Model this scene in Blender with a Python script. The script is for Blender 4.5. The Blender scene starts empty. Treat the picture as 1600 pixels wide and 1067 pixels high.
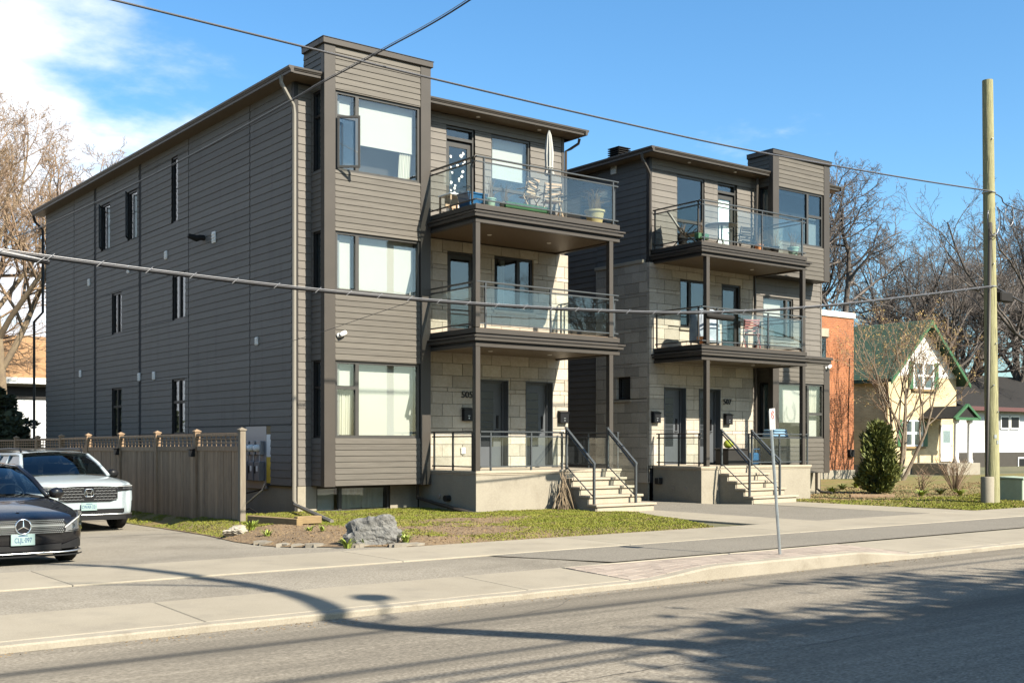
import bpy, math, random
import numpy as np
from mathutils import Vector, Matrix, noise as mnoise
R = math.radians
rng = random.Random(7)
scene = bpy.context.scene
COL = scene.collection

# ------------------------------------------------------------------ camera
EYE = 1.65
YAW = math.atan2(1390, 1807)
SY, CY = math.sin(YAW), math.cos(YAW)
cam_d = bpy.data.cameras.new('camera')
cam = bpy.data.objects.new('camera', cam_d)
COL.objects.link(cam)
cam.location = (0, 0, EYE)
cam.rotation_euler = (R(90), 0, -YAW)
cam_d.sensor_width = 36.0
cam_d.lens = 36.0 * 1807 / 1600
cam_d.shift_y = (693 - 533.5) / 1600
cam_d.clip_start = 0.1
cam_d.clip_end = 3000
scene.camera = cam

# ------------------------------------------------------------------ sky and sun
SUN_EL, SUN_AZ = 39.0, 12.5          # elevation; degrees off the facade normal
world = bpy.data.worlds.new('World')
scene.world = world
world.use_nodes = True
nt = world.node_tree
nt.nodes.clear()
def N(t, **kw):
    n = nt.nodes.new(t)
    for k, v in kw.items():
        setattr(n, k, v)
    return n
def L(a, b):
    nt.links.new(a, b)
w_out = N('ShaderNodeOutputWorld')
w_bg = N('ShaderNodeBackground')
w_bg.inputs['Strength'].default_value = 0.060
L(w_bg.outputs[0], w_out.inputs[0])
sky = N('ShaderNodeTexSky', sky_type='NISHITA')
sky.sun_disc = False
sky.sun_elevation = R(SUN_EL)
sky.sun_rotation = R(180 - SUN_AZ)
sky.altitude = 100
sky.air_density = 1.0
sky.dust_density = 1.5
sky.ozone_density = 3.0
tc = N('ShaderNodeTexCoord')
sep = N('ShaderNodeSeparateXYZ')
L(tc.outputs['Generated'], sep.inputs[0])
add = N('ShaderNodeMath', operation='ADD'); add.inputs[1].default_value = 0.16
L(sep.outputs['Z'], add.inputs[0])
mx = N('ShaderNodeMath', operation='MAXIMUM'); mx.inputs[1].default_value = 0.08
L(add.outputs[0], mx.inputs[0])
dv = N('ShaderNodeVectorMath', operation='DIVIDE')
comb = N('ShaderNodeCombineXYZ')
for i in range(3):
    L(mx.outputs[0], comb.inputs[i])
L(tc.outputs['Generated'], dv.inputs[0]); L(comb.outputs[0], dv.inputs[1])
mp = N('ShaderNodeMapping')
mp.inputs['Location'].default_value = (3.1, 0.35, 0.0)
mp.inputs['Scale'].default_value = (1.0, 1.0, 0.35)
L(dv.outputs[0], mp.inputs['Vector'])
n1 = N('ShaderNodeTexNoise'); n1.inputs['Scale'].default_value = 1.75; n1.inputs['Detail'].default_value = 9; n1.inputs['Roughness'].default_value = 0.56
L(mp.outputs[0], n1.inputs['Vector'])
# broad cover: a bank of cloud lies over the north-west half of the sky
dot = N('ShaderNodeVectorMath', operation='DOT_PRODUCT'); dot.inputs[1].default_value = (-0.25, 0.968, 0.0)
L(tc.outputs['Generated'], dot.inputs[0])
cov = N('ShaderNodeMapRange'); cov.inputs['From Min'].default_value = 0.66; cov.inputs['From Max'].default_value = 0.86
cov.inputs['To Min'].default_value = -0.20; cov.inputs['To Max'].default_value = 0.235
L(dot.outputs['Value'], cov.inputs['Value'])
sm = N('ShaderNodeMath', operation='ADD')
L(n1.outputs['Fac'], sm.inputs[0]); L(cov.outputs[0], sm.inputs[1])
cr = N('ShaderNodeMapRange'); cr.interpolation_type = 'SMOOTHSTEP'
cr.inputs['From Min'].default_value = 0.47; cr.inputs['From Max'].default_value = 0.70
L(sm.outputs[0], cr.inputs['Value'])
mixc = N('ShaderNodeMixRGB'); mixc.inputs['Color2'].default_value = (6.9, 7.2, 7.7, 1)
L(cr.outputs[0], mixc.inputs['Fac'])
hsv = N('ShaderNodeHueSaturation'); hsv.inputs['Saturation'].default_value = 1.19; hsv.inputs['Value'].default_value = 1.15
L(sky.outputs[0], hsv.inputs['Color'])
tint = N('ShaderNodeMixRGB', blend_type='MULTIPLY'); tint.inputs['Fac'].default_value = 1.0
tint.inputs['Color2'].default_value = (0.93, 1.12, 1.12, 1)
L(hsv.outputs[0], tint.inputs['Color1'])
L(tint.outputs[0], mixc.inputs['Color1'])
L(mixc.outputs[0], w_bg.inputs['Color'])

sun_d = bpy.data.lights.new('sun', 'SUN')
sun_d.energy = 5.0
sun_d.angle = R(0.53)
sun_d.color = (1.0, 0.915, 0.78)
sun = bpy.data.objects.new('sun', sun_d)
COL.objects.link(sun)
_ce = math.cos(R(SUN_EL))
sun_dir = Vector((-math.sin(R(SUN_AZ)) * _ce, math.cos(R(SUN_AZ)) * _ce, -math.sin(R(SUN_EL))))
sun.rotation_euler = sun_dir.to_track_quat('-Z', 'Y').to_euler()
sun.location = (10, -30, 40)

vs = scene.view_settings
vs.view_transform = 'Standard'
vs.look = 'None'
vs.exposure = 1.62
vs.gamma = 1.0
vs.use_curve_mapping = False
cyc = scene.cycles
cyc.use_denoising = True
cyc.max_bounces = 8
cyc.transparent_max_bounces = 24
cyc.caustics_reflective = False
cyc.caustics_refractive = False

# ------------------------------------------------------------------ helpers
def at(u, v, D):
    """photo pixel + depth -> point in the place (used for measuring only)"""
    t = (u - 800) / 1807
    return Vector(((SY + CY * t) * D, (CY - SY * t) * D, EYE - (v - 693) / 1807 * D))
def onY(u, v, y):
    t = (u - 800) / 1807
    return at(u, v, y / (CY - SY * t))
def onX(u, v, x):
    t = (u - 800) / 1807
    return at(u, v, x / (SY + CY * t))
def onZ(u, v, z):
    return at(u, v, (EYE - z) * 1807 / (v - 693))

WORLDF = {}      # things whose parts are given in world coordinates
def place(o, parent, loc=(0, 0, 0)):
    if parent is not None:
        o.parent = parent
        off = WORLDF.get(parent.name)
        if off is not None:
            loc = Vector(loc) - off
    o.location = loc
    COL.objects.link(o)
    return o
def tag(o, label, cat, group=None, kind=None):
    o['label'] = label
    o['category'] = cat
    if group: o['group'] = group
    if kind: o['kind'] = kind
    return o
def thing(name, label, cat, loc=(0, 0, 0), rz=0.0, group=None, world=False):
    o = bpy.data.objects.new(name, None)
    o.empty_display_size = 0.2
    o.location = loc
    o.rotation_euler = (0, 0, rz)
    COL.objects.link(o)
    if world:
        WORLDF[o.name] = Vector(loc)
    return tag(o, label, cat, group)
def struct(o):
    o['kind'] = 'structure'
    return o

class MB:
    def __init__(s):
        s.v = []; s.f = []
    def box(s, x0, x1, y0, y1, z0, z1):
        x0, x1 = min(x0, x1), max(x0, x1); y0, y1 = min(y0, y1), max(y0, y1); z0, z1 = min(z0, z1), max(z0, z1)
        b = len(s.v)
        s.v += [(x0, y0, z0), (x1, y0, z0), (x1, y1, z0), (x0, y1, z0), (x0, y0, z1), (x1, y0, z1), (x1, y1, z1), (x0, y1, z1)]
        s.f += [(b, b+3, b+2, b+1), (b+4, b+5, b+6, b+7), (b, b+1, b+5, b+4), (b+1, b+2, b+6, b+5), (b+2, b+3, b+7, b+6), (b+3, b, b+4, b+7)]
        return s
    def bbox(s, x0, x1, y0, y1, z0, z1, c=0.01):
        """box with chamfered edges"""
        x0, x1 = min(x0, x1), max(x0, x1); y0, y1 = min(y0, y1), max(y0, y1); z0, z1 = min(z0, z1), max(z0, z1)
        c = min(c, (x1-x0)*.45, (y1-y0)*.45, (z1-z0)*.45)
        b = len(s.v); idx = {}
        X = (x0, x1); Y = (y0, y1); Z = (z0, z1); sg = (1, -1)
        for i in (0, 1):
            for j in (0, 1):
                for k in (0, 1):
                    for ax in range(3):
                        p = [X[i], Y[j], Z[k]]
                        d = [c*sg[i], c*sg[j], c*sg[k]]
                        q = [p[a] + (0 if a == ax else d[a]) for a in range(3)]
                        idx[i, j, k, ax] = len(s.v); s.v.append(tuple(q))
        def Q(*a): s.f.append(tuple(idx[q] for q in a))
        Q((0,0,0,0),(0,0,1,0),(0,1,1,0),(0,1,0,0)); Q((1,0,0,0),(1,1,0,0),(1,1,1,0),(1,0,1,0))
        Q((0,0,0,1),(1,0,0,1),(1,0,1,1),(0,0,1,1)); Q((0,1,0,1),(0,1,1,1),(1,1,1,1),(1,1,0,1))
        Q((0,0,0,2),(0,1,0,2),(1,1,0,2),(1,0,0,2)); Q((0,0,1,2),(1,0,1,2),(1,1,1,2),(0,1,1,2))
        for k in (0, 1):
            for j in (0, 1):
                Q((0,j,k,1),(1,j,k,1),(1,j,k,2),(0,j,k,2))
            for i in (0, 1):
                Q((i,0,k,0),(i,1,k,0),(i,1,k,2),(i,0,k,2))
        for i in (0, 1):
            for j in (0, 1):
                Q((i,j,0,0),(i,j,1,0),(i,j,1,1),(i,j,0,1))
                for k in (0, 1):
                    Q((i,j,k,0),(i,j,k,1),(i,j,k,2))
        return s
    def prism(s, pts, axis, a, b):
        """closed 2-D outline (in the other two axes, cyclic order) pushed from a to b along axis 0/1/2"""
        n = len(pts); base = len(s.v)
        for d in (a, b):
            for p in pts:
                q = list(p); q.insert(axis, d); s.v.append(tuple(q))
        s.f.append(tuple(range(base, base+n))[::-1]); s.f.append(tuple(range(base+n, base+2*n)))
        for i in range(n):
            j = (i+1) % n
            s.f.append((base+i, base+j, base+n+j, base+n+i))
        return s
    def tube(s, pts, r, n=8, cap=True, closed=False):
        pts = [Vector(p) for p in pts]
        m = len(pts)
        rr = r if isinstance(r, (list, tuple)) else [r]*m
        base = len(s.v); prev = None
        for i, p in enumerate(pts):
            if closed:
                d = pts[(i+1) % m] - pts[i-1]
            else:
                d = pts[min(i+1, m-1)] - pts[max(i-1, 0)]
            if d.length < 1e-9: d = Vector((0, 0, 1))
            d.normalize()
            if prev is None:
                a = Vector((0, 0, 1)) if abs(d.z) < .9 else Vector((1, 0, 0))
                e1 = d.cross(a).normalized()
            else:
                e1 = (prev - d * prev.dot(d)).normalized()
            prev = e1
            e2 = d.cross(e1)
            for k in range(n):
                a = 2*math.pi*(k+.5)/n
                s.v.append(tuple(p + e1*(math.cos(a)*rr[i]) + e2*(math.sin(a)*rr[i])))
        for i in range(m if closed else m-1):
            j = (i+1) % m
            for k in range(n):
                l = (k+1) % n
                s.f.append((base+i*n+k, base+i*n+l, base+j*n+l, base+j*n+k))
        if cap and not closed:
            s.f.append(tuple(base+k for k in range(n))[::-1]); s.f.append(tuple(base+(m-1)*n+k for k in range(n)))
        return s
    def lathe(s, prof, c=(0, 0, 0), n=16, cap=True):
        base = len(s.v)
        for r, z in prof:
            for k in range(n):
                a = 2*math.pi*k/n
                s.v.append((c[0]+r*math.cos(a), c[1]+r*math.sin(a), c[2]+z))
        for i in range(len(prof)-1):
            for k in range(n):
                l = (k+1) % n
                s.f.append((base+i*n+k, base+i*n+l, base+(i+1)*n+l, base+(i+1)*n+k))
        if cap:
            s.f.append(tuple(base+k for k in range(n))[::-1]); s.f.append(tuple(base+(len(prof)-1)*n+k for k in range(n)))
        return s
    def grid(s, rows, flip=False, wrap=False):
        """rows: list of equal-length point lists"""
        base = len(s.v); n = len(rows[0])
        for r in rows:
            s.v += [tuple(p) for p in r]
        for i in range(len(rows)-1):
            for k in range(n if wrap else n-1):
                l = (k+1) % n
                q = (base+i*n+k, base+i*n+l, base+(i+1)*n+l, base+(i+1)*n+k)
                s.f.append(q[::-1] if flip else q)
        return s
    def poly(s, pts):
        b = len(s.v); s.v += [tuple(p) for p in pts]; s.f.append(tuple(range(b, b+len(pts)))); return s
    def rot(s, M):
        s.v = [tuple(M @ Vector(p)) for p in s.v]; return s
    def mesh(s, name, mat, smooth=False):
        me = bpy.data.meshes.new(name)
        me.from_pydata(s.v, [], s.f)
        if mat is not None: me.materials.append(mat)
        if smooth:
            me.polygons.foreach_set('use_smooth', [True]*len(me.polygons))
        me.update()
        return me
    def build(s, name, mat, parent=None, smooth=False, loc=(0, 0, 0), autos=None):
        me = s.mesh(name, mat, smooth)
        if autos is not None:
            me.polygons.foreach_set('use_smooth', [True]*len(me.polygons))
            me.set_sharp_from_angle(angle=R(autos))
        o = bpy.data.objects.new(name, me)
        return place(o, parent, loc)
def obj_of(me, name, parent=None, loc=(0, 0, 0), scale=None, rot=None):
    o = bpy.data.objects.new(name, me)
    place(o, parent, loc)
    if scale: o.scale = scale
    if rot: o.rotation_euler = rot
    return o
def np_mesh(name, V, F, mat, smooth=False):
    """V (n,3) float, F (m,k) int, one face size"""
    me = bpy.data.meshes.new(name)
    V = np.asarray(V, dtype=np.float32); F = np.asarray(F, dtype=np.int32)
    k = F.shape[1]
    me.vertices.add(len(V)); me.vertices.foreach_set('co', V.ravel())
    me.loops.add(F.size); me.loops.foreach_set('vertex_index', F.ravel())
    me.polygons.add(len(F))
    me.polygons.foreach_set('loop_start', np.arange(0, F.size, k, dtype=np.int32))
    me.polygons.foreach_set('loop_total', np.full(len(F), k, dtype=np.int32))
    if smooth: me.polygons.foreach_set('use_smooth', np.ones(len(F), dtype=bool))
    if mat is not None: me.materials.append(mat)
    me.update(calc_edges=True)
    return me
def text_mesh(txt, size, depth, name, mat):
    cu = bpy.data.curves.new(name, 'FONT')
    cu.body = txt; cu.size = size; cu.extrude = depth; cu.align_x = 'CENTER'; cu.align_y = 'CENTER'; cu.resolution_u = 3
    o = bpy.data.objects.new(name, cu); COL.objects.link(o)
    dg = bpy.context.evaluated_depsgraph_get()
    me = bpy.data.meshes.new_from_object(o.evaluated_get(dg))
    bpy.data.objects.remove(o); me.name = name
    me.materials.clear(); me.materials.append(mat)
    return me
def rsub(rect, holes):
    """rectangle (a0,a1,z0,z1) minus holes -> list of rectangles"""
    out = [rect]
    for h in holes:
        nxt = []
        for r in out:
            a0, a1, z0, z1 = r
            b0, b1, y0, y1 = max(a0, h[0]), min(a1, h[1]), max(z0, h[2]), min(z1, h[3])
            if b0 >= b1 - 1e-6 or y0 >= y1 - 1e-6:
                nxt.append(r); continue
            if y0 > z0 + 1e-6: nxt.append((a0, a1, z0, y0))
            if y1 < z1 - 1e-6: nxt.append((a0, a1, y1, z1))
            if b0 > a0 + 1e-6: nxt.append((a0, b0, y0, y1))
            if b1 < a1 - 1e-6: nxt.append((b1, a1, y0, y1))
        out = nxt
    return out

# ------------------------------------------------------------------ materials
def mat_new(name):
    m = bpy.data.materials.new(name)
    m.use_nodes = True
    t = m.node_tree
    b = t.nodes['Principled BSDF']
    return m, t, b
def mat(name, c, rough=0.7, c2=None, scale=3.0, stretch=(1, 1, 1), detail=5, lo=.35, hi=.65, c3=None, scale3=40.0, amt3=.5,
        bump=0.0, bscale=60.0, rnd=0.0, metal=0.0, spec=0.5, coat=0.0, stains=None, local=False, dist=0.002, streak=None, svec=(1, 1, 1)):
    m, t, b = mat_new(name)
    nd, lk = t.nodes, t.links
    b.inputs['Roughness'].default_value = rough
    b.inputs['Metallic'].default_value = metal
    b.inputs['Specular IOR Level'].default_value = spec
    b.inputs['Coat Weight'].default_value = coat
    b.inputs['Coat Roughness'].default_value = 0.03
    if local:
        src = nd.new('ShaderNodeTexCoord').outputs['Object']
    else:
        src = nd.new('ShaderNodeNewGeometry').outputs['Position']
    vm = nd.new('ShaderNodeVectorMath'); vm.operation = 'MULTIPLY'; vm.inputs[1].default_value = stretch
    lk.new(src, vm.inputs[0])
    def noise(sc, det=detail, rough_=.6):
        n = nd.new('ShaderNodeTexNoise'); n.inputs['Scale'].default_value = sc; n.inputs['Detail'].default_value = det
        n.inputs['Roughness'].default_value = rough_
        lk.new(vm.outputs[0], n.inputs['Vector']); return n.outputs['Fac']
    def rng_(o, a, z):
        q = nd.new('ShaderNodeMapRange'); q.inputs['From Min'].default_value = a; q.inputs['From Max'].default_value = z
        lk.new(o, q.inputs['Value']); return q.outputs[0]
    def mixn(f, a, c, typ='MIX'):
        q = nd.new('ShaderNodeMixRGB'); q.blend_type = typ
        if isinstance(f, float): q.inputs['Fac'].default_value = f
        else: lk.new(f, q.inputs['Fac'])
        for i, z in ((1, a), (2, c)):
            if isinstance(z, tuple): q.inputs[i].default_value = z + (1,)
            else: lk.new(z, q.inputs[i])
        return q.outputs[0]
    col = c
    if c2 is not None:
        col = mixn(rng_(noise(scale), lo, hi), c, c2)
    if c3 is not None:
        f = nd.new('ShaderNodeMath'); f.operation = 'MULTIPLY'; f.inputs[1].default_value = amt3
        lk.new(rng_(noise(scale3, 3), .4, .65), f.inputs[0])
        col = mixn(f.outputs[0], col, c3)
    if stains is not None:
        cs, ssc, sl, sh, sa = stains
        f = nd.new('ShaderNodeMath'); f.operation = 'MULTIPLY'; f.inputs[1].default_value = sa
        lk.new(rng_(noise(ssc, 6, .7), sl, sh), f.inputs[0])
        col = mixn(f.outputs[0], col, cs)
    if streak is not None:
        cs, ssc, sl, sh, sa = streak
        v2 = nd.new('ShaderNodeVectorMath'); v2.operation = 'MULTIPLY'; v2.inputs[1].default_value = svec
        lk.new(src, v2.inputs[0])
        n_ = nd.new('ShaderNodeTexNoise'); n_.inputs['Scale'].default_value = ssc; n_.inputs['Detail'].default_value = 6; n_.inputs['Roughness'].default_value = .65
        lk.new(v2.outputs[0], n_.inputs['Vector'])
        f = nd.new('ShaderNodeMath'); f.operation = 'MULTIPLY'; f.inputs[1].default_value = sa
        lk.new(rng_(n_.outputs['Fac'], sl, sh), f.inputs[0])
        col = mixn(f.outputs[0], col, cs)
    if rnd > 0:
        oi = nd.new('ShaderNodeObjectInfo')
        q = nd.new('ShaderNodeMapRange'); q.inputs['To Min'].default_value = 1 - rnd; q.inputs['To Max'].default_value = 1 + rnd
        lk.new(oi.outputs['Random'], q.inputs['Value'])
        cb = nd.new('ShaderNodeCombineXYZ')
        for i in range(3): lk.new(q.outputs[0], cb.inputs[i])
        col = mixn(1.0, col, cb.outputs[0], 'MULTIPLY')
    if isinstance(col, tuple): b.inputs['Base Color'].default_value = col + (1,)
    else: lk.new(col, b.inputs['Base Color'])
    if bump > 0:
        bp = nd.new('ShaderNodeBump'); bp.inputs['Strength'].default_value = bump; bp.inputs['Distance'].default_value = dist
        lk.new(noise(bscale, 4), bp.inputs['Height'])
        lk.new(bp.outputs[0], b.inputs['Normal'])
    return m
def glass(name, tint, refl=1.0, rough=0.0, ior=1.52, wave=0.0, extra=0.0):
    m, t, b = mat_new(name)
    nd, lk = t.nodes, t.links
    nd.remove(b)
    out = nd['Material Output']
    tr = nd.new('ShaderNodeBsdfTransparent'); tr.inputs[0].default_value = tint + (1,)
    gl = nd.new('ShaderNodeBsdfGlossy'); gl.inputs['Roughness'].default_value = rough
    gl.inputs['Color'].default_value = (refl, refl, refl, 1)
    fr = nd.new('ShaderNodeFresnel')
    gg = nd.new('ShaderNodeNewGeometry')      # same reflectance from either face of the thin sheet
    ma = nd.new('ShaderNodeMapRange'); ma.inputs['To Min'].default_value = ior; ma.inputs['To Max'].default_value = 1/ior
    lk.new(gg.outputs['Backfacing'], ma.inputs['Value']); lk.new(ma.outputs[0], fr.inputs['IOR'])
    ad = nd.new('ShaderNodeMath'); ad.operation = 'ADD'; ad.inputs[1].default_value = extra; ad.use_clamp = True
    lk.new(fr.outputs[0], ad.inputs[0])
    if wave > 0:
        g = nd.new('ShaderNodeNewGeometry')
        n = nd.new('ShaderNodeTexNoise'); n.inputs['Scale'].default_value = 1.3; n.inputs['Detail'].default_value = 2
        lk.new(g.outputs['Position'], n.inputs['Vector'])
        bp = nd.new('ShaderNodeBump'); bp.inputs['Strength'].default_value = wave; bp.inputs['Distance'].default_value = .02
        lk.new(n.outputs['Fac'], bp.inputs['Height']); lk.new(bp.outputs[0], gl.inputs['Normal'])
    mxs = nd.new('ShaderNodeMixShader')
    lk.new(ad.outputs[0], mxs.inputs[0]); lk.new(tr.outputs[0], mxs.inputs[1]); lk.new(gl.outputs[0], mxs.inputs[2])
    lk.new(mxs.outputs[0], out.inputs['Surface'])
    return m
def brick_mat(name, c1, c2, mortar, bw, bh, bump=.4):
    """brickwork too far off to pick apart, laid on faces by world position"""
    m, t, b = mat_new(name)
    nd, lk = t.nodes, t.links
    g = nd.new('ShaderNodeNewGeometry')
    sp = nd.new('ShaderNodeSeparateXYZ'); lk.new(g.outputs['Position'], sp.inputs[0])
    s = nd.new('ShaderNodeMath'); s.operation = 'ADD'; lk.new(sp.outputs['X'], s.inputs[0]); lk.new(sp.outputs['Y'], s.inputs[1])
    cb = nd.new('ShaderNodeCombineXYZ'); lk.new(s.outputs[0], cb.inputs[0]); lk.new(sp.outputs['Z'], cb.inputs[1])
    br = nd.new('ShaderNodeTexBrick'); lk.new(cb.outputs[0], br.inputs['Vector'])
    br.inputs['Scale'].default_value = 1.0; br.inputs['Brick Width'].default_value = bw; br.inputs['Row Height'].default_value = bh
    br.inputs['Mortar Size'].default_value = .007; br.inputs['Bias'].default_value = 0.0
    br.inputs['Color1'].default_value = c1 + (1,); br.inputs['Color2'].default_value = c2 + (1,); br.inputs['Mortar'].default_value = mortar + (1,)
    n = nd.new('ShaderNodeTexNoise'); n.inputs['Scale'].default_value = .9; n.inputs['Detail'].default_value = 6; lk.new(g.outputs['Position'], n.inputs['Vector'])
    mr = nd.new('ShaderNodeMapRange'); mr.inputs['From Min'].default_value = .3; mr.inputs['From Max'].default_value = .7; mr.inputs['To Min'].default_value = .82; mr.inputs['To Max'].default_value = 1.15
    lk.new(n.outputs['Fac'], mr.inputs['Value'])
    c3 = nd.new('ShaderNodeCombineXYZ')
    for i in range(3): lk.new(mr.outputs[0], c3.inputs[i])
    mu = nd.new('ShaderNodeMixRGB'); mu.blend_type = 'MULTIPLY'; mu.inputs[0].default_value = 1
    lk.new(br.outputs['Color'], mu.inputs[1]); lk.new(c3.outputs[0], mu.inputs[2])
    lk.new(mu.outputs[0], b.inputs['Base Color']); b.inputs['Roughness'].default_value = .85
    bp = nd.new('ShaderNodeBump'); bp.inputs['Strength'].default_value = bump; bp.inputs['Distance'].default_value = .01; bp.invert = True
    lk.new(br.outputs['Fac'], bp.inputs['Height']); lk.new(bp.outputs[0], b.inputs['Normal'])
    return m

M = {}
M['siding'] = mat('siding', (0.1089, 0.09911, 0.08658), .62, c2=(0.0972, 0.08836, 0.07747), scale=1.3, stretch=(1, 1, 6), bump=.25, bscale=25, rnd=.085, c3=(0.1215, 0.1113, 0.09752), scale3=9, amt3=.4, spec=.2, streak=((0.06804, 0.06171, 0.05468), 1.2, .55, .72, .55), svec=(3, 3, .22))
M['bayboard'] = mat('bayboard', (0.07801, 0.0702, 0.05745), .58, c2=(0.06047, 0.05403, 0.0444), scale=2.2, stretch=(.45, .45, 9), bump=.3, bscale=14, rnd=.09, c3=(0.09232, 0.08366, 0.06984), scale3=5, amt3=.5, spec=0.2)
M['trim'] = mat('trim', (0.04384, 0.03782, 0.0314), .45, c2=(0.03901, 0.03393, 0.02832), scale=2, rnd=.03, spec=0.25)
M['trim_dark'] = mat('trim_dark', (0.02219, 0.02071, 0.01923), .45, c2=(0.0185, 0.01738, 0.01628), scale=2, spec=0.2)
M['frame'] = mat('frame', (0.04127, 0.0393, 0.03538), .4, c2=(0.03616, 0.03459, 0.03144), scale=3, spec=0.3)
M['frame_dark'] = mat('frame_dark', (0.0204, 0.01904, 0.01836), .4, spec=0.2)
M['stone'] = mat('stone', (0.296, 0.2606, 0.2085), .85, c2=(0.2511, 0.2183, 0.1709), scale=2.2, bump=.55, bscale=35, rnd=.19, c3=(0.3447, 0.3098, 0.2564), scale3=18, amt3=.5, dist=.004)
M['mortar'] = mat('mortar', (0.1018, 0.09229, 0.07637), .95)
M['limestone'] = mat('limestone', (0.259, 0.2225, 0.1658), .85, c2=(0.2251, 0.1896, 0.1373), scale=3.5, bump=.5, bscale=40, c3=(0.2927, 0.2582, 0.1995), scale3=22, amt3=.5)
M['concrete'] = mat('concrete', (0.2035, 0.1824, 0.1393), .88, c2=(0.169, 0.1502, 0.1134), scale=1.4, bump=.35, bscale=50, c3=(0.2291, 0.2073, 0.1612), scale3=26, amt3=.5, stains=((0.1147, 0.09671, 0.06841), 1.1, .55, .75, .55))
M['walk'] = mat('walk', (0.2156, 0.192, 0.1478), .9, c2=(0.186, 0.1643, 0.1256), scale=.9, bump=.4, bscale=70, rnd=.05, c3=(0.2478, 0.2242, 0.1776), scale3=90, amt3=.6, stains=((0.1348, 0.1174, 0.08637), .8, .56, .74, .5), spec=0.15, streak=((.15, .135, .11), .9, .52, .72, .55), svec=(1.6, 1.6, 1))
M['curb'] = mat('curb', (0.2051, 0.1827, 0.1415), .92, c2=(0.1661, 0.1447, 0.1083), scale=2.6, bump=.6, bscale=45, c3=(0.2442, 0.2207, 0.1767), scale3=60, amt3=.5, stains=((0.1074, 0.09014, 0.06407), 1.5, .55, .7, .6))
M['paver'] = mat('paver', (.235, .195, .16), .9, c2=(.21, .17, .14), scale=3, bump=.5, bscale=60, rnd=.09, c3=(.26, .235, .20), scale3=30, amt3=.5, spec=.1)
M['asphalt'] = mat('asphalt', (0.1517, 0.1334, 0.105), .93, c2=(0.1162, 0.1026, 0.08164), scale=.45, stretch=(.6, 1, 1), bump=1.0, bscale=40, c3=(0.243, 0.2166, 0.1738), scale3=46, amt3=.9, stains=((0.06521, 0.057, 0.04559), 30, .57, .66, .75), dist=.006, spec=.1, streak=((0.07752, 0.06954, 0.057), 1.1, .44, .64, .75), svec=(.05, .8, 1))
M['drive'] = mat('drive', (0.1644, 0.148, 0.1184), .93, c2=(0.1276, 0.1145, 0.09179), scale=.5, bump=1.0, bscale=45, c3=(0.2434, 0.2215, 0.1817), scale3=48, amt3=.9, stains=((0.0757, 0.0672, 0.05429), 32, .57, .66, .7), dist=.006, spec=.1, streak=((0.1027, 0.09135, 0.07402), .35, .5, .68, .6), svec=(1, 1, 1))
M['drive_new'] = mat('drive_new', (0.1288, 0.117, 0.09588), .93, c2=(0.1051, 0.096, 0.07896), scale=.6, bump=1.0, bscale=45, c3=(0.1905, 0.175, 0.1466), scale3=50, amt3=.9, stains=((0.06386, 0.058, 0.047), 34, .57, .66, .7), dist=.006, spec=.1)
M['ground'] = mat('ground', (0.068, 0.0714, 0.0272), .95, c2=(0.1088, 0.085, 0.0476), scale=.25, c3=(0.0408, 0.051, 0.017), scale3=4, amt3=.6)
M['soil'] = mat('soil', (0.1157, 0.07322, 0.03582), .97, c2=(0.07232, 0.04606, 0.02388), scale=2.0, c3=(0.1908, 0.1355, 0.07164), scale3=26, amt3=.75, bump=1.0, bscale=40, dist=.015)
M['lawn'] = mat('lawn', (0.1066, 0.1001, 0.01714), .95, c2=(0.1652, 0.1032, 0.04162), scale=.9, lo=.45, hi=.66, c3=(0.06885, 0.06069, 0.01469), scale3=14, amt3=.6, bump=1.0, bscale=50, dist=.012)
M['grass'] = mat('grass', (0.1283, 0.1442, 0.0209), .85, c2=(0.1757, 0.1581, 0.038), scale=1.2, c3=(0.08075, 0.107, 0.0152), scale3=9, amt3=.6, spec=.1)
M['drygrass'] = mat('drygrass', (0.1828, 0.1177, 0.05309), .9, c2=(0.1204, 0.0724, 0.03267), scale=2.2, c3=(0.2213, 0.1629, 0.08168), scale3=20, amt3=.6)
M['leaf_new'] = mat('leaf_new', (0.1326, 0.1989, 0.02652), .6, c2=(0.2188, 0.2387, 0.03315), scale=12)
M['cedar'] = mat('cedar', (0.081, 0.1026, 0.01944), .7, c2=(0.1512, 0.1458, 0.02808), scale=4, c3=(0.0324, 0.0486, 0.01296), scale3=14, amt3=.6)
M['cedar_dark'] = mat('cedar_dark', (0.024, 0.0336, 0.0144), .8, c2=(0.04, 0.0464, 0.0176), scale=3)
M['bark'] = mat('bark', (0.16, 0.124, 0.084), .95, c2=(0.096, 0.076, 0.056), scale=5, bump=.8, bscale=20, dist=.02)
M['bark_dark'] = mat('bark_dark', (0.0782, 0.06336, 0.05168), .95, c2=(0.051, 0.04224, 0.03572), scale=4, bump=.8, bscale=20, dist=.02)
M['bark_tan'] = mat('bark_tan', (0.162, 0.123, 0.07488), .95, c2=(0.114, 0.084, 0.05472), scale=4, bump=.6, bscale=20, dist=.02)
M['twig_tan'] = mat('twig_tan', (0.2141, 0.1521, 0.09185), .9, c2=(0.1605, 0.1037, 0.06804), scale=1.5)
M['twig_dark'] = mat('twig_dark', (0.1039, 0.0874, 0.07462), .9, c2=(0.07148, 0.0608, 0.05597), scale=1.5)
M['bud'] = mat('bud', (0.2856, 0.2108, 0.0612), .8, c2=(0.2244, 0.1496, 0.0544), scale=3)
M['fence'] = mat('fence', (0.2121, 0.1401, 0.08191), .9, c2=(0.1414, 0.09474, 0.05761), scale=2.2, stretch=(7, 7, .6), bump=.6, bscale=16, rnd=.17, c3=(0.2732, 0.1935, 0.1214), scale3=9, amt3=.5)
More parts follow.
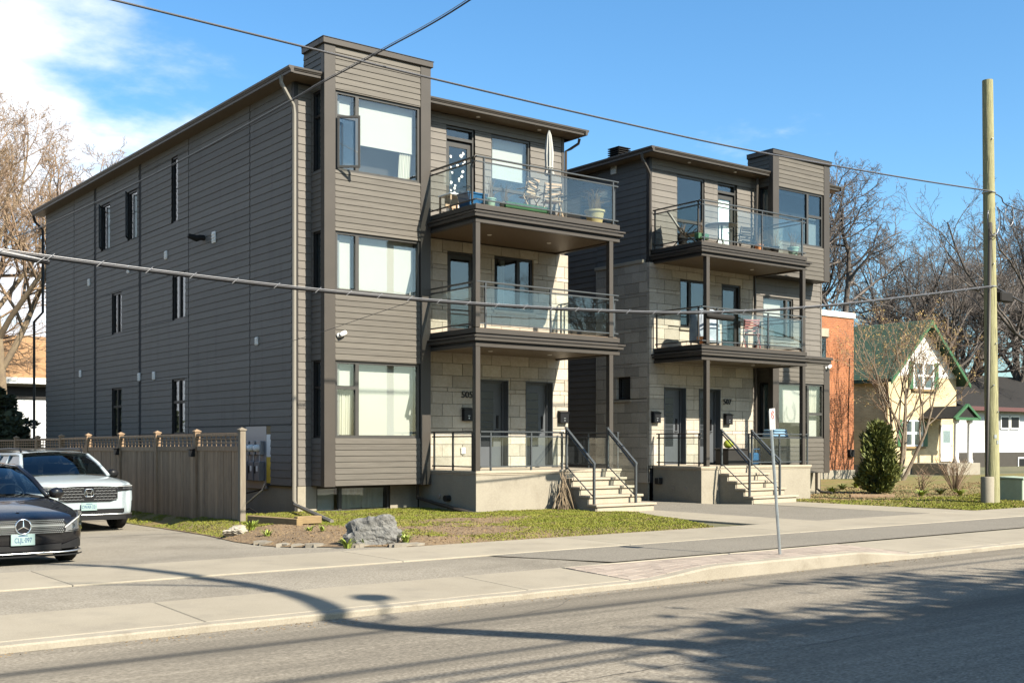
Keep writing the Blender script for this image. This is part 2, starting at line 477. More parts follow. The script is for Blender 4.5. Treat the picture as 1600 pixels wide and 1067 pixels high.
M['fence_post'] = mat('fence_post', (0.1474, 0.1257, 0.09325), .9, c2=(0.117, 0.09537, 0.06936), scale=3, stretch=(6, 6, .6), bump=.4, bscale=16, rnd=.05)
M['timber'] = mat('timber', (0.1836, 0.1275, 0.0561), .85, c2=(0.1428, 0.0969, 0.04335), scale=5, stretch=(1, 1, 6), bump=.4, bscale=20)
M['polewood'] = mat('polewood', (.235, .225, .118), .9, c2=(.15, .14, .075), scale=2.6, stretch=(9, 9, .35), bump=1.0, bscale=7, c3=(.29, .28, .165), scale3=9, amt3=.6, stains=((.09, .08, .05), 5, .60, .72, .7), dist=.02, spec=.15)
M['rock'] = mat('rock', (0.1102, 0.1076, 0.09914), .92, c2=(0.0486, 0.0486, 0.04666), scale=3.2, detail=9, lo=.42, hi=.60, bump=1.0, bscale=11, c3=(0.162, 0.1588, 0.1458), scale3=7, amt3=.6, dist=.05)
M['rock_pale'] = mat('rock_pale', (0.255, 0.232, 0.1887), .92, c2=(0.204, 0.1785, 0.1377), scale=4, bump=.9, bscale=16, dist=.02)
M['flag'] = mat('flag', (0.1836, 0.1658, 0.1326), .92, c2=(0.1428, 0.1249, 0.0969), scale=4, bump=.7, bscale=22, rnd=.15, dist=.01)
M['white'] = mat('white', (0.555, 0.5475, 0.5175), .5)
M['blind'] = mat('blind', (0.29, 0.29, 0.2682), .9, c2=(0.2792, 0.2792, 0.261), scale=2)
M['curtain'] = mat('curtain', (0.374, 0.3672, 0.3128), .9, c2=(0.306, 0.2992, 0.2584), scale=3, stretch=(12, 12, .4))
M['room'] = mat('room', (.12, .12, .12), .9)
M['room_warm'] = mat('room_warm', (0.136, 0.1258, 0.102), .9)
M['black'] = mat('black', (.012, .012, .013), .35, spec=0.12)
M['black_matte'] = mat('black_matte', (.018, .017, .016), .7, spec=0.08)
M['rail'] = mat('rail', (0.044, 0.04928, 0.05192), .38, metal=.0, c2=(0.0396, 0.044, 0.0462), scale=4, spec=0.3)
M['rail_brown'] = mat('rail_brown', (0.04046, 0.03713, 0.03332), .4, spec=0.25)
M['door'] = mat('door', (0.068, 0.0736, 0.08), .42, c2=(0.0624, 0.068, 0.0736), scale=2, spec=0.2)
M['door_strip'] = mat('door_strip', (0.0153, 0.01714, 0.01897), .25, spec=0.35)
M['door_pale'] = mat('door_pale', (.62, .68, .64), .5)
M['soffit'] = mat('soffit', (0.09299, 0.0715, 0.04653), .5, spec=0.25)
M['roof'] = mat('roof', (0.0238, 0.02244, 0.02176), .95, c2=(0.017, 0.01632, 0.01564), scale=8, bump=.8, bscale=40, dist=.01, spec=0.1)
M['metal'] = mat('metal', (.42, .43, .43), .38, metal=.85, c2=(.34, .35, .35), scale=8)
M['cable'] = mat('cable', (.035, .035, .037), .42, spec=0.15)
M['cable_grey'] = mat('cable_grey', (.22, .22, .225), .35, metal=.4, spec=0.3)
M['chrome'] = mat('chrome', (.78, .79, .8), .12, metal=1.0)
M['orange_brick'] = brick_mat('orange_brick', (.245, .08, .022), (.195, .058, .016), (.225, .135, .08), .21, .075)
M['yellow_brick'] = brick_mat('yellow_brick', (.41, .325, .185), (.33, .255, .14), (.40, .34, .235), .21, .072)
M['green_paint'] = mat('green_paint', (0.02232, 0.08432, 0.02976), .55, c2=(0.01736, 0.06448, 0.0248), scale=4)
M['green_roof'] = mat('green_roof', (0.0192, 0.051, 0.0312), .9, c2=(0.0132, 0.036, 0.0228), scale=2.0, c3=(0.03, 0.072, 0.045), scale3=7, amt3=.6, bump=.6, bscale=10, dist=.03)
M['glass'] = glass('glass', (.955, .975, .965), ior=1.6, wave=.05)
M['glass_dark'] = glass('glass_dark', (.72, .78, .80), ior=1.62, wave=.05)
M['glass_rail'] = glass('glass_rail', (.925, .962, .955), ior=1.5, wave=.05)
M['glass_car'] = glass('glass_car', (.20, .24, .25), ior=1.55, extra=.03)
M['spout_sunlit'] = mat('spout_sunlit', (0.1318, 0.119, 0.0952), .45)  # siding colour brightened: sunlight on the pipe is put into the colour
M['backing'] = mat('backing', (.016, .015, .015), .9)
M['tar'] = mat('tar', (.03, .028, .026), .7)
M['offwhite'] = mat('offwhite', (.40, .41, .42), .8, c2=(.36, .37, .38), scale=1.2)

# ------------------------------------------------------------------ ground, road, sidewalk
KY = 9.82                                # kerb line
struct(MB().poly([(-900, -900, -.25), (900, -900, -.25), (900, 900, -.25), (-900, 900, -.25)]).build('ground', M['ground']))
def interp(y, pts):
    for (a, p), (b, q) in zip(pts, pts[1:]):
        if y <= b:
            return p + (q-p)*max(0, (y-a)/(b-a))
    return pts[-1][1]
def smooth01(t): t = max(0, min(1, t)); return t*t*(3-2*t)
# road: one strip with a slight crown
rows = []
for y in [-4.2, -2, 0, 2.6, 5, 7.5, 9.2, 9.6, KY + .02]:
    z = .05*(1-((y-2.8)/7.05)**2)
    rows.append([(x, y, z - .03) for x in (-80, -20, 0, 6, 12, 20, 40, 90, 400)])
road = struct(MB().grid(rows, flip=True).build('road', M['asphalt']))
def kerb_h(x):
    up = smooth01((x-9.45)/1.5) * (1 - smooth01((x-13.5)/1.6))
    return .035 + .105*up
xs = [-80, -30, -10] + [i*.2 for i in range(-10, 200)] + [60, 120, 400]
kr = []
for x in xs:
    h = kerb_h(x); j = .009*mnoise.noise((x*1.7, 0, 0)) + .005*mnoise.noise((x*6.1, 2, 0)); h += .006*mnoise.noise((x*2.3, 5, 0))
    c = .02 if h > .08 else .012
    kr.append([(x, KY+j, -.1), (x, KY+j, h-c-.004), (x, KY+c+j, h), (x, KY+.155, h+.004), (x, KY+.155, -.1)])
kerb = struct(MB().grid(kr).build('kerb', M['curb']))

side = struct(MB().box(-80, 400, KY+.16, 14.80, -.1, .025).build('sidewalk', M['drive']))
def slab(x0, x1, y0, y1, za, zb, mt, name='slab', parent=side):
    g = .006
    m = MB(); x0 += g; x1 -= g; y0 += g; y1 -= g
    c = .008
    m.v += [(x0, y0, -.05), (x1, y0, -.05), (x1, y1, -.05), (x0, y1, -.05),
            (x0, y0, za-c), (x1, y0, za-c), (x1, y1, zb-c), (x0, y1, zb-c),
            (x0+c, y0+c, za), (x1-c, y0+c, za), (x1-c, y1-c, zb), (x0+c, y1-c, zb)]
    for b in (0, 4):
        for i in range(4):
            j = (i+1) % 4
            m.f.append((b+i, b+j, b+4+j, b+4+i))
    m.f.append((8, 9, 10, 11))
    return m.build(name, mt, parent)
# front walk (next to the kerb), with the paver strip between x 9.45 and 13.6
edges = [-12, -7.2, -3.4, .42, 4.18, 7.9, 9.44]
for a, b in zip(edges, edges[1:]):
    slab(a, b, KY+.16, 11.28, .043, .078, M['walk'])
edges = [15.1, 17.6, 21.4, 25.2, 29, 32.8, 37, 42, 50, 60, 80, 120]
for a, b in zip(edges, edges[1:]):
    slab(a, b, KY+.16, 11.28, .043, .078, M['walk'])
# pavers
pav = struct(MB().box(9.44, 15.1, KY+.157, 11.279, -.08, .032).build('paver_strip', M['soil']))
px = 9.46
ri = 0
y = KY+.17
def pz(x, y):
    t = (y-KY-.16)/1.12
    return (kerb_h(x)+.006)*(1-t) + .082*t
while y < 11.08:
    x = 9.46 - (ri % 2)*.15
    while x < 15.08:
        a, b = max(x, 9.46), min(x+.30, 15.08)
        if b-a > .05:
            g = .004; e = rng.uniform(-.0015, .0015)
            q = MB()
            c4 = [(a+g, y+g), (b-g, y+g), (b-g, y+.196), (a+g, y+.196)]
            q.v += [(X, Y, -.04) for X, Y in c4] + [(X, Y, pz(X, Y)+e-.004) for X, Y in c4]
            i4 = [(a+g+.004, y+g+.004), (b-g-.004, y+g+.004), (b-g-.004, y+.192), (a+g+.004, y+.192)]
            q.v += [(X, Y, pz(X, Y)+e) for X, Y in i4]
            for k0 in (0, 4):
                for k in range(4): q.f.append((k0+k, k0+(k+1) % 4, k0+4+(k+1) % 4, k0+4+k))
            q.f.append((8, 9, 10, 11))
            q.build('paver', M['paver'], pav)
        x += .30
    y += .20; ri += 1
slab(9.46, 15.08, y+.0, 11.28, .085, .083, M['walk'], 'edging', pav)
# asphalt boulevard between the two walks
struct(MB().grid([[(x, yy, z) for x in (-80, 0, 10, 20, 60, 400)] for yy, z in ((11.28, .066), (12.2, .078), (13.1, .07))], flip=True).build('boulevard', M['drive']))
struct(MB().poly([(10.4, 11.33, .086), (22.5, 11.33, .086), (24.0, 13.05, .086), (9.6, 13.05, .086)]).build('asphalt_patch', M['drive_new']))
edges = [-14, -9, -4.4, -.3, 3.95, 8.25, 12.4, 16.5, 20.6, 24.7, 28.8, 33, 37, 41, 46, 52, 60, 75, 100]
for a, b in zip(edges, edges[1:]):
    slab(a, b, 13.1, 14.80, .088, .096, M['walk'])

# lots
struct(MB().poly([(9.6, 14.8, .05), (400, 14.8, .05), (400, 300, .05), (9.6, 300, .05)]).build('lot_ground', M['ground']))
def drive_z(y): return .085 - .115*smooth01((y-14.8)/3.0) - .045*smooth01((y-17)/7)
DE = [(14.8, 9.45), (15.5, 8.80), (16.5, 8.40), (18.6, 8.34), (20.5, 8.60), (24, 8.70), (80, 8.70)]
struct(MB().grid([[(-16, yy, drive_z(yy)), (-4, yy, drive_z(yy)), (4, yy, drive_z(yy)), (interp(yy, DE), yy, drive_z(yy))] for yy in [14.8, 15.15, 15.5, 16, 16.5, 17, 17.5, 18, 18.6, 19.5, 21, 22.5, 24, 30, 60, 80]], flip=True).build('driveway', M['drive']))
struct(MB().poly([(19.2, 14.8, .088), (23.2, 14.8, .088), (23.1, 19.8, .088), (22.36, 20.6, .088), (22.36, 42, .088), (19.2, 42, .088)]).build('driveway', M['drive_new']))
wk = struct(MB().box(17.42, 19.2, 14.8, 22.0, 0, .0865).build('path', M['walk']))
slab(17.42, 19.19, 14.81, 16.9, .094, .094, M['walk'], 'slab', wk)
slab(17.42, 19.19, 16.9, 19.5, .094, .096, M['walk'], 'slab', wk)
wk = struct(MB().box(23.2, 25.0, 14.8, 19.9, 0, .0865).build('path', M['walk']))
slab(23.21, 24.98, 14.81, 17.2, .094, .094, M['walk'], 'slab', wk)
slab(23.21, 24.98, 17.2, 19.9, .094, .096, M['walk'], 'slab', wk)

BL = [(14.82, 9.42), (15.5, 8.77), (16.5, 8.37), (18.6, 8.31), (20.5, 8.57), (23, 8.67)]
BR = [(14.82, 16.2), (18.2, 17.38), (19.3, 17.42), (23, 17.42)]
def bed_z(x, y):
    xl = interp(y, BL)
    k = smooth01((x-xl)/1.1)
    e = max(0, min((y-14.8)/.5, (x-xl)/.4, 1))
    return drive_z(y)*(1-k) + .07*k + .012 + .045*e + .05*(mnoise.noise((x*.8, y*.8, 3))+.4)*e + .012*mnoise.noise((x*6, y*6, 1))*e
rows = []
y = 14.82
while y < 23.0:
    a, b = interp(y, BL), interp(y, BR)
    rows.append([(a+(b-a)*i/90, y, bed_z(a+(b-a)*i/90, y)) for i in range(91)])
    y += .1
struct(MB().grid(rows, flip=True).build('front_garden', M['soil'], smooth=True))
# grass strip along the fence
rows = [[(8.66+(9.7-8.66)*i/8, yy, drive_z(yy)+.012+(.08-drive_z(yy))*smooth01(i/8)+.02*mnoise.noise((i*.7, yy*1.5, 0))*(i > 0)) for i in range(9)] for yy in np.arange(22.9, 42, .3)]
struct(MB().grid(rows, flip=True).build('fence_verge', M['lawn'], smooth=True))
def lot_z(x, y):
    return .09 + .03*mnoise.noise((x*.5, y*.5, 9)) + .10*smooth01((y-19)/8) * smooth01((x-30)/4)
rows = [[(25.0+(60-25.0)*i/110, yy, lot_z(25+35*i/110, yy)) for i in range(111)] for yy in np.arange(14.82, 30, .25)]
struct(MB().grid(rows, flip=True).build('side_lawn', M['lawn'], smooth=True))

def blades(name, pts, mt, h=(.03, .07), w=.012, lean=.5, seed=1):
    r = np.random.default_rng(seed)
    P = np.array(pts, dtype=np.float32); n = len(P)
    H = r.uniform(h[0], h[1], n); A = r.uniform(0, 2*np.pi, n); B = r.uniform(0, 2*np.pi, n); Ln = r.uniform(0, lean, n)*H
    W = r.uniform(.6, 1.4, n)*w
    dx, dy = np.cos(A)*W, np.sin(A)*W
    V = np.empty((n, 3, 3), dtype=np.float32)
    V[:, 0] = P + np.stack([dx, dy, np.zeros(n)], 1)
    V[:, 1] = P - np.stack([dx, dy, np.zeros(n)], 1)
    V[:, 2] = P + np.stack([np.cos(B)*Ln, np.sin(B)*Ln, H], 1)
    me = np_mesh(name, V.reshape(-1, 3), np.arange(n*3).reshape(n, 3), mt)
    o = bpy.data.objects.new(name, me); COL.objects.link(o)
    return o
def green_front(x, y):
    g = mnoise.noise((x*.55, y*.55, 20))*.5 + mnoise.noise((x*2, y*2, 5))*.25
    g += -.12 + .75*smooth01((y-18.6)/1.4) + .6*smooth01((x-12.0)/2.5)*(1-smooth01((y-17.4)/1.4)) + .45*smooth01((x-14.5)/1.5)
    if x < 10.4 and y < 19.6: g -= .7*smooth01((10.6-x)/1.2)
    return g
gp, dp = [], []
r2 = random.Random(3)
for _ in range(150000):
    y = r2.uniform(14.85, 22.9); x = r2.uniform(interp(y, BL)+.03, interp(y, BR)-.02)
    g = green_front(x, y)
    if r2.random() < .95*smooth01((g+.22)/.5):
        gp.append((x, y, bed_z(x, y)-.003))
    elif r2.random() < .13:
        dp.append((x, y, bed_z(x, y)-.003))
tag(blades('lawn_grass', gp, M['grass'], (.010, .034), .010, 1.6, 2), 'patchy short green grass on the front garden', 'grass', kind='stuff')
tag(blades('dry_grass', dp, M['drygrass'], (.006, .022), .014, 3.0, 3), 'dead brown grass and litter on the front garden soil', 'grass', kind='stuff')
gp, dp = [], []
for _ in range(170000):
    y = 14.86 + 9.5*r2.random()**1.3; x = 25.03 + r2.uniform(0, 33)
    g = .80 + mnoise.noise((x*.4, y*.4, 2))*.45 - 1.3*smooth01((y-18.8-.6*mnoise.noise((x*.5, 0, 0)))/1.2)*(1 if x > 27 else .4)
    if r2.random() < g: gp.append((x, y, lot_z(x, y)-.003))
    elif r2.random() < .14: dp.append((x, y, lot_z(x, y)-.003))
tag(blades('lawn_grass', gp, M['grass'], (.018, .045), .015, 1.5, 4), 'bright green lawn strip beside the right-hand sidewalk', 'grass', kind='stuff')
tag(blades('dry_grass', dp, M['drygrass'], (.02, .06), .018, 2.0, 5), 'brown leaf litter in the bed behind the lawn', 'leaf litter', kind='stuff')
gp = []
for _ in range(9000):
    y = r2.uniform(22.9, 34); x = 8.7 + .8*r2.random()
    if mnoise.noise((x*2, y*1.2, 4)) < -.05: continue
    gp.append((x, y, drive_z(y)+.01+(.08-drive_z(y))*smooth01((x-8.66)/1.04)))
tag(blades('lawn_grass', gp, M['grass'], (.012, .035), .011, 1.5, 6), 'narrow weedy grass strip along the fence foot', 'grass', kind='stuff')

# cracks and sealed joints in the road
def road_z(y):
    ys = [-4.2, -2, 0, 2.6, 5, 7.5, 9.2, 9.6, KY+.02]; zs = [.05*(1-((q-2.8)/7.05)**2)-.03 for q in ys]
    return float(np.interp(y, ys, zs))
cr_ = random.Random(12)
def crack(pts, w, label):
    m = MB(); P_ = []
    for (x0, y0), (x1, y1) in zip(pts, pts[1:]):
        n = max(2, int(math.hypot(x1-x0, y1-y0)/.12))
        for i in range(n): P_.append((x0+(x1-x0)*i/n, y0+(y1-y0)*i/n))
    ra, rb = [], []
    for i, (x, y) in enumerate(P_):
        j = .03*mnoise.noise((x*2.1, y*2.1, 7)) + .012*cr_.uniform(-1, 1); ww = w*cr_.uniform(.3, 1.0)
        dx, dy = (P_[min(i+1, len(P_)-1)][0]-P_[max(i-1, 0)][0], P_[min(i+1, len(P_)-1)][1]-P_[max(i-1, 0)][1]); l = math.hypot(dx, dy) or 1
        nx, ny = -dy/l, dx/l
        for q, r_ in ((ww, ra), (-ww, rb)):
            X, Y = x+nx*(j+q), y+ny*(j+q); r_.append((X, Y, road_z(Y)+.003))
    m.grid([ra, rb]); o = m.build('road_crack', M['tar'], road)
    return o
crack([(-4, 5.9), (4, 6.1), (9, 6.0), (16, 6.15), (30, 6.1)], .006, '')
crack([(6.9, 8.9), (7.6, 9.1), (8.2, 9.6)], .004, '')
crack([(8.6, 4.6), (10.2, 4.9), (11.6, 4.7), (13.5, 5.3)], .004, '')
crack([(11.8, 9.2), (12.6, 7.8), (14.5, 7.2)], .004, '')
# grit and leaf crumbs along the gutter
gp = []
for _ in range(5200):
    x = r2.uniform(0, 32); y = KY - .02 - abs(r2.gauss(0, .16))
    if mnoise.noise((x*.9, 3, 0)) + .15 > r2.random()*.9: gp.append((x, y, road_z(y)+.001))
tag(blades('gutter_grit', gp, M['drygrass'], (.002, .010), .010, 3.0, 8), 'grit and leaf crumbs along the gutter', 'grit', kind='stuff')

# ------------------------------------------------------------------ the two apartment buildings
# P maps (a along the wall, d into the building, z)
def front(y0): return lambda a, d, z: (a, y0+d, z)
def left(x0): return lambda a, d, z: (x0+d, a, z)
def pbox(m, P, a0, a1, d0, d1, z0, z1, c=None):
    p, q = P(a0, d0, z0), P(a1, d1, z1)
    if c: m.bbox(p[0], q[0], p[1], q[1], p[2], q[2], c)
    else: m.box(p[0], q[0], p[1], q[1], p[2], q[2])
    return m
def wall_sheet(m, P, a0, a1, z0, z1, holes, d=0.0):
    As = sorted({a0, a1} | {min(max(h[i], a0), a1) for h in holes for i in (0, 1)})
    Zs = sorted({z0, z1} | {min(max(h[i], z0), z1) for h in holes for i in (2, 3)})
    ix = {}
    def vid(i, k):
        if (i, k) not in ix:
            ix[i, k] = len(m.v); m.v.append(P(As[i], d, Zs[k]))
        return ix[i, k]
    for i in range(len(As)-1):
        for k in range(len(Zs)-1):
            ca, cz = (As[i]+As[i+1])/2, (Zs[k]+Zs[k+1])/2
            if any(h[0] < ca < h[1] and h[2] < cz < h[3] for h in holes): continue
            m.f.append((vid(i, k), vid(i+1, k), vid(i+1, k+1), vid(i, k+1)))
# lap board, unit length and height; thicker at its lower edge
def lap_mesh(name, mt, side):
    m = MB()
    pr = [(0, 0), (-.020, 0), (-.021, .04), (-.007, 1), (0, 1)]
    for a in (0, 1):
        for d, z in pr:
            m.v.append((d, a, z) if side else (a, d, z))
    n = len(pr)
    for i in range(n):
        j = (i+1) % n
        q = (i, j, n+j, n+i); m.f.append(q if side else q[::-1])
    m.f.append(tuple(range(n)) if not side else tuple(range(n))[::-1]); m.f.append(tuple(range(n, 2*n))[::-1] if not side else tuple(range(n, 2*n)))
    return m.mesh(name, mt)
LAP = {}
for k in ('siding', 'bayboard'):
    LAP[k, 0] = lap_mesh('board', M[k], False)
    LAP[k, 1] = lap_mesh('board', M[k], True)
def boards(parent, P, side, a0, a1, z0, z1, h, holes, mk='siding', name='board', joined=None):
    z = z0
    while z < z1 - .01:
        zt = min(z+h, z1)
        for (b0, b1, c0, c1) in rsub((a0, a1, z, zt), holes):
            if b1-b0 < .02 or c1-c0 < .015: continue
            p = P(b0+.002, -.001, c0+.004)
            sc = (1, b1-b0-.004, c1-c0-.005) if side else (b1-b0-.004, 1, c1-c0-.005)
            if joined is None:
                obj_of(LAP[mk, 1 if side else 0], name, parent, p, sc)
            else:
                me = LAP[mk, 1 if side else 0]; base = len(joined.v)
                for v in me.vertices:
                    joined.v.append((p[0]+v.co.x*sc[0], p[1]+v.co.y*sc[1], p[2]+v.co.z*sc[2]))
                for f in me.polygons:
                    joined.f.append(tuple(base+i for i in f.vertices))
        z = zt
COURSE = [.29, .29, .29, .10]
def stones(parent, P, a0, a1, z0, z1, holes, k0=0, off0=0.0, rot=0):
    z = z0; k = k0
    r = random.Random(int(a0*100+z0*10))
    while z < z1 - .02:
        h = COURSE[k % 4]
        zt = z+h if z1-(z+h) > .06 else z1
        a = a0 - off0 - (0 if k % 2 == 0 else .29)
        while a < a1:
            ln = .585 if h > .15 else r.choice((.585, .44, .73))
            for (b0, b1, c0, c1) in rsub((max(a, a0), min(a+ln, a1), z, zt), holes):
                if b1-b0 < .03 or c1-c0 < .03: continue
                m = MB(); pr = r.uniform(-.004, .004)
                pbox(m, P, b0+.004, b1-.004, -.03+pr, .07, c0+.004, c1-.004, .005)
                m.build('stone_block', M['stone'], parent)
            a += ln
        z = zt; k += 1
def bars(P, a0, a1, z0, z1, w, d0, d1, vs_=(), hs=()):
    """frame: outer bars, vertical bars at vs_, horizontal bars (a0,a1,z) hs; one welded-looking mesh"""
    m = MB()
    pbox(m, P, a0, a0+w, d0, d1, z0, z1); pbox(m, P, a1-w, a1, d0, d1, z0, z1)
    pbox(m, P, a0+w-.004, a1-w+.004, d0+.001, d1, z0, z0+w); pbox(m, P, a0+w-.004, a1-w+.004, d0+.001, d1, z1-w, z1)
    for v in vs_: pbox(m, P, v-w*.8, v+w*.8, d0-.002, d1, z0+w-.004, z1-w+.004)
    for (b0, b1, z) in hs: pbox(m, P, b0, b1, d0+.001, d1, z-w*.7, z+w*.7)
    return m
def window(parent, P, a0, a1, z0, z1, cells, fw=.055, fm='frame', gm='glass', vs_=(), hs=(), rec=.06, room='room', depth=1.6, surround=.03):
    """cells: list of (a0,a1,z0,z1,cover) ; cover = None | ('blind', fraction from top) | 'curtain'"""
    w = bars(P, a0, a1, z0, z1, fw, rec-.03, rec+.05, vs_, hs).build('window', M[fm], parent)
    for (b0, b1, c0, c1, cov) in cells:
        m = MB(); pbox(m, P, b0, b1, rec+.005, rec+.017, c0, c1); m.build('pane', M[gm], w)
        if cov:
            if cov[0] == 'blind':
                m = MB(); pbox(m, P, b0+.012, b1-.012, rec+.15, rec+.154, c1-(c1-c0)*cov[1], c1+.02)
                pbox(m, P, b0+.012, b1-.012, rec+.143, rec+.161, c1-(c1-c0)*cov[1]-.02, c1-(c1-c0)*cov[1]+.004)
                m.build('blind', M['blind'], w)
            else:
                rowb, rowt = [], []
                n = 40; b2 = b0+(b1-b0)*cov[2]; b1_ = b0+(b1-b0)*cov[1]
                for i in range(n+1):
                    a = b1_+(b2-b1_)*i/n; d = rec+.16+.03*math.sin(i*1.25)+.012*math.sin(i*2.9)
                    rowb.append(P(a, d, c0+.01)); rowt.append(P(a, d*.9, c1-.01))
                MB().grid([rowb, rowt]).build('curtain', M['curtain' if cov[0] == 'curtain' else 'white'], w, smooth=True)
    # the room behind
    m = MB()
    e = .004
    c = [P(a0+e, .05+rec, z0+e), P(a1-e, .05+rec, z0+e), P(a1-e, .05+rec, z1-e), P(a0+e, .05+rec, z1-e)]
    g = [P(a0-.5, .3, z0-.3), P(a1+.5, .3, z0-.3), P(a1+.5, .3, z1+.2), P(a0-.5, .3, z1+.2)]
    g = [P(a0+e, .3, z0+e), P(a1-e, .3, z0+e), P(a1-e, .3, z1-e), P(a0+e, .3, z1-e)]
    k = [P(a0+e, depth, z0+e), P(a1-e, depth, z0+e), P(a1-e, depth, z1-e), P(a0+e, depth, z1-e)]
    m.v += c + g + k
    for b in (0, 4):
        for i in range(4): m.f.append((b+i, b+(i+1) % 4, b+4+(i+1) % 4, b+4+i))
    m.f.append((8, 9, 10, 11))
    m.build('interior', M[room], w)
    # reveal lining between wall face and frame
    return w
def sill(w, P, a0, a1, z, mt, d0=-.05, d1=.05, h=.05):
    m = MB(); pbox(m, P, a0, a1, d0, d1, z-h, z-.003, .006); return m.build('sill', mt, w)
def panel_door(parent, P, a0, a1, z0, z1, hinge=1, rec=.20):
    fr = MB(); w = .06
    pbox(fr, P, a0, a0+w, rec-.05, rec+.08, z0, z1); pbox(fr, P, a1-w, a1, rec-.05, rec+.08, z0, z1); pbox(fr, P, a0+w-.003, a1-w+.003, rec-.049, rec+.08, z1-w, z1)
    # reveal
    pbox(fr, P, a0-.004, a0+.012, -.02, rec-.05, z0, z1); pbox(fr, P, a1-.012, a1+.004, -.02, rec-.05, z0, z1); pbox(fr, P, a0+.01, a1-.01, -.02, rec-.05, z1-.012, z1+.002)
    m = MB(); pbox(m, P, a0+w, a1-w, rec, rec+.05, z0+.02, z1-w, .004)
    d = m.build('door', M['door'], parent)
    fr.build('door_frame', M['door'], d)
    # tall strip of dark lights with grooves
    s0, s1 = (a0+w+.05, a0+w+.05+(a1-a0)*.52) if hinge > 0 else (a1-w-.05-(a1-a0)*.52, a1-w-.05)
    zz = [z0+.52, z0+.76, z0+1.02, z0+1.14, z0+1.36, z0+1.48, z0+1.70, z1-.26]
    for p, q in zip(zz, zz[1:]):
        m = MB(); pbox(m, P, s0, s1, rec-.008, rec+.01, p+.008, q-.008, .004); m.build('door_light', M['door_strip'], d)
    h = s1+.12 if hinge > 0 else s0-.12
    m = MB(); pbox(m, P, h-.03, h+.03, rec-.03, rec, z0+.98, z0+1.30, .008); m.build('lock_plate', M['black'], d)
    m = MB(); p = P(h, rec-.06, z0+.93)
    m.tube([P(h, rec, z0+.93), p, P(h-.12*hinge, rec-.06, z0+.93)], .013, 8); m.build('handle', M['black'], d)
    m = MB(); pbox(m, P, a0, a1, -.06, rec+.06, z0-.03, z0+.02, .006); m.build('threshold', M['walk'], d)
    return d
def glass_door(parent, P, a0, a1, z0, z1, zt=None, hinge=1, dm='frame', gm='glass_dark', rec=.10, room='room', blind=None, stickers=False):
    """full-lite door with an optional transom above zt"""
    top = zt if zt else z1
    m = bars(P, a0, a1, z0, z1, .05, rec-.06, rec+.06, (), [(a0, a1, zt+.03)] if zt else ())
    pbox(m, P, a0+.05, a0+.16, rec, rec+.045, z0+.03, top-.04); pbox(m, P, a1-.16, a1-.05, rec, rec+.045, z0+.03, top-.04)
    pbox(m, P, a0+.158, a1-.158, rec+.001, rec+.045, z0+.03, z0+.25); pbox(m, P, a0+.158, a1-.158, rec+.001, rec+.045, top-.16, top-.04)
    d = m.build('door', M[dm], parent)
    m = MB(); pbox(m, P, a0+.155, a1-.155, rec+.015, rec+.025, z0+.25, top-.16); m.build('pane', M[gm], d)
    if zt:
        m = MB(); pbox(m, P, a0+.05, a1-.05, rec+.015, rec+.025, zt+.065, z1-.05); m.build('transom_pane', M[gm], d)
    if blind:
        m = MB(); pbox(m, P, a0+.16, a1-.16, rec+.05, rec+.054, z0+.25, top-.16); m.build('blind', M[blind], d)
    if stickers:
        r = random.Random(11)
        for i in range(24):
            ca, cz = a0+.2+(a1-a0-.4)*r.random(), z0+.3+(top-z0-.55)*(i+.5)/24
            n = r.choice((3, 5, 6, 8)); s = r.uniform(.022, .05)
            m = MB(); pts = []
            for k in range(n):
                an = 2*math.pi*k/n+r.random()*.5; rr = s*r.uniform(.7, 1.2)
                pts.append((ca+rr*math.cos(an), cz+rr*math.sin(an)))
            b = len(m.v)
            for q in (rec+.010, rec+.0145):
                for p in pts: m.v.append(P(p[0], q, p[1]))
            m.f.append(tuple(range(n))); m.f.append(tuple(range(n, 2*n))[::-1])
            for k in range(n): m.f.append((k, (k+1) % n, n+(k+1) % n, n+k))
            m.build('paper_cutout', M['white'], d)
    h = a1-.10 if hinge > 0 else a0+.10
    m = MB(); m.tube([P(h, rec, z0+.98), P(h, rec-.05, z0+.98), P(h-.12*hinge, rec-.05, z0+.98)], .012, 8); m.build('handle', M['black'], d)
    m = MB(); c = [P(a0, rec+.06, z0), P(a1, rec+.06, z0), P(a1, rec+.06, z1), P(a0, rec+.06, z1)]; k = [P(a0, 1.5, z0), P(a1, 1.5, z0), P(a1, 1.5, z1), P(a0, 1.5, z1)]
    m.v += c+k
    for i in range(4): m.f.append((i, (i+1) % 4, 4+(i+1) % 4, 4+i))
    m.f.append((4, 5, 6, 7)); m.build('interior', M[room], d)
    return d
def rail_run(parent, p, q, zt, zb, posts, mt, gl=True, gap=.09, ends=(0, 0)):
    """railing in plan from p to q: top rail, second rail, bottom rail, posts at fractions, glass between"""
    p, q = Vector((p[0], p[1], 0)), Vector((q[0], q[1], 0))
    d = q-p; ln = d.length; ang = math.atan2(d.y, d.x)
    Mx = Matrix.Translation(p) @ Matrix.Rotation(ang, 4, 'Z')
    def b(name, x0, x1, y0, y1, z0, z1, mt_, c=.003):
        MB().bbox(x0, x1, y0, y1, z0, z1, c).rot(Mx).build(name, mt_, parent)
    b('top_rail', -ends[0], ln+ends[1], -.03, .03, zt-.03, zt, mt)
    b('second_rail', 0, ln, -.014, .014, zt-gap-.045, zt-gap-.015, mt)
    b('bottom_rail', 0, ln, -.014, .014, zb+.075, zb+.105, mt)
    ps = [ln*f for f in posts]
    for x in ps:
        b('post', x-.019, x+.019, -.0195, .0195, zb, zt-.028, mt)
    if gl:
        for x0, x1 in zip(ps, ps[1:]):
            b('glass_panel', x0+.02, x1-.02, -.005, .005, zb+.106, zt-gap-.046, M['glass_rail'], .001)
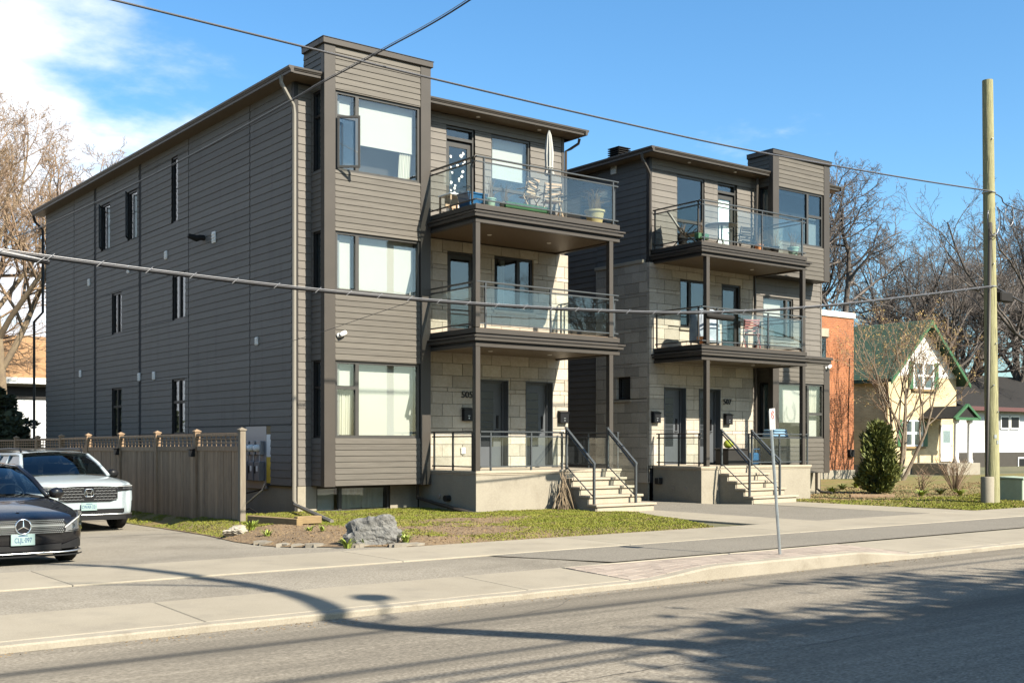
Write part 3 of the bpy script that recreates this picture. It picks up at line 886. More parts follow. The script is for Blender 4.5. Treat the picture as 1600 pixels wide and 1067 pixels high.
def balcony(parent, x0, x1, yf, yw, zdeck, zbeam, rail_z, posts_f, posts_s, side, mt_r, open_left=True):
    """projecting balcony: deck, moulded fascia, beam, soffit boards, railing"""
    b = MB().box(x0+.01, x1-.01, yf+.05, yw-.12, zdeck-.10, zdeck-.012).build('balcony', M['soffit'], parent)
    # three-sided fascia courses
    def course(name, o, z0, z1, mt, c=.006, th=.04):
        MB().bbox(x0-o, x1+o, yf-o, yf-o+th, z0, z1, c).build(name, mt, b)
        MB().bbox(x0-o, x0-o+th, yf-o+th+.001, yw-.11, z0+.001, z1-.001, c).build(name, mt, b)
        MB().bbox(x1+o-th, x1+o, yf-o+th+.001, yw-.11, z0+.001, z1-.001, c).build(name, mt, b)
    course('deck_edge', 0, zdeck-.115, zdeck, M['trim'])
    course('crown_moulding', .10, zdeck-.205, zdeck-.165, M['trim'])
    course('crown_moulding', .065, zdeck-.285, zdeck-.215, M['trim'])
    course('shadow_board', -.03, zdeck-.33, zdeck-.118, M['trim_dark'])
    course('beam', 0, zbeam, zdeck-.335, M['trim'], th=.12)
    # soffit boards
    n = int((yw-yf-.2)/.10)
    for i in range(n):
        y = yf+.125+i*.10
        if y+.096 > yw-.1: break
        MB().bbox(x0+.045, x1-.045, y, y+.096, zbeam+.035, zbeam+.047, .004).build('soffit_board', M['soffit'], b)
    # deck planks
    n = int((yw-yf-.1)/.14)
    for i in range(n):
        y = yf+.045+i*.14
        MB().bbox(x0+.045, x1-.045, y, y+.134, zdeck-.012, zdeck+.012, .003).build('deck_plank', M['fence'], b)
    for fx in (.3, .72):
        MB().lathe([(.05, 0), (.055, .004), (.055, .02)], (x0+(x1-x0)*fx, (yf+yw)/2, zbeam+.022), 14).build('pot_light', M['white'], b)
    rail_run(b, (x0+.03, yf+.03), (x1-.03, yf+.03), rail_z, zdeck+.012, posts_f, mt_r)
    rail_run(b, (x0+.03, yf+.06), (x0+.03, yw-.14), rail_z-.002, zdeck+.012, posts_s, M['rail_brown'])
    rail_run(b, (x1-.03, yf+.06), (x1-.03, yw-.14), rail_z-.002, zdeck+.012, posts_s, mt_r)
    return b
def column(parent, x, y, z0, z1, s=.125):
    c = MB().bbox(x, x+s, y, y+s, z0, z1, .006).build('post', M['trim'], parent)
    return c
def downspout(parent, pts, r=.04, mt='trim'):
    m = MB(); m.tube(pts, r, 6); return m.build('downspout', M[mt], parent, autos=40)
def steps(parent, x0, x1, yt, z0, z1, n, tread):
    """n risers from z1 down to z0, going to -y from yt"""
    h = (z1-z0)/n
    st = None
    prof = [(yt+.02, z0-.1)]
    for i in range(n-1):
        y = yt - (n-1-i)*tread
        prof += [(y+.03, z0-.1 if i == 0 else z0+h*i-.05), (y+.03, z0+h*(i+1)-.05)]
    prof += [(yt+.02, z1-h-.05)]
    m = MB()
    m.prism(prof, 0, x0+.02, x1-.02)
    st = m.build('stair', M['concrete'], parent)
    for i in range(n-1):
        y = yt - (n-1-i)*tread
        z = z0+h*(i+1)
        wd = .16 if i == 0 else 0
        MB().bbox(x0, x1+wd, y-.03, y+tread+.03, z-.055, z, .008).build('tread', M['limestone'], st)
        MB().bbox(x0+.06, x1-.06+wd, y+.012, y+.03, z-h+.001, z-.056, .004).build('riser', M['limestone'], st)
    MB().bbox(x0+.06, x1-.06, yt+.012, yt+.03, z1-h+.001, z1-.07, .004).build('riser', M['limestone'], st)
    return st
def stair_rail(parent, x, yt, yb, zt, zb_, h=.92, mt='rail', glassed=False):
    """handrail down a stair: top post at yt (floor zt), bottom post at yb (floor zb_)"""
    m = MB(); m.bbox(x-.024, x+.024, yt-.024, yt+.024, zt, zt+h+.07, .004); r = m.build('stair_rail', M[mt], parent)
    MB().bbox(x-.026, x+.026, yb-.026, yb+.026, zb_, zb_+h-.01, .004).build('post', M[mt], r)
    def slope(name, za, zb2, w, hh, ya=yt, yb2=yb):
        m = MB()
        m.prism([(ya, za), (ya, za+hh), (yb2, zb2+hh), (yb2, zb2)], 0, x-w, x+w); m.build(name, M[mt], r)
    slope('handrail', zt+h+.04, zb_+h-.03, .032, .032, yt+.02, yb-.03)
    slope('second_rail', zt+h-.06, zb_+h-.13, .016, .03)
    slope('lower_rail', zt+.06, zb_+.14, .012, .022)
    if glassed:
        m = MB(); m.prism([(yt-.03, zt+.09), (yt-.03, zt+h-.065), (yb+.03, zb_+h-.135), (yb+.03, zb_+.17)], 0, x-.005, x+.005); m.build('glass_panel', M['glass_rail'], r)
    return r
def eave_part(parent, x0, x1, y0, y1, zt, name='roof'):
    """low hipped roof with fascia and gutter edge"""
    zs = zt-.02
    m = MB()
    i = 2.6
    zi = zt+.42
    m.v += [(x0, y0, zt), (x1, y0, zt), (x1, y1, zt), (x0, y1, zt), (x0+i, y0+i, zi), (x1-i, y0+i, zi), (x1-i, y1-i, zi), (x0+i, y1-i, zi),
            (x0, y0, zt-.012), (x1, y0, zt-.012), (x1, y1, zt-.012), (x0, y1, zt-.012)]
    for k in range(4):
        j = (k+1) % 4
        m.f.append((k, j, 4+j, 4+k)); m.f.append((8+k, 8+j, j, k))
    m.f.append((4, 5, 6, 7)); m.f.append((11, 10, 9, 8))
    return m.build(name, M['roof'], parent)
def gutter(parent, p, q, zt):
    """moulded gutter and fascia along an edge from p to q in plan (outward normal to the right of p->q)"""
    p, q = Vector((p[0], p[1], 0)), Vector((q[0], q[1], 0)); d = q-p
    Mx = Matrix.Translation(p) @ Matrix.Rotation(math.atan2(d.y, d.x), 4, 'Z')
    pr = [(.06, -.15), (.0, -.15), (-.01, -.145), (-.012, -.095), (-.03, -.085), (-.032, -.075), (-.055, -.05), (-.058, -.012), (-.05, -.008), (.06, -.008)]
    MB().prism([(a, zt+b) for a, b in pr], 0, 0, d.length).rot(Mx).build('gutter', M['trim'], parent)
def roof_soffit(parent, x0, x1, y0, y1, z, n, along_x=True):
    m = MB().box(x0, x1, y0, y1, z, z+.02).build('soffit', M['soffit'], parent)
    return m

def cap_ring(parent, x0, x1, y0, y1, zt, o=.07, h=.13):
    m = MB().bbox(x0-o, x1+o, y0-o, y0+.12, zt-h, zt, .01); m.build('parapet_cap', M['trim'], parent)
    MB().bbox(x0-o, x0+.12, y0+.121, y1, zt-h+.001, zt-.001, .01).build('parapet_cap', M['trim'], parent)
    MB().bbox(x1-.12, x1+o, y0+.121, y1, zt-h+.001, zt-.001, .01).build('parapet_cap', M['trim'], parent)
    MB().box(x0-o-.012, x1+o+.012, y0-o-.012, y1, zt, zt+.012).build('flashing', M['trim_dark'], parent)
def bay_box(parent, x0, x1, y0, y1, z0, z1, holes_f, holes_s, top=True, joined=None):
    m = MB()
    wall_sheet(m, front(y0), x0, x1, z0, z1, holes_f); wall_sheet(m, left(x0), y0, y1, z0, z1, holes_s)
    m.poly([(x1, y0, z0), (x1, y1, z0), (x1, y1, z1), (x1, y0, z1)])
    m.poly([(x0, y0, z0), (x0, y1, z0), (x1, y1, z0), (x1, y0, z0)])
    if top: m.poly([(x0, y0, z1), (x1, y0, z1), (x1, y1, z1), (x0, y1, z1)])
    b = m.build('bay', M['trim_dark'], parent)
    tw = .25
    for a, c in ((x0-.022, x0+tw), (x1-tw, x1+.022)):
        MB().bbox(a, c, y0-.028, y0+.002, z0-.01, z1, .004).build('corner_trim', M['trim'], b)
    MB().bbox(x0-.024, x0+.002, y0+.004, y0+.13, z0-.009, z1-.001, .004).build('corner_trim', M['trim'], b)
    MB().bbox(x1-.002, x1+.024, y0+.004, y0+.5, z0-.009, z1-.001, .004).build('corner_trim', M['trim'], b)
    boards(b, front(y0), 0, x0+tw+.003, x1-tw-.003, z0+.005, z1, .131, holes_f, 'bayboard')
    boards(b, left(x0), 1, y0+.133, y1, z0+.005, z1, .131, holes_s, 'bayboard', joined=joined)
    return b
def side_slit(parent, x, y0, y1, z0, z1, bar=None, cov=('blind', 1.0)):
    P = left(x)
    cells = [(y0+.03, y1-.03, z0+.03, (bar-.02) if bar else z1-.03, cov)]
    if bar: cells.append((y0+.03, y1-.03, bar+.02, z1-.03, cov))
    return window(parent, P, y0, y1, z0, z1, cells, .035, 'frame_dark', 'glass_dark', (), [(y0, y1, bar)] if bar else (), rec=.045, depth=.45)
def casement(parent, hinge, ang, w, z0, z1):
    """opened sash: hinge point (x,y), swung by ang from the wall line"""
    Mx = Matrix.Translation((hinge[0], hinge[1], 0)) @ Matrix.Rotation(ang, 4, 'Z')
    m = MB(); f = .05
    m.bbox(0, f, -.04, 0, z0, z1, .004).bbox(w-f, w, -.04, 0, z0, z1, .004).bbox(f-.003, w-f+.003, -.039, -.001, z0, z0+f, .004).bbox(f-.003, w-f+.003, -.039, -.001, z1-f, z1, .004)
    s = m.rot(Mx).build('open_sash', M['frame'], parent)
    MB().box(f, w-f, -.024, -.016, z0+f, z1-f).rot(Mx).build('pane', M['glass'], parent)
    return s
def wall_text(txt, size, p, parent, mt, rz=0):
    me = text_mesh(txt, size, .012, 'house_number', mt)
    o = obj_of(me, 'house_number', parent, p)
    o.rotation_euler = (R(90), 0, rz)
    return o
def vent(parent, P, a, z, s=.14, mt='white'):
    m = MB(); pbox(m, P, a-s/2, a+s/2, -.05, -.015, z-s*.7, z+s*.7, .006)
    v = m.build('vent', M[mt], parent)
    for k in range(3):
        m = MB(); pbox(m, P, a-s/2+.015, a+s/2-.015, -.07, -.048, z-s*.5+k*s*.4, z-s*.5+k*s*.4+.02, .003); m.build('louvre', M[mt], v)

# ================================================================== building A (left)
YW, YB = 22.9, 22.3
A = thing('apartment_building', 'long grey-sided three-storey apartment block nearest the parked cars, number 505', 'building', (15.45, 32.2, .05), world=True)
ax0, ax1, aback = 11.63, 19.27, 41.6
PW, PS, PBf, PL = front(YW), front(22.83), front(YB), left(ax0)
bx0, bx1 = 12.04, 14.75
hole3 = [(15.62, 16.47, 6.93, 9.28), (16.96, 18.19, 7.15, 9.27)]
hole2 = [(15.60, 16.46, 4.19, 6.25), (17.0, 18.22, 4.94, 6.28)]
hole1 = [(16.55, 17.41, 1.05, 3.21), (17.98, 18.84, 1.05, 3.21)]
base_w = [(12.15, 14.05, .12, .70)]
sw = {'C3': (34.92, 35.72, 7.51, 8.92), 'B3': (32.62, 33.38, 7.51, 8.92), 'A3': (29.57, 30.02, 7.51, 9.26), 'A2': (29.06, 29.95, 4.92, 6.13),
      'B2': (33.9, 34.75, 4.9, 6.12), 'A1': (29.09, 29.98, 1.9, 3.36), 'B1': (33.9, 34.75, 1.84, 3.3)}
side_holes = list(sw.values())
meter_hole = (24.06, 25.42, .5, 2.06)
m = MB()
wall_sheet(m, PW, ax0, ax1, 0, 9.6, hole3+hole2+hole1+base_w)
wall_sheet(m, PL, YW, aback, .70, 9.6, side_holes)
m.poly([(ax1, YW, 0), (ax1, aback, 0), (ax1, aback, 9.6), (ax1, YW, 9.6)])
m.poly([(ax0, aback, 0), (ax1, aback, 0), (ax1, aback, 9.6), (ax0, aback, 9.6)])
m.poly([(ax0, YW, 9.6), (ax1, YW, 9.6), (ax1, aback, 9.6), (ax0, aback, 9.6)])
m.build('wall', M['backing'], A)
# foundation
m = MB(); m.box(ax0+.06, bx1, YW-.025, YW-.003, -.1, .118); m.box(ax0+.06, 12.148, YW-.025, YW-.003, .118, .715); m.box(14.052, bx1+.05, YW-.025, YW-.003, .118, .715)
m.box(ax0+.06, ax0+.2, YW, aback, -.1, .70)
m.build('foundation', M['concrete'], A)
# side wall boards: nearest panels piece by piece, far ones joined
joints = [(23.02, 25.12), (25.16, 28.81), (28.85, 32.28), (32.48, 36.18), (36.4, 38.38), (38.42, 41.56)]
far = MB()
for i, (a, b) in enumerate(joints):
    boards(A, PL, 1, a, b, .72, 9.56, .17, side_holes + ([meter_hole] if i < 2 else []), joined=None if i < 2 else far)
MB().bbox(ax0-.03, ax0+.075, YW-.03, YW+.09, .71, 9.53, .006).build('corner_trim', M['trim_dark'], A)
for y in (32.30, 36.20):
    MB().box(ax0-.004, ax0+.05, y, y+.16, .7, 9.55).build('expansion_strip', M['backing'], A)
for k, (a, b, c, d) in sw.items():
    bar = {'A1': 2.75, 'B1': 2.75}.get(k)
    vs_ = () if k in ('A3', 'C3', 'B3') else ((a+b)/2,)
    mid = (a+b)/2
    cl = [(a+.05, b-.05, c+.05, d-.05, None)] if not vs_ else [(a+.05, mid-.04, c+.05, d-.05, None), (mid+.04, b-.05, c+.05, d-.05, ('curtain', .1, .9))]
    window(A, PL, a, b, c, d, cl, .05, 'frame_dark', 'glass_dark', vs_, [(a, b, bar)] if bar else (), rec=.05)
for (a, b, c, d) in (sw['B3'], sw['C3']):
    Mx = Matrix.Translation((ax0-.01, b-.06, 0)) @ Matrix.Rotation(R(-118), 4, 'Z')
    w = .40
    q = MB(); q.bbox(0, .035, -.03, 0, c+.05, d-.05, .003).bbox(w-.035, w, -.03, 0, c+.05, d-.05, .003).bbox(.033, w-.033, -.029, -.001, c+.05, c+.09, .003).bbox(.033, w-.033, -.029, -.001, d-.09, d-.05, .003)
    s = q.rot(Mx).build('open_sash', M['frame_dark'], A)
    MB().box(.03, w-.03, -.02, -.012, c+.08, d-.08).rot(Mx).build('pane', M['glass_dark'], s)
for u, v in ((140.5, 441.5), (202, 421), (261, 399), (127, 584), (219, 589), (242, 587), (403, 533)):
    p = onX(u, v, ax0); vent(A, PL, p.y, p.z, .16 if u < 300 else .13)
p = onX(336, 371, ax0); vent(A, PL, p.y, p.z, .2)
p = onX(320, 372, ax0)
m = MB(); m.tube([(ax0, p.y, p.z), (ax0-.12, p.y, p.z), (ax0-.2, p.y+.02, p.z-.03), (ax0-.42, p.y+.05, p.z+.02)], [.07, .07, .085, .06], 10); m.build('exhaust_pipe', M['black_matte'], A, autos=40)
# front strip left of the bay
boards(A, PW, 0, ax0+.078, bx0, .72, 9.5, .17, [])
# third floor front
boards(A, PW, 0, bx1+.02, ax1-.06, 6.50, 9.53, .17, hole3)
MB().bbox(ax1-.06, ax1+.03, YW-.03, YW+.06, 6.5, 9.53, .006).build('corner_trim', M['trim'], A)
# stone front
m = MB(); wall_sheet(m, PS, bx1-.1, ax1+.06, .98, 6.5, hole2+hole1)
m.poly([(ax1+.06, 22.83, .98), (ax1+.06, 24.2, .98), (ax1+.06, 24.2, 6.5), (ax1+.06, 22.83, 6.5)])
m.build('mortar', M['mortar'], A)
stones(A, PS, bx1-.08, ax1+.10, 1.05, 6.50, hole2+hole1, 0, .1)
for (a0, a1, z0, z1) in hole1:      # lintel course over the doors
    pass
# windows and doors
w3 = window(A, PW, *hole3[1], [(17.015, 18.135, 7.205, 7.90, None), (17.015, 18.135, 8.0, 9.215, ('blind', .78))], .055, 'frame', 'glass', (), [(16.96, 18.19, 7.95)], rec=.05, room='room')
sill(w3, PW, 16.94, 18.21, 7.15, M['trim'], -.04)
glass_door(A, PW, *hole3[0], zt=8.97, dm='frame', gm='glass_dark', stickers=True)
glass_door(A, front(22.8), *hole2[0], dm='frame_dark', gm='glass_dark', hinge=1)
w2 = window(A, front(22.8), *hole2[1], [(17.06, 17.72, 5.0, 6.22, ('curtain', .35, .6)), (17.83, 18.16, 5.0, 6.22, None)], .06, 'frame_dark', 'glass_dark', (17.775,), (), rec=.08)
sill(w2, front(22.8), 16.95, 18.27, 4.94, M['limestone'], -.05, .08, .07)
for h in hole1: panel_door(A, front(22.8), *h)
bwin = window(A, front(YW-.02), 12.15, 14.05, .12, .70, [(12.2, 12.72, .17, .65, ('blind', 1.)), (12.82, 14.0, .17, .65, ('curtain', 0, 1))], .05, 'frame', 'glass', (12.77,), (), rec=.08, room='room_warm')
MB().bbox(11.9, 14.9, YW-.22, YW-.03, -.02, .10, .01).build('window_well_curb', M['concrete'], bwin)
# bay
bw1, bw2, bw3 = (12.31, 14.49, 1.78, 3.46), (12.31, 14.49, 4.98, 6.28), (12.31, 14.49, 7.61, 9.34)
sl = [(22.46, 22.80, 1.78, 3.46), (22.46, 22.80, 4.98, 6.28), (22.46, 22.80, 7.61, 9.34)]
bay = bay_box(A, bx0, bx1, YB, YW+.35, .72, 10.40, [bw1, bw2, bw3], sl, joined=far)
fo = far.build('distant_boards', M['siding'], A); fo['kind'] = 'stuff'
def bay_cells(w, bar, covs, right=False):
    a0, a1, z0, z1 = w
    if not right:
        mu = a0+.545; sm = (a0+.055, mu-.045); bg = (mu+.045, a1-.055)
    else:
        mu = a1-.72; sm = (mu+.045, a1-.055); bg = (a0+.055, mu-.045)
    cells = [(bg[0], bg[1], z0+.055, z1-.055, covs[0])]
    hs = []
    if bar:
        cells += [(sm[0], sm[1], bar+.04, z1-.055, covs[1]), (sm[0], sm[1], z0+.055, bar-.04, covs[2])]
        hs = [(min(sm)-.06, max(sm)+.06, bar)]
    else:
        cells += [(sm[0], sm[1], z0+.055, z1-.055, covs[1])]
    return cells, (mu,), hs
c, v_, h_ = bay_cells(bw1, 2.88, (('blind', .985), ('blind', 1.), ('curtain', 0, 1)))
wa = window(A, PBf, *bw1, c, .055, 'frame', 'glass', v_, h_, rec=.05)
c, v_, h_ = bay_cells(bw2, None, (('blind', .99), ('blind', .97)))
wb = window(A, PBf, *bw2, c, .055, 'frame', 'glass', v_, h_, rec=.05)
c, v_, h_ = bay_cells(bw3, 8.80, (('blind', .60), ('blind', 1.), None))
wc = window(A, PBf, *bw3, c, .055, 'frame', 'glass', v_, h_, rec=.05)
# white drape at the lower right of the third-floor bay window
rb, rt = [], []
for i in range(31):
    a = 14.08 + .30*i/30; d = YB+.24+.025*math.sin(i*1.4)
    rb.append((a-.03, d, 7.67)); rt.append((a+.02, d, 8.5))
MB().grid([rb, rt]).build('curtain', M['curtain'], wc, smooth=True)
casement(wc, (12.35, YB-.01), R(-38), .50, 7.65, 8.78)
for s, br in zip(sl, (2.88, None, 8.80)):
    side_slit(A, bx0, *s, bar=br)
cap_ring(bay, bx0, bx1, YB, YW+.35, 10.43)
# eaves
roof = eave_part(A, 11.27, 19.63, 22.40, 42.0, 9.705)
gutter(A, (11.27, 22.40), (12.02, 22.40), 9.70)
gutter(A, (14.77, 22.40), (19.63, 22.40), 9.70)
gutter(A, (11.27, 42.0), (11.27, 22.341), 9.698)
gutter(A, (19.63, 22.341), (19.63, 42.0), 9.698)
roof_soffit(A, 11.28, 11.66, 22.42, 41.98, 9.545, 0)
roof_soffit(A, 11.661, 12.03, 22.42, 22.93, 9.545, 0)
roof_soffit(A, 14.76, 19.62, 22.42, 22.93, 9.546, 0)
for x in (16.4, 18.3):
    MB().lathe([(.045, 0), (.05, .004), (.05, .02)], (x, 22.66, 9.53), 14).build('pot_light', M['white'], A)
# balconies, posts, porch
b2 = balcony(A, 14.77, 19.05, 20.5, 22.9, 4.19, 3.775, 5.22, (.06, .50, .96), (.05, .96), 0, M['rail'])
b3 = balcony(A, 14.77, 19.05, 20.5, 22.97, 6.90, 6.49, 7.95, (.05, .50, .96), (.05, .96), 0, M['rail'])
for x in (14.775, 18.715):
    column(A, x, 20.505, 1.05, 3.776)
    column(A, x, 20.505, 4.20, 6.491)
porch = MB().box(14.80, 19.08, 20.53, 22.82, -.1, .965).build('porch', M['concrete'], A)
MB().bbox(14.78, 19.12, 20.50, 22.80, .985, 1.05, .012).build('porch_slab', M['limestone'], porch)
MB().bbox(14.79, 19.10, 20.515, 22.80, .955, .984, .006).build('porch_slab', M['limestone'], porch)
steps(A, 17.27, 19.0, 20.5, .09, 1.05, 5, .28)
rail_run(porch, (14.83, 20.62), (14.83, 22.3), 1.93, 1.05, (.05, .5, .95), M['rail_brown'])
rail_run(porch, (14.92, 20.54), (17.30, 20.54), 1.93, 1.05, (.12, .60, .985), M['rail'])
rail_run(porch, (19.03, 20.54), (19.03, 22.72), 1.93, 1.05, (.01, .5, .97), M['rail'])
stair_rail(A, 17.33, 20.46, 19.50, 1.05, .285)
stair_rail(A, 18.62, 20.46, 19.50, 1.05, .285, glassed=True)
p = onY(700, 768, 20.52)
MB().tube([(14.80, 21.55, .42), (14.66, 21.55, .42)], .07, 12).build('exhaust_pipe', M['black_matte'], porch)
MB().tube([(14.80, 21.95, .45), (14.77, 21.95, .45)], .045, 12).build('wall_outlet', M['paver'], porch)
wall_text('505', .23, (onY(729.5, 617, 22.79).x, 22.775, onY(729.5, 617, 22.79).z), A, M['frame_dark'])
m = MB().bbox(15.98, 16.10, 22.76, 22.80, 1.40, 1.56, .01); m.build('outlet_cover', M['white'], A)
# downspouts
dsp = downspout(A, [(11.22, 22.72, 9.55), (11.22, 22.72, 9.40), (11.42, 22.74, 9.12), (11.53, 22.76, 8.98), (11.555, 22.765, 8.8), (11.555, 22.765, .42), (11.54, 22.70, .33), (10.75, 19.62, .16)], .045, 'spout_sunlit')
downspout(A, [(19.60, 22.62, 9.52), (19.60, 22.66, 9.40), (19.45, 22.80, 9.27), (19.34, 22.86, 9.2), (19.33, 22.86, 6.6)], .04)
downspout(A, [(11.24, 41.7, 9.5), (11.3, 41.7, 9.3), (11.56, 41.72, 9.05), (11.56, 41.72, 6.2), (11.40, 42.2, 5.9), (11.40, 42.2, .5)], .045, 'trim_dark')
downspout(A, [(14.62, 22.6, .70), (14.62, 22.6, .40), (14.7, 22.0, .3), (14.70, 20.6, .14), (14.9, 20.35, .11)], .04)
# meter recess
m = MB(); m.box(ax0-.002, ax0+.03, 24.3, 25.41, .62, 2.05); m.build('meter_board', M['cable_grey'], A)
m = MB(); m.box(ax0-.006, ax0+.01, 24.06, 24.28, 1.35, 1.86); m.build('house_wrap', M['white'], A)
m = MB(); m.box(ax0-.005, ax0+.01, 24.06, 24.28, .76, 1.349); m.build('sheathing', mat('sheathing', (.55, .36, .02), .7, c2=(.4, .27, .02), scale=6), A)
m = MB(); m.box(ax0-.005, ax0+.01, 24.06, 24.28, 1.861, 2.05); m.build('stud', M['timber'], A)
mbk = mat('meter_box', (.10, .10, .105), .5)
for i, y in enumerate((24.52, 24.84, 25.16)):
    t = thing('electric_meter', 'round glass electricity meter on the side wall, ' + ('nearest the street', 'middle of the three', 'nearest the fence')[i], 'meter', (ax0, y, 1.55), group='electricity meters on the side wall')
    MB().bbox(-.10, -.004, -.11, .11, -.16, .16, .01).build('socket', M['cable_grey'], t)
    q = MB().lathe([(.085, 0), (.085, .03), (.075, .09), (.05, .11), (.0, .115)], (0, 0, 0), 16, False); q.rot(Matrix.Translation((-.10, 0, 0)) @ Matrix.Rotation(R(-90), 4, 'Y')); q.build('dial_cover', M['white'], t, smooth=True)
    t2 = thing('disconnect_box', 'grey switch box under the meters, ' + ('nearest the street', 'middle of the three', 'nearest the fence')[i], 'switch box', (ax0, y, 1.02), group='switch boxes on the side wall')
    MB().bbox(-.14, -.004, -.13, .13, -.22, .22, .012).build('box', mbk, t2)
    MB().bbox(-.16, -.138, .06, .10, -.05, .12, .004).build('lever', M['black'], t2)
    MB().bbox(-.147, -.139, -.06, .02, .0, .12, .002).build('sticker', M['white'], t2)
    MB().tube([(-.06, 0, .22), (-.06, 0, .37)], .018, 8).build('conduit', M['metal'], t2)
t = MB().tube([(ax0-.08, 24.2, .74), (ax0-.12, 24.25, .6), (ax0-.28, 24.8, .25), (ax0-.4, 25.0, .06)], .022, 8).build('service_conduit', M['metal'])
tag(t, 'slanted metal conduit running from the meters to the ground', 'conduit')
t = MB().tube([(ax0-.06, 24.3, .62), (ax0-.2, 25.0, .5), (ax0-.3, 25.4, .2), (ax0-.3, 25.2, .08), (ax0-.5, 24.6, .1), (ax0-.45, 24.2, .2), (ax0-.4, 23.9, .1)], .018, 6).build('loose_cable', M['black'])
tag(t, 'loose black cable drooping below the electricity meters', 'cable')

# ================================================================== building B (right)
B = thing('apartment_building', 'second grey and stone three-storey apartment block beside the orange brick building, number 507', 'building', (26.1, 32.2, .05), world=True)
qx0, qx1, qback = 22.38, 29.85, 41.0
cx0, cx1 = 26.84, 29.46
h3 = [(23.44, 24.56, 7.15, 9.2), (25.11, 25.94, 6.93, 9.22)]
h2 = [(23.49, 24.6, 4.9, 6.27), (25.19, 26.0, 4.19, 6.27), (27.1, 28.5, 4.85, 6.08)]
h1 = [(22.85, 23.70, 1.05, 3.21), (24.25, 25.12, 1.05, 3.21)]
PLB = left(qx0)
PLS = left(qx0-.07)
swin = (23.56, 24.12, 2.88, 3.52)
m = MB()
wall_sheet(m, PW, qx0, qx1, 0, 9.6, h3+h2+h1)
wall_sheet(m, PLB, YW, qback, 0, 9.6, [swin])
m.poly([(qx1, YW, 0), (qx1, qback, 0), (qx1, qback, 9.6), (qx1, YW, 9.6)])
m.poly([(qx0, qback, 0), (qx1, qback, 0), (qx1, qback, 9.6), (qx0, qback, 9.6)])
m.poly([(qx0, YW, 9.6), (qx1, YW, 9.6), (qx1, qback, 9.6), (qx0, qback, 9.6)])
m.build('wall', M['backing'], B)
m = MB(); m.box(26.3, qx1-.05, YW-.02, YW-.002, -.1, .76); m.build('foundation', M['concrete'], B)
boards(B, PLB, 1, 23.0, 25.03, 6.72, 9.56, .17, [])
boards(B, PLB, 1, 25.04, 29.2, .75, 9.56, .17, [])
fb = MB(); boards(B, PLB, 1, 29.23, 40.9, .75, 9.56, .17, [], joined=fb); o = fb.build('distant_boards', M['siding'], B); o['kind'] = 'stuff'
MB().bbox(qx0-.03, qx0+.075, YW-.03, YW+.09, 6.62, 9.53, .006).build('corner_trim', M['trim_dark'], B)
boards(B, PW, 0, qx0+.078, cx0, 6.62, 9.53, .17, h3)
boards(B, PW, 0, 26.62, qx1-.03, 4.2, 6.7, .17, h2)
boards(B, PW, 0, 26.62, 26.86, .78, 4.2, .17, [])
MB().bbox(qx1-.03, qx1+.03, YW-.03, YW+.09, 4.2, 9.53, .006).build('corner_trim', M['siding'], B)
m = MB(); wall_sheet(m, PS, qx0-.07, 26.56, .98, 6.62, h1+h2); wall_sheet(m, PLS, 22.83, 24.97, .60, 6.62, [swin])
m.poly([(qx0-.07, 24.97, .6), (qx0, 24.97, .6), (qx0, 24.97, 6.62), (qx0-.07, 24.97, 6.62)])
m.build('mortar', M['mortar'], B)
stones(B, PS, qx0-.099, 26.56, 1.05, 6.62, h1+h2, 0, .0)
stones(B, PLS, 22.875, 25.0, .57, 6.62, [swin], 2, .25)
MB().bbox(qx0-.13, qx0-.0, 23.05, 25.03, 6.622, 6.72, .008).build('stone_cap', M['limestone'], B)
m = MB(); m.box(qx0-.06, qx0+.1, 22.9, qback, -.1, .58); m.build('foundation', M['concrete'], B)
w = window(B, left(qx0-.1), *swin, [(23.61, 24.07, 2.93, 3.47, None)], .05, 'frame_dark', 'glass_dark', (), (), rec=.12)
sill(w, left(qx0-.1), 23.5, 24.18, 2.88, M['limestone'], -.05, .08, .07)
w = window(B, PW, *h3[0], [(23.495, 24.505, 7.205, 7.88, None), (23.495, 24.505, 7.98, 9.145, None)], .055, 'frame', 'glass_dark', (), [(23.44, 24.56, 7.93)], rec=.05)
sill(w, PW, 23.42, 24.58, 7.15, M['trim'], -.04)
glass_door(B, PW, *h3[1], zt=8.93, dm='frame', gm='glass', blind='door_pale', hinge=1)
w = window(B, front(22.8), *h2[0], [(23.55, 23.86, 4.96, 6.21, None), (23.98, 24.54, 4.96, 6.21, None)], .06, 'frame_dark', 'glass_dark', (23.92,), (), rec=.08)
sill(w, front(22.8), 23.44, 24.65, 4.9, M['limestone'], -.05, .08, .07)
glass_door(B, front(22.8), *h2[1], dm='frame_dark', gm='glass_dark')
w = window(B, PW, *h2[2], [(27.16, 28.16, 4.91, 6.02, ('blind', .42)), (28.28, 28.44, 4.91, 6.02, None)], .055, 'frame', 'glass', (28.22,), (), rec=.05, room='room_warm')
sill(w, PW, 27.08, 28.52, 4.85, M['trim'], -.04)
for h in h1: panel_door(B, front(22.8), *h)
cw3, cw1 = (27.09, 29.19, 7.63, 9.25), (27.09, 29.21, 1.82, 3.46)
cs = [(22.46, 22.80, 7.63, 9.25)]
bay3 = bay_box(B, cx0, cx1, YB, YW+.35, 6.62, 10.27, [cw3], cs)
c, v_, h_ = bay_cells(cw3, 8.55, (None, None, ('blind', 1.)), True)
window(B, PBf, *cw3, c, .055, 'frame', 'glass_dark', v_, h_, rec=.05)
side_slit(B, cx0, *cs[0], cov=('curtain', .2, 1))
cap_ring(bay3, cx0, cx1, YB, YW+.35, 10.30)
cs1 = [(22.46, 22.80, 1.82, 3.46)]
bay1 = bay_box(B, cx0, cx1, YB, YW, .76, 4.20, [cw1], cs1)
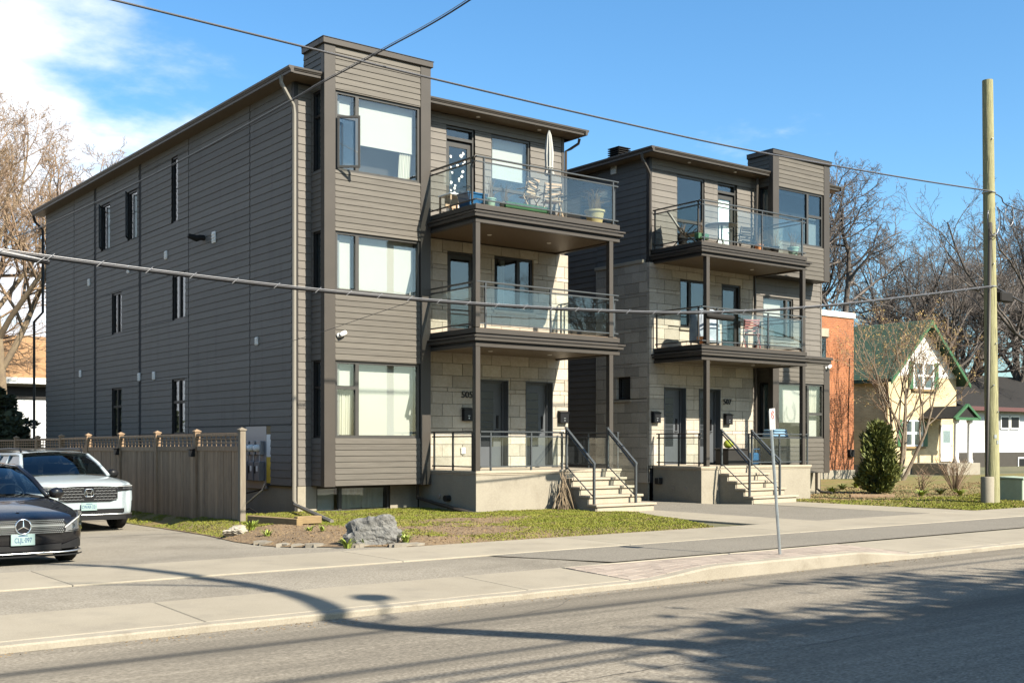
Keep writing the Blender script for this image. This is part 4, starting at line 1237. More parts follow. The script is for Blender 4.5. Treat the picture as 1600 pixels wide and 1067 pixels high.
c, v_, h_ = bay_cells(cw1, 2.55, (('blind', .72), ('curtain', 0, 1), ('blind', 1.)), True)
window(B, PBf, *cw1, c, .055, 'frame', 'glass', v_, h_, rec=.05, room='room')
side_slit(B, cx0, *cs1[0], cov=('curtain', .3, 1))
MB().bbox(cx0-.03, cx1+.10, YB-.10, YW-.03, 4.205, 4.29, .01).build('bay_cornice', M['trim'], bay1)
MB().bbox(cx0-.03, cx1+.06, YB-.06, YW-.03, 4.10, 4.204, .01).build('bay_cornice', M['trim'], bay1)
roofB = eave_part(B, 21.98, 30.2, 22.40, 41.4, 9.68)
gutter(B, (21.98, 22.40), (cx0-.02, 22.40), 9.675)
gutter(B, (21.98, 41.4), (21.98, 22.341), 9.673)
gutter(B, (30.2, 22.341), (30.2, 41.4), 9.673)
gutter(B, (cx1+.02, 22.40), (30.2, 22.40), 9.675)
roof_soffit(B, 21.99, 22.41, 22.42, 41.3, 9.525, 0)
roof_soffit(B, 22.411, cx0-.01, 22.42, 22.93, 9.525, 0)
roof_soffit(B, cx1+.01, 30.19, 22.42, 22.93, 9.525, 0)
for x in (23.7, 25.6):
    MB().lathe([(.045, 0), (.05, .004), (.05, .02)], (x, 22.66, 9.51), 14).build('pot_light', M['white'], B)
# roof vent
rv = MB().lathe([(.12, 0), (.12, .2)], (21.98+.85, 24.6, 9.72), 4).build('roof_vent', M['black_matte'], B)
for k in range(5):
    MB().bbox(22.83-.24, 22.83+.24, 24.6-.24, 24.6+.24, 9.90+k*.06, 9.925+k*.06, .008).build('vent_plate', M['black_matte'], rv)
p = onX(960, 264, qx0); vent(B, PLB, p.y, p.z, .22)
YQ = 21.0
c2 = balcony(B, 22.43, 26.77, YQ, 22.9, 4.26, 3.85, 5.27, (.14, .62, .96), (.05, .96), 0, M['rail'])
c3 = balcony(B, 22.43, 26.77, YQ, 22.97, 6.97, 6.58, 8.06, (.02, .56, .96), (.05, .96), 0, M['rail'])
for x in (22.62, 26.58):
    column(B, x, YQ+.005, 1.05, 3.851)
    column(B, x, YQ+.005, 4.27, 6.581)
pB = MB().box(22.45, 26.95, YQ+.03, 22.82, -.1, .965).build('porch', M['concrete'], B)
MB().bbox(22.41, 26.99, YQ, 22.80, .985, 1.05, .012).build('porch_slab', M['limestone'], pB)
MB().bbox(22.43, 26.97, YQ+.015, 22.80, .955, .984, .006).build('porch_slab', M['limestone'], pB)
steps(B, 23.12, 24.80, YQ, .09, 1.05, 5, .28)
rail_run(pB, (22.47, YQ+.05), (22.47, 22.7), 1.93, 1.05, (.05, .5, .95), M['rail_brown'])
rail_run(pB, (24.35, YQ+.06), (26.9, YQ+.06), 1.93, 1.05, (.0, .5, .98), M['rail'])
stair_rail(B, 23.15, YQ-.04, YQ-1.0, 1.05, .285)
stair_rail(B, 24.35, YQ-.04, YQ-1.0, 1.05, .285)
for y in (21.6, 22.05):
    MB().tube([(22.46, y, .46), (22.43, y, .46)], .035, 10).build('wall_outlet', M['paver'], pB)
MB().bbox(22.28, 22.45, 22.45, 22.6, .55, .72, .01).build('tap_cover', M['black_matte'], pB)
q = onY(1136, 628, 22.79)
wall_text('507', .23, (q.x, 22.775, q.z), B, M['frame_dark'])
downspout(B, [(21.93, 22.72, 9.52), (21.93, 22.72, 9.38), (22.15, 22.74, 9.15), (22.28, 22.77, 9.0), (22.30, 22.78, 8.8), (22.30, 22.78, 6.95)], .042)
downspout(B, [(26.62, 22.70, 9.5), (26.60, 22.78, 6.6), (26.60, 22.74, 4.3), (26.60, 22.74, 3.6), (26.60, 22.74, 1.1)], .04)
downspout(B, [(29.6, 22.85, .75), (29.6, 22.85, .25), (29.62, 22.7, .15), (29.65, 22.3, .12)], .04)

def mailbox(p, label):
    t = thing('mailbox', label, 'mailbox', p, group='wall mailboxes')
    MB().bbox(-.14, .14, -.11, 0, -.15, .13, .008).build('body', M['black'], t)
    m = MB(); m.prism([(-.125, .115), (-.125, .135), (0, .175), (0, .15)], 0, -.15, .15); m.build('lid', M['black'], t)
    MB().bbox(-.03, .03, -.118, -.108, -.03, -.015, .002).build('slot', M['metal'], t)
    MB().bbox(-.012, .012, -.118, -.108, -.10, -.06, .002).build('lock', M['metal'], t)
q = onY(731, 648, 22.74); mailbox((q.x, 22.795, q.z), 'black wall mailbox left of the 505 doors')
q = onY(880, 652, 22.74); mailbox((19.16, 22.795, q.z), 'black wall mailbox at the stone corner right of the doors')
q = onY(1023, 652, 22.74); mailbox((22.48, 22.795, q.z), 'black wall mailbox on the stone corner left of the 507 doors')
q = onY(1138, 655, 22.74); mailbox((q.x, 22.795, q.z), 'black wall mailbox right of the two 507 doors')
def security_cam(p, label, rz):
    t = thing('security_camera', label, 'camera', p, rz, group='white security cameras')
    MB().lathe([(.05, 0), (.05, .02), (.03, .04)], (0, 0, 0), 12).rot(Matrix.Rotation(R(90), 4, 'X')).build('mount', M['white'], t)
    m = MB().lathe([(.02, 0), (.05, .01), (.055, .09), (.045, .17), (.0, .172)], (0, 0, 0), 12, False); m.rot(Matrix.Translation((0, -.06, -.01)) @ Matrix.Rotation(R(60), 4, 'Y')); m.build('barrel', M['white'], t, smooth=True)
q = onY(529, 524, 22.27); security_cam((q.x, 22.27, q.z), 'white security camera on the bay under the second-floor window', 0)
q = onY(1289, 575, 22.27); security_cam((29.3, 22.27, q.z), 'white security camera on the ground-floor bay by the brick wall', 0)

# ------------------------------------------------------------------ fence
FX = 9.53
fence = thing('wooden_fence', 'weathered brown board fence with open top rails along the driveway', 'fence', (FX, 28, .05), world=True)
fy = [20.99, 23.21, 25.46, 27.86, 30.32, 32.63, 34.9, 37.2, 39.5]
for i, y in enumerate(fy):
    s = .058
    zt = 1.90 - .012*i
    MB().bbox(FX-s, FX+s, y-s, y+s, -.1, zt, .006).build('post', M['fence_post'] if i == 0 else M['fence'], fence)
    m = MB(); m.bbox(FX-.075, FX+.075, y-.075, y+.075, zt+.001, zt+.03, .006); b = len(m.v)
    m.v += [(FX-.065, y-.065, zt+.03), (FX+.065, y-.065, zt+.03), (FX+.065, y+.065, zt+.03), (FX-.065, y+.065, zt+.03), (FX, y, zt+.07)]
    m.f += [(b, b+1, b+4), (b+1, b+2, b+4), (b+2, b+3, b+4), (b+3, b, b+4)]
    m.build('post_cap', M['fence_post'] if i == 0 else M['fence'], fence)
fr = random.Random(5)
bm = {}
for i, (a, b) in enumerate(zip(fy, fy[1:])):
    a += .06; b -= .06; dz = -.012*i
    n = int((b-a)/.128); w = (b-a)/n
    for k in range(n):
        y = a+k*w
        t = fr.uniform(-.006, .006)
        MB().bbox(FX-.012+t, FX+.012+t, y+.003, y+w-.003, .06+fr.uniform(-.02, .02)+dz, 1.52+dz, .003).build('board', M['fence'], fence)
    for z0, z1, th in ((1.50, 1.60, .03), (1.80, 1.86, .035), (.25, .33, .03)):
        MB().bbox(FX-th-(.0 if z0 > 1 else -.03), FX+th+(.0 if z0 > 1 else .05), a, b, z0+dz, z1+dz, .004).build('rail', M['fence'], fence)
    for z in (1.66, 1.735):
        MB().bbox(FX-.012, FX+.012, a, b, z+dz, z+.022+dz, .003).build('slat', M['fence'], fence)
    nb = int((b-a)/.22)
    for k in range(1, nb):
        y = a+(b-a)*k/nb
        MB().bbox(FX-.011, FX+.011, y-.012, y+.012, 1.60+dz, 1.80+dz, .003).build('slat', M['fence'], fence)
for i, (u, v) in enumerate(((300, 701), (186, 704))):
    y = fy[1] if i == 0 else fy[3]
    t = thing('solar_lantern', ('black solar lantern on the fence post nearest the street', 'black solar lantern on the fence post above the white vehicle')[i], 'lantern', (FX-.06, y, 1.50), group='fence lanterns')
    MB().bbox(-.10, 0, -.06, .06, -.12, .02, .01).build('body', M['black'], t)
    MB().bbox(-.13, .0, -.08, .08, .021, .045, .01).build('cap', M['black'], t)

# ------------------------------------------------------------------ cars
paint_black = mat('paint_black', (.006, .006, .007), .3, coat=1.0, spec=.05)
paint_white = mat('paint_white', (.27, .31, .325), .35, coat=.8, spec=.3)
rubber = mat('rubber', (.012, .0115, .011), .85, c2=(.02, .019, .018), scale=20, spec=.1)
plate_m = mat('plate', (.19, .26, .245), .5, spec=.15)
plate_ink = mat('plate_ink', (.006, .03, .11), .5, spec=.1)
lamp_m = mat('lamp', (.62, .64, .66), .12, metal=.9)
lamp_glass = glass('lamp_glass', (.9, .92, .94), ior=1.5, extra=.05)
plastic = mat('car_plastic', (.012, .012, .0125), .5, spec=.12)
silver = mat('car_silver', (.5, .51, .52), .28, metal=.9)
alloy = mat('alloy', (.20, .20, .21), .3, metal=.9)
cabin = mat('cabin', (.02, .019, .018), .85, spec=.05)
def half_ring(w, zb, zs, zt):
    hm = zs-zb
    h = [(0, zb), (w*.55, zb), (w*.90, zb+.012), (w*.965, zb+.05), (w*.992, zb+hm*.25), (w, zb+hm*.55), (w*.985, zs-hm*.12), (w*.955, zs-.02), (w*.89, zs+(zt-zs)*.25), (w*.6, zs+(zt-zs)*.72), (w*.3, zs+(zt-zs)*.93), (0, zt)]
    return h
def car_body(st):
    m = MB(); rings = []
    for y, w, zb, zs, zt in st:
        h = half_ring(w, zb, zs, zt)
        ring = [(x, y, z) for x, z in h] + [(-x, y, z) for x, z in h[-2:0:-1]]
        rings.append(ring)
    m.grid(rings, wrap=True, flip=True)
    n = len(rings[0])
    m.f.append(tuple(range(n))); b = len(m.v)-n; m.f.append(tuple(range(b, b+n))[::-1])
    return m
def cprofile(st):
    pts = [(w, y) for y, w, *_ in st[:6]]
    def nose(x):
        x = abs(x)
        if x <= pts[0][0]*.97: return 0.0
        for (a, p), (b, q) in zip(pts, pts[1:]):
            if x <= b*.98: return p+(q-p)*(x-a*.97)/(b*.98-a*.97)
        return pts[-1][1]
    return nose
def front_patch(nose, xs, zlo, zhi, off, rows=3):
    m = MB(); g = []
    for r in range(rows+1):
        g.append([(x, nose(x)-off, zlo(x)+(zhi(x)-zlo(x))*r/rows) for x in xs])
    return m.grid(g)
def lin(a, b, n): return [a+(b-a)*i/n for i in range(n+1)]
def wheel(parent, x, y, r, w, sgn):
    m = MB()
    pr = [(r*.62, -w/2), (r*.92, -w/2), (r, -w/2+.03), (r, w/2-.03), (r*.92, w/2), (r*.62, w/2)]
    m.lathe(pr, (0, 0, 0), 28, False)
    Mx = Matrix.Translation((x, y, r)) @ Matrix.Rotation(R(90), 4, 'Y')
    o = m.rot(Mx).build('wheel', rubber, parent, autos=40)
    q = MB().lathe([(r*.63, -w*.3), (r*.63, w*.42), (r*.55, w*.40)], (0, 0, 0), 28, False)
    for k in range(5):
        a = 2*math.pi*k/5
        c, s = math.cos(a), math.sin(a)
        q.tube([(.03*c, .03*s, w*.36), (r*.58*c, r*.58*s, w*.40)], [.05, .03], 6)
    q.lathe([(.06, w*.30), (.055, w*.42)], (0, 0, 0), 12)
    if sgn < 0: q.rot(Matrix.Rotation(R(180), 4, 'X'))
    q.rot(Mx).build('rim', alloy, o, autos=40)
def seat(parent, x, y, z, h=.62):
    m = MB()
    m.bbox(x-.24, x+.24, y-.25, y+.22, z, z+.14, .05)
    m.bbox(x-.23, x+.23, y+.16, y+.30, z+.1, z+h, .05)
    m.bbox(x-.12, x+.12, y+.20, y+.29, z+h+.03, z+h+.20, .04)
    m.build('seat', cabin, parent, autos=50)
def mir(parent, x, y, z, paint, s):
    sg = 1 if x > 0 else -1
    m = MB().lathe([(.0, -.09), (.07, -.075), (.105, -.02), (.10, .04), (.06, .075), (0, .085)], (0, 0, 0), 14, False)
    m.rot(Matrix.Translation((x, y, z)) @ Matrix.Diagonal((1.05*s, .8*s, .95*s, 1)))
    o = m.build('mirror', paint, parent, smooth=True)
    MB().tube([(x-sg*.16, y+.02, z-.05), (x-sg*.03, y, z-.04)], .022, 6).build('mirror_arm', M['black'], o)
def greenhouse(parent, wb, yb, zb, wt, yt, zt, yr, yrb, zrb, paint, roof_z, bulge=.12, nside=3, arch=.03):
    """windshield base (half width wb at yb,zb), roof from yt to yr, rear glass foot at yrb"""
    def row(w, y, z, bl, n=10, cr=0.0):
        return [(w*(2*i/n-1), y - bl*(1-(2*i/n-1)**2), z + cr*(1-(2*i/n-1)**2)) for i in range(n+1)]
    g = []
    for k in range(7):
        t = k/6
        g.append(row(wb+(wt-wb)*t, yb+(yt-yb)*t, zb+(zt-zb)*(t+.10*math.sin(math.pi*t)), bulge*(1-.35*t), cr=.02+arch*t))
    MB().grid(g, flip=True).build('windshield', M['glass_car'], parent, smooth=True)
    g = []
    for k in range(9):
        t = k/8
        z = zt + (roof_z-zt)*math.sin(math.pi*min(1, .12+t*.8))**.6
        g.append(row(wt*(1+.02*math.sin(math.pi*t)), yt+(yr-yt)*t, z, bulge*.65*(1-2*t), cr=arch+.02))
    MB().grid(g, flip=True).build('roof', paint, parent, smooth=True)
    zr = zt + (roof_z-zt)*math.sin(math.pi*.92)**.6
    g = []
    for k in range(5):
        t = k/4
        g.append(row(wt+(wb*.95-wt)*t, yr+(yrb-yr)*t, zr+(zrb-zr)*t, -bulge*.65, cr=.03))
    MB().grid(g, flip=True).build('rear_window', M['glass_car'], parent, smooth=True)
    for s in (-1, 1):
        # side glass
        g = []
        n = 12
        lo = [(s*(wb+.035), yb+.05+(yrb-.1-yb)*i/n, zb-.02+.02*i/n) for i in range(n+1)]
        hi = []
        for i in range(n+1):
            y = lo[i][1]
            if y < yt: t = (y-yb)/(yt-yb); hi.append((s*(wb+(wt-wb)*t+.012), y, zb+(zt-zb)*t))
            elif y > yr: t = (y-yr)/(yrb-yr); hi.append((s*(wt+(wb-wt)*t+.012), y, zr+(zrb-zr)*t))
            else: hi.append((s*(wt+.012), y, zt+.0))
        MB().grid([lo, hi], flip=s > 0).build('side_window', M['glass_car'], parent)
        # pillars
        def tb(name, pts, r): MB().tube(pts, r, 8).build(name, paint, parent, smooth=True)
        tb('pillar', [(s*(wb+.03), yb-.05, zb-.03), (s*(wb*.5+wt*.5+.022), (yb+yt)/2-.01, (zb+zt)/2+.03), (s*(wt+.012), yt, zt+.012), (s*(wt+.012), yt+.3, zt+.03), (s*(wt+.012), yr, zt+.02), (s*(wb*.97), yrb, zrb)], .038)
        for k in range(1, nside):
            y = yt+(yr-yt)*k/nside*1.0
            tb('pillar', [(s*(wb+.035), y, zb-.02), (s*(wt+.015), y, zt+.01)], .035)
def plate(parent, txt, x, y, z, w=.305, h=.152):
    p = MB().bbox(x-w/2, x+w/2, y-.012, y, z-h/2, z+h/2, .006).build('licence_plate', plate_m, parent)
    me = text_mesh(txt, .085, .001, 'plate_lettering', plate_ink)
    o = obj_of(me, 'plate_lettering', p, (x, y-.0135, z-.008)); o.rotation_euler = (R(90), 0, 0); o.scale = (.70, 1.10, 1)
    MB().bbox(x-.06, x+.06, y-.0135, y-.011, z+h*.32, z+h*.39, .0005).build('plate_band', plate_ink, p)
# --- black coupe
C = thing('parked_car', 'black coupe with a round star emblem parked nose to the street', 'car', (4.20, 16.1, drive_z(17.0)), R(0), group='cars parked in the driveway')
st = [(0, .52, .30, .60, .645), (.04, .66, .25, .635, .675), (.12, .78, .21, .665, .705), (.28, .865, .19, .70, .755), (.60, .895, .175, .755, .825), (1.0, .90, .17, .80, .885), (1.45, .905, .17, .85, .935), (2.2, .905, .17, .88, .93), (3.2, .91, .18, .90, .94), (4.1, .90, .2, .90, .93), (4.5, .84, .28, .86, .89), (4.68, .70, .35, .78, .80)]
bm_ = car_body(st).build('body', paint_black, C, smooth=True)
sb = bm_.modifiers.new('sub', 'SUBSURF'); sb.levels = 1; sb.render_levels = 2
nz = cprofile(st)
front_patch(nz, lin(-.56, .56, 20), lambda x: .455+.03*(abs(x)/.56)**3, lambda x: .655-.05*(abs(x)/.56)**3, .022).build('grille', M['black'], C)
m = MB()
for r_ in range(8):
    for k in range(-21, 22):
        x = k*.0255+(.0127 if r_ % 2 else 0); z = .472+r_*.0235
        if abs(x) > .535 or math.hypot(x, z-.56) < .105 or abs(z-.565) < .016: continue
        y = nz(x)-.026
        m.box(x-.0065, x+.0065, y-.006, y, z-.0055, z+.0055)
o = m.build('grille_studs', silver, C); o['kind'] = 'stuff'
for s in (-1, 1):
    front_patch(nz, [s*v for v in lin(.10, .545, 8)][::s], lambda x: .556, lambda x: .578, .036, 1).build('grille_bar', silver, C)
ring = [(.098*math.cos(a), -.045, .562+.098*math.sin(a)) for a in lin(0, 2*math.pi, 32)[:-1]]
em = MB().tube(ring, .009, 8, closed=True).build('emblem', M['chrome'], C, smooth=True)
MB().lathe([(.0, 0), (.092, 0), (.092, .012), (0, .014)], (0, 0, 0), 24, False).rot(Matrix.Translation((0, -.03, .562)) @ Matrix.Rotation(R(90), 4, 'X')).build('emblem_disc', M['black'], em)
for k in range(3):
    a = R(90+120*k)
    MB().tube([(0, -.048, .562), (.094*math.cos(a), -.046, .562+.094*math.sin(a))], [.014, .003], 6).build('emblem_spoke', M['chrome'], em)
MB().lathe([(0, 0), (.022, .003), (.024, .0)], (0, .24, .745), 12, False).build('hood_badge', M['chrome'], C)
plate(C, 'CLJL·097', 0, -.028, .388)
front_patch(nz, lin(-.50, .50, 12), lambda x: .235, lambda x: .30+.02*(abs(x)/.5), .012).build('lower_intake', plastic, C)
for s in (-1, 1):
    xs = [s*v for v in lin(.50, .85, 10)]
    front_patch(nz, xs[::s], lambda x: .245+.03*(abs(x)-.5), lambda x: .30+.30*(abs(x)-.5), .014).build('side_intake', plastic, C)
    xs = [s*v for v in lin(.545, .872, 12)]
    lo = lambda x: .470+.12*max(0, abs(x)-.70)
    hi = lambda x: .545+.58*(abs(x)-.545)*(1.2-.6*(abs(x)-.545))
    hl = front_patch(nz, xs[::s], lo, hi, .008).build('headlight', lamp_m, C, smooth=True)
    front_patch(nz, xs[::s], lo, hi, .03).build('headlight_glass', lamp_glass, hl, smooth=True)
    front_patch(nz, xs[::s], lambda x: hi(x)-.022, lambda x: hi(x)-.006, .024, 1).build('light_bar', M['white'], hl)
    front_patch(nz, xs[2::s] if s > 0 else xs[::-1][:-2], lambda x: lo(x)+.012, lambda x: lo(x)+.022, .024, 1).build('bezel', M['black'], hl)
    for x_ in (.66, .77):
        MB().lathe([(0, -.02), (.03, -.012), (.036, .01)], (0, 0, 0), 12, False).rot(Matrix.Translation((s*x_, nz(x_)-.012, .535+.22*(x_-.6))) @ Matrix.Rotation(R(90), 4, 'X')).build('projector', M['glass_car'], hl, smooth=True)
m = MB(); m.tube([(x, nz(x)-.03, .205+.05*max(0, (abs(x)-.55))**1.2) for x in lin(-.87, .87, 24)], .013, 6); m.build('lip_trim', silver, C, smooth=True)
m = MB(); g = [[(x, nz(x)+o_, z) for x in lin(-.84, .84, 16)] for o_, z in ((-.045, .175), (-.045, .155), (.3, .15))]
m.grid(g); m.build('front_splitter', plastic, C)
greenhouse(C, .70, 1.52, .925, .535, 2.30, 1.285, 3.05, 4.15, .94, paint_black, 1.345, .16, 2)
MB().bbox(-.66, .66, 1.35, 1.95, .70, .905, .06).build('dashboard', cabin, C, autos=50)
MB().bbox(-.80, .80, 1.9, 4.0, .40, .52, .05).build('cabin_floor', cabin, C)
for x in (-.36, .36): seat(C, x, 2.45, .50)
MB().tube([(.36+.18*math.cos(a), 2.0+.06*math.sin(a), .90+.16*math.sin(a)) for a in lin(0, 2*math.pi, 24)[:-1]], .014, 6, closed=True).build('steering_wheel', M['black'], C)
for x in (-.93, .93): mir(C, x, 1.72, .93, paint_black, 1.0)
for s in (-1, 1):
    for y in (.86, 3.70): wheel(C, s*.80, y, .325, .22, s)
# --- white SUV
SV = thing('parked_suv', 'pale white SUV with a black grille and roof rails parked beside the fence', 'car', (7.17, 22.8, drive_z(23.8)), R(0), group='cars parked in the driveway')
st = [(0, .62, .40, .90, .93), (.05, .80, .31, .925, .955), (.15, .92, .28, .945, .985), (.35, .975, .265, .97, 1.02), (.9, .99, .26, 1.0, 1.065), (1.4, .997, .26, 1.03, 1.10), (2.5, .997, .26, 1.04, 1.10), (4.5, .99, .28, 1.04, 1.10), (4.9, .93, .4, 1.0, 1.05), (5.05, .8, .5, .95, 1.0)]
o = car_body(st).build('body', paint_white, SV, smooth=True)
sb = o.modifiers.new('sub', 'SUBSURF'); sb.levels = 1; sb.render_levels = 2
nz = cprofile(st)
front_patch(nz, lin(-.56, .56, 16), lambda x: .60+.05*max(0, abs(x)-.44)/.12, lambda x: .905-.02*(abs(x)/.56)**2, .02).build('grille', M['black'], SV)
hex_m = mat('grille_slat', (.30, .30, .31), .3, metal=.9)
for r_ in range(5):
    z = .635+r_*.055
    for k in range(6):
        for s in (-1, 1):
            x = s*(.13+k*.078+(.039 if r_ % 2 else 0))
            if abs(x) > .53: continue
            m = MB(); y = nz(x)-.03
            m.prism([(x-.034, z), (x-.022, z+.013), (x+.022, z+.013), (x+.034, z), (x+.022, z-.011), (x-.022, z-.011)], 1, y, y+.012) if False else None
            pts = [(x-.036, z+.004), (x-.02, z+.016), (x+.02, z+.016), (x+.036, z+.004), (x+.034, z-.006), (x+.02, z+.004), (x-.02, z+.004), (x-.034, z-.006)]
            b = len(m.v)
            for yy in (y, y+.012):
                for p in pts: m.v.append((p[0], yy, p[1]))
            m.f += [(0, 1, 6, 7), (1, 2, 5, 6), (2, 3, 4, 5)]
            for i in range(8): m.f.append((i, 8+i, 8+(i+1) % 8, (i+1) % 8))
            m.build('grille_slat', hex_m, SV)
em = MB()
fr_ = [(-.085, .70), (-.07, .845), (.07, .845), (.085, .70)]
pts = []
for (a, c), (b, d) in zip(fr_, fr_[1:]+fr_[:1]):
    for t in lin(.12, .88, 4): pts.append((a+(b-a)*t, -.035, c+(d-c)*t))
em = em.tube(pts, .008, 6, closed=True).build('emblem', M['chrome'], SV, smooth=True)
for s in (-1, 1): MB().tube([(s*.052, -.038, .82), (s*.034, -.038, .715)], .012, 6).build('emblem_bar', M['chrome'], em)
MB().tube([(-.045, -.038, .765), (.045, -.038, .765)], .011, 6).build('emblem_bar', M['chrome'], em)
plate(SV, 'CWAR·321', 0, -.035, .505)
front_patch(nz, lin(-.70, .70, 14), lambda x: .375, lambda x: .455, .014).build('lower_intake', plastic, SV)
m = MB(); m.tube([(x, nz(x)-.02, .345) for x in lin(-.88, .88, 20)], .014, 6); m.build('skid_trim', silver, SV, smooth=True)
front_patch(nz, lin(-.92, .92, 20), lambda x: .24, lambda x: .335, .02).build('skirt', plastic, SV)
for s in (-1, 1):
    xs = [s*v for v in lin(.57, .955, 12)]
    hl = front_patch(nz, xs[::s], lambda x: .80+.02*(abs(x)-.57), lambda x: .905+.015*(abs(x)-.57), .012).build('headlight', plastic, SV)
    front_patch(nz, xs[::s], lambda x: .885, lambda x: .897+.01*(abs(x)-.57), .02, 1).build('light_bar', M['white'], hl)
    front_patch(nz, xs[::s], lambda x: .80, lambda x: .91, .03).build('headlight_glass', lamp_glass, hl)
    front_patch(nz, xs[3::s] if s > 0 else xs[::-1][:-3], lambda x: .83, lambda x: .865, .022, 1).build('reflector', lamp_m, hl)
    xs = [s*v for v in lin(.885, .957, 5)]
    front_patch(nz, xs[::s], lambda x: .40, lambda x: .60, .014).build('air_curtain', plastic, SV)
greenhouse(SV, .83, 1.48, 1.09, .665, 2.20, 1.47, 4.45, 4.95, 1.10, paint_white, 1.56, .16, 3, .02)
for s in (-1, 1):
    MB().tube([(s*.62, 2.35, 1.52), (s*.62, 2.5, 1.61), (s*.62, 3.3, 1.62), (s*.62, 4.2, 1.60), (s*.62, 4.35, 1.52)], .022, 8).build('roof_rail', M['black'], SV, smooth=True)
MB().bbox(-.45, .45, 2.4, 3.4, 1.585, 1.592, .003).build('sunroof', M['black'], SV)
MB().bbox(-.78, .78, 1.35, 2.0, .85, 1.075, .06).build('dashboard', cabin, SV, autos=50)
MB().bbox(-.85, .85, 2.0, 4.6, .5, .62, .05).build('cabin_floor', cabin, SV)
for x in (-.42, .42): seat(SV, x, 2.5, .68, .60); seat(SV, x, 3.5, .68, .60)
MB().tube([(.42+.19*math.cos(a), 2.03+.06*math.sin(a), 1.07+.16*math.sin(a)) for a in lin(0, 2*math.pi, 24)[:-1]], .015, 6, closed=True).build('steering_wheel', M['black'], SV)
for x in (-1.04, 1.04): mir(SV, x, 1.72, 1.10, M['black'], 1.15)
for s in (-1, 1):
    for y in (.98, 3.85): wheel(SV, s*.875, y, .375, .25, s)

# ------------------------------------------------------------------ street sign
b0 = onZ(1219, 866, .115)
SG = thing('parking_sign', 'narrow white no-parking sign on a leaning metal post by the kerb', 'sign', (b0.x, b0.y, pz(b0.x, b0.y)-.01))
top = at(1203, 640, b0.x*SY+b0.y*CY)
dl = Vector((top.x-b0.x, top.y-b0.y, top.z-b0.z))
MB().tube([(0, 0, -.05), tuple(dl)], .022, 8).build('post', M['metal'], SG)
Mx = Matrix.Translation(dl*.945) @ Matrix.Rotation(R(19), 4, 'Z') @ Matrix.Rotation(R(-3.5), 4, 'Y')
sr = mat('sign_red', (.55, .03, .03), .45)
fc = MB().bbox(-.10, .10, -.030, -.024, -.16, .13, .002).rot(Mx).build('plate', M['white'], SG)
MB().tube([(.052*math.cos(a), -.031, .045+.052*math.sin(a)) for a in lin(0, 2*math.pi, 28)[:-1]], .009, 4, closed=True).rot(Mx).build('red_ring', sr, fc)
MB().tube([(-.037, -.032, .082), (.037, -.032, .008)], .005, 4).rot(Mx).build('red_slash', sr, fc)
me = text_mesh('P', .085, .0005, 'letter', M['black']); o = obj_of(me, 'letter', fc, tuple(Mx @ Vector((0, -.0305, .045)))); o.rotation_euler = (R(90), 0, R(19))
MB().prism([(-.07, -.075), (-.045, -.06), (-.045, -.07), (.045, -.07), (.045, -.06), (.07, -.075), (.045, -.09), (.045, -.08), (-.045, -.08), (-.045, -.09)], 1, -.0315, -.0302).rot(Mx).build('arrow', sr, fc)
MB().bbox(-.06, .06, -.0312, -.0303, -.125, -.118, .0002).rot(Mx).build('text_line', M['black'], fc)
MB().bbox(-.05, .05, -.0312, -.0303, -.143, -.136, .0002).rot(Mx).build('text_line', M['black'], fc)

# ------------------------------------------------------------------ utility pole, wires
pb = onZ(1551, 785, .09)
UP = thing('utility_pole', 'tall greenish wooden utility pole with a concrete guard on the right-hand lawn', 'pole', (pb.x, pb.y, .09))
dp_ = pb.x*SY+pb.y*CY
tp = at(1543, 126, dp_) - Vector((pb.x, pb.y, .09))
m = MB(); n = 14
m.tube([tuple(tp*(i/n)) if i else (0, 0, -.3) for i in range(n+1)], [.185-.05*i/n for i in range(n+1)], 20); m.build('pole', M['polewood'], UP, autos=50)
gpt = at(1538, 780, dp_) - Vector((pb.x, pb.y, .09))
MB().lathe([(.17, -.1), (.17, .66), (.16, .69), (0, .69)], (gpt.x-.02, gpt.y-.10, 0), 22, False).build('concrete_guard', M['concrete'], UP, autos=40)
MB().tube([(gpt.x-.02, gpt.y-.10, .6), (gpt.x+.0, gpt.y-.08, .8), tuple(tp*.66+Vector((-.16, -.12, 0)))], .045, 10).build('riser_conduit', M['trim'], UP, smooth=True)
zA = tp*((8.29-.09)/tp.z); zB = tp*((5.80-.09)/tp.z)
for z_ in (zA, zB):
    MB().tube([tuple(z_+Vector((.17*math.cos(a), .17*math.sin(a), 0))) for a in lin(0, 2*math.pi, 16)[:-1]], .012, 5, closed=True).build('strap', M['metal'], UP)
def loop(c, r, n=14, a0=0, a1=2*math.pi): return [(c[0]+r*math.cos(a)*.8, c[1]-.2, c[2]+r*math.sin(a)*1.15) for a in lin(a0, a1, n)]
for c_, r_, mt_ in (((zA.x-.12, zA.y, zA.z-.75), .36, 'cable_grey'), ((zA.x-.10, zA.y-.02, zA.z-.78), .38, 'cable'), ((zA.x+.52, zA.y-.05, zA.z-.70), .30, 'cable'), ((zA.x+.58, zA.y-.05, zA.z-.55), .26, 'cable_grey')):
    MB().tube(loop(c_, r_, 18, R(150), R(420)), .011, 6).build('drip_loop', M[mt_], UP, smooth=True)
MB().bbox(zB.x+.35, zB.x+.95, zB.y-.12, zB.y+.06, zB.z-.36, zB.z-.10, .03).rot(Matrix.Identity(4)).build('splice_case', M['black_matte'], UP)
MB().bbox(zB.x-.9, zB.x-.5, zB.y-.05, zB.y+.05, zB.z-.16, zB.z-.06, .03).build('splice_case', M['black_matte'], UP)
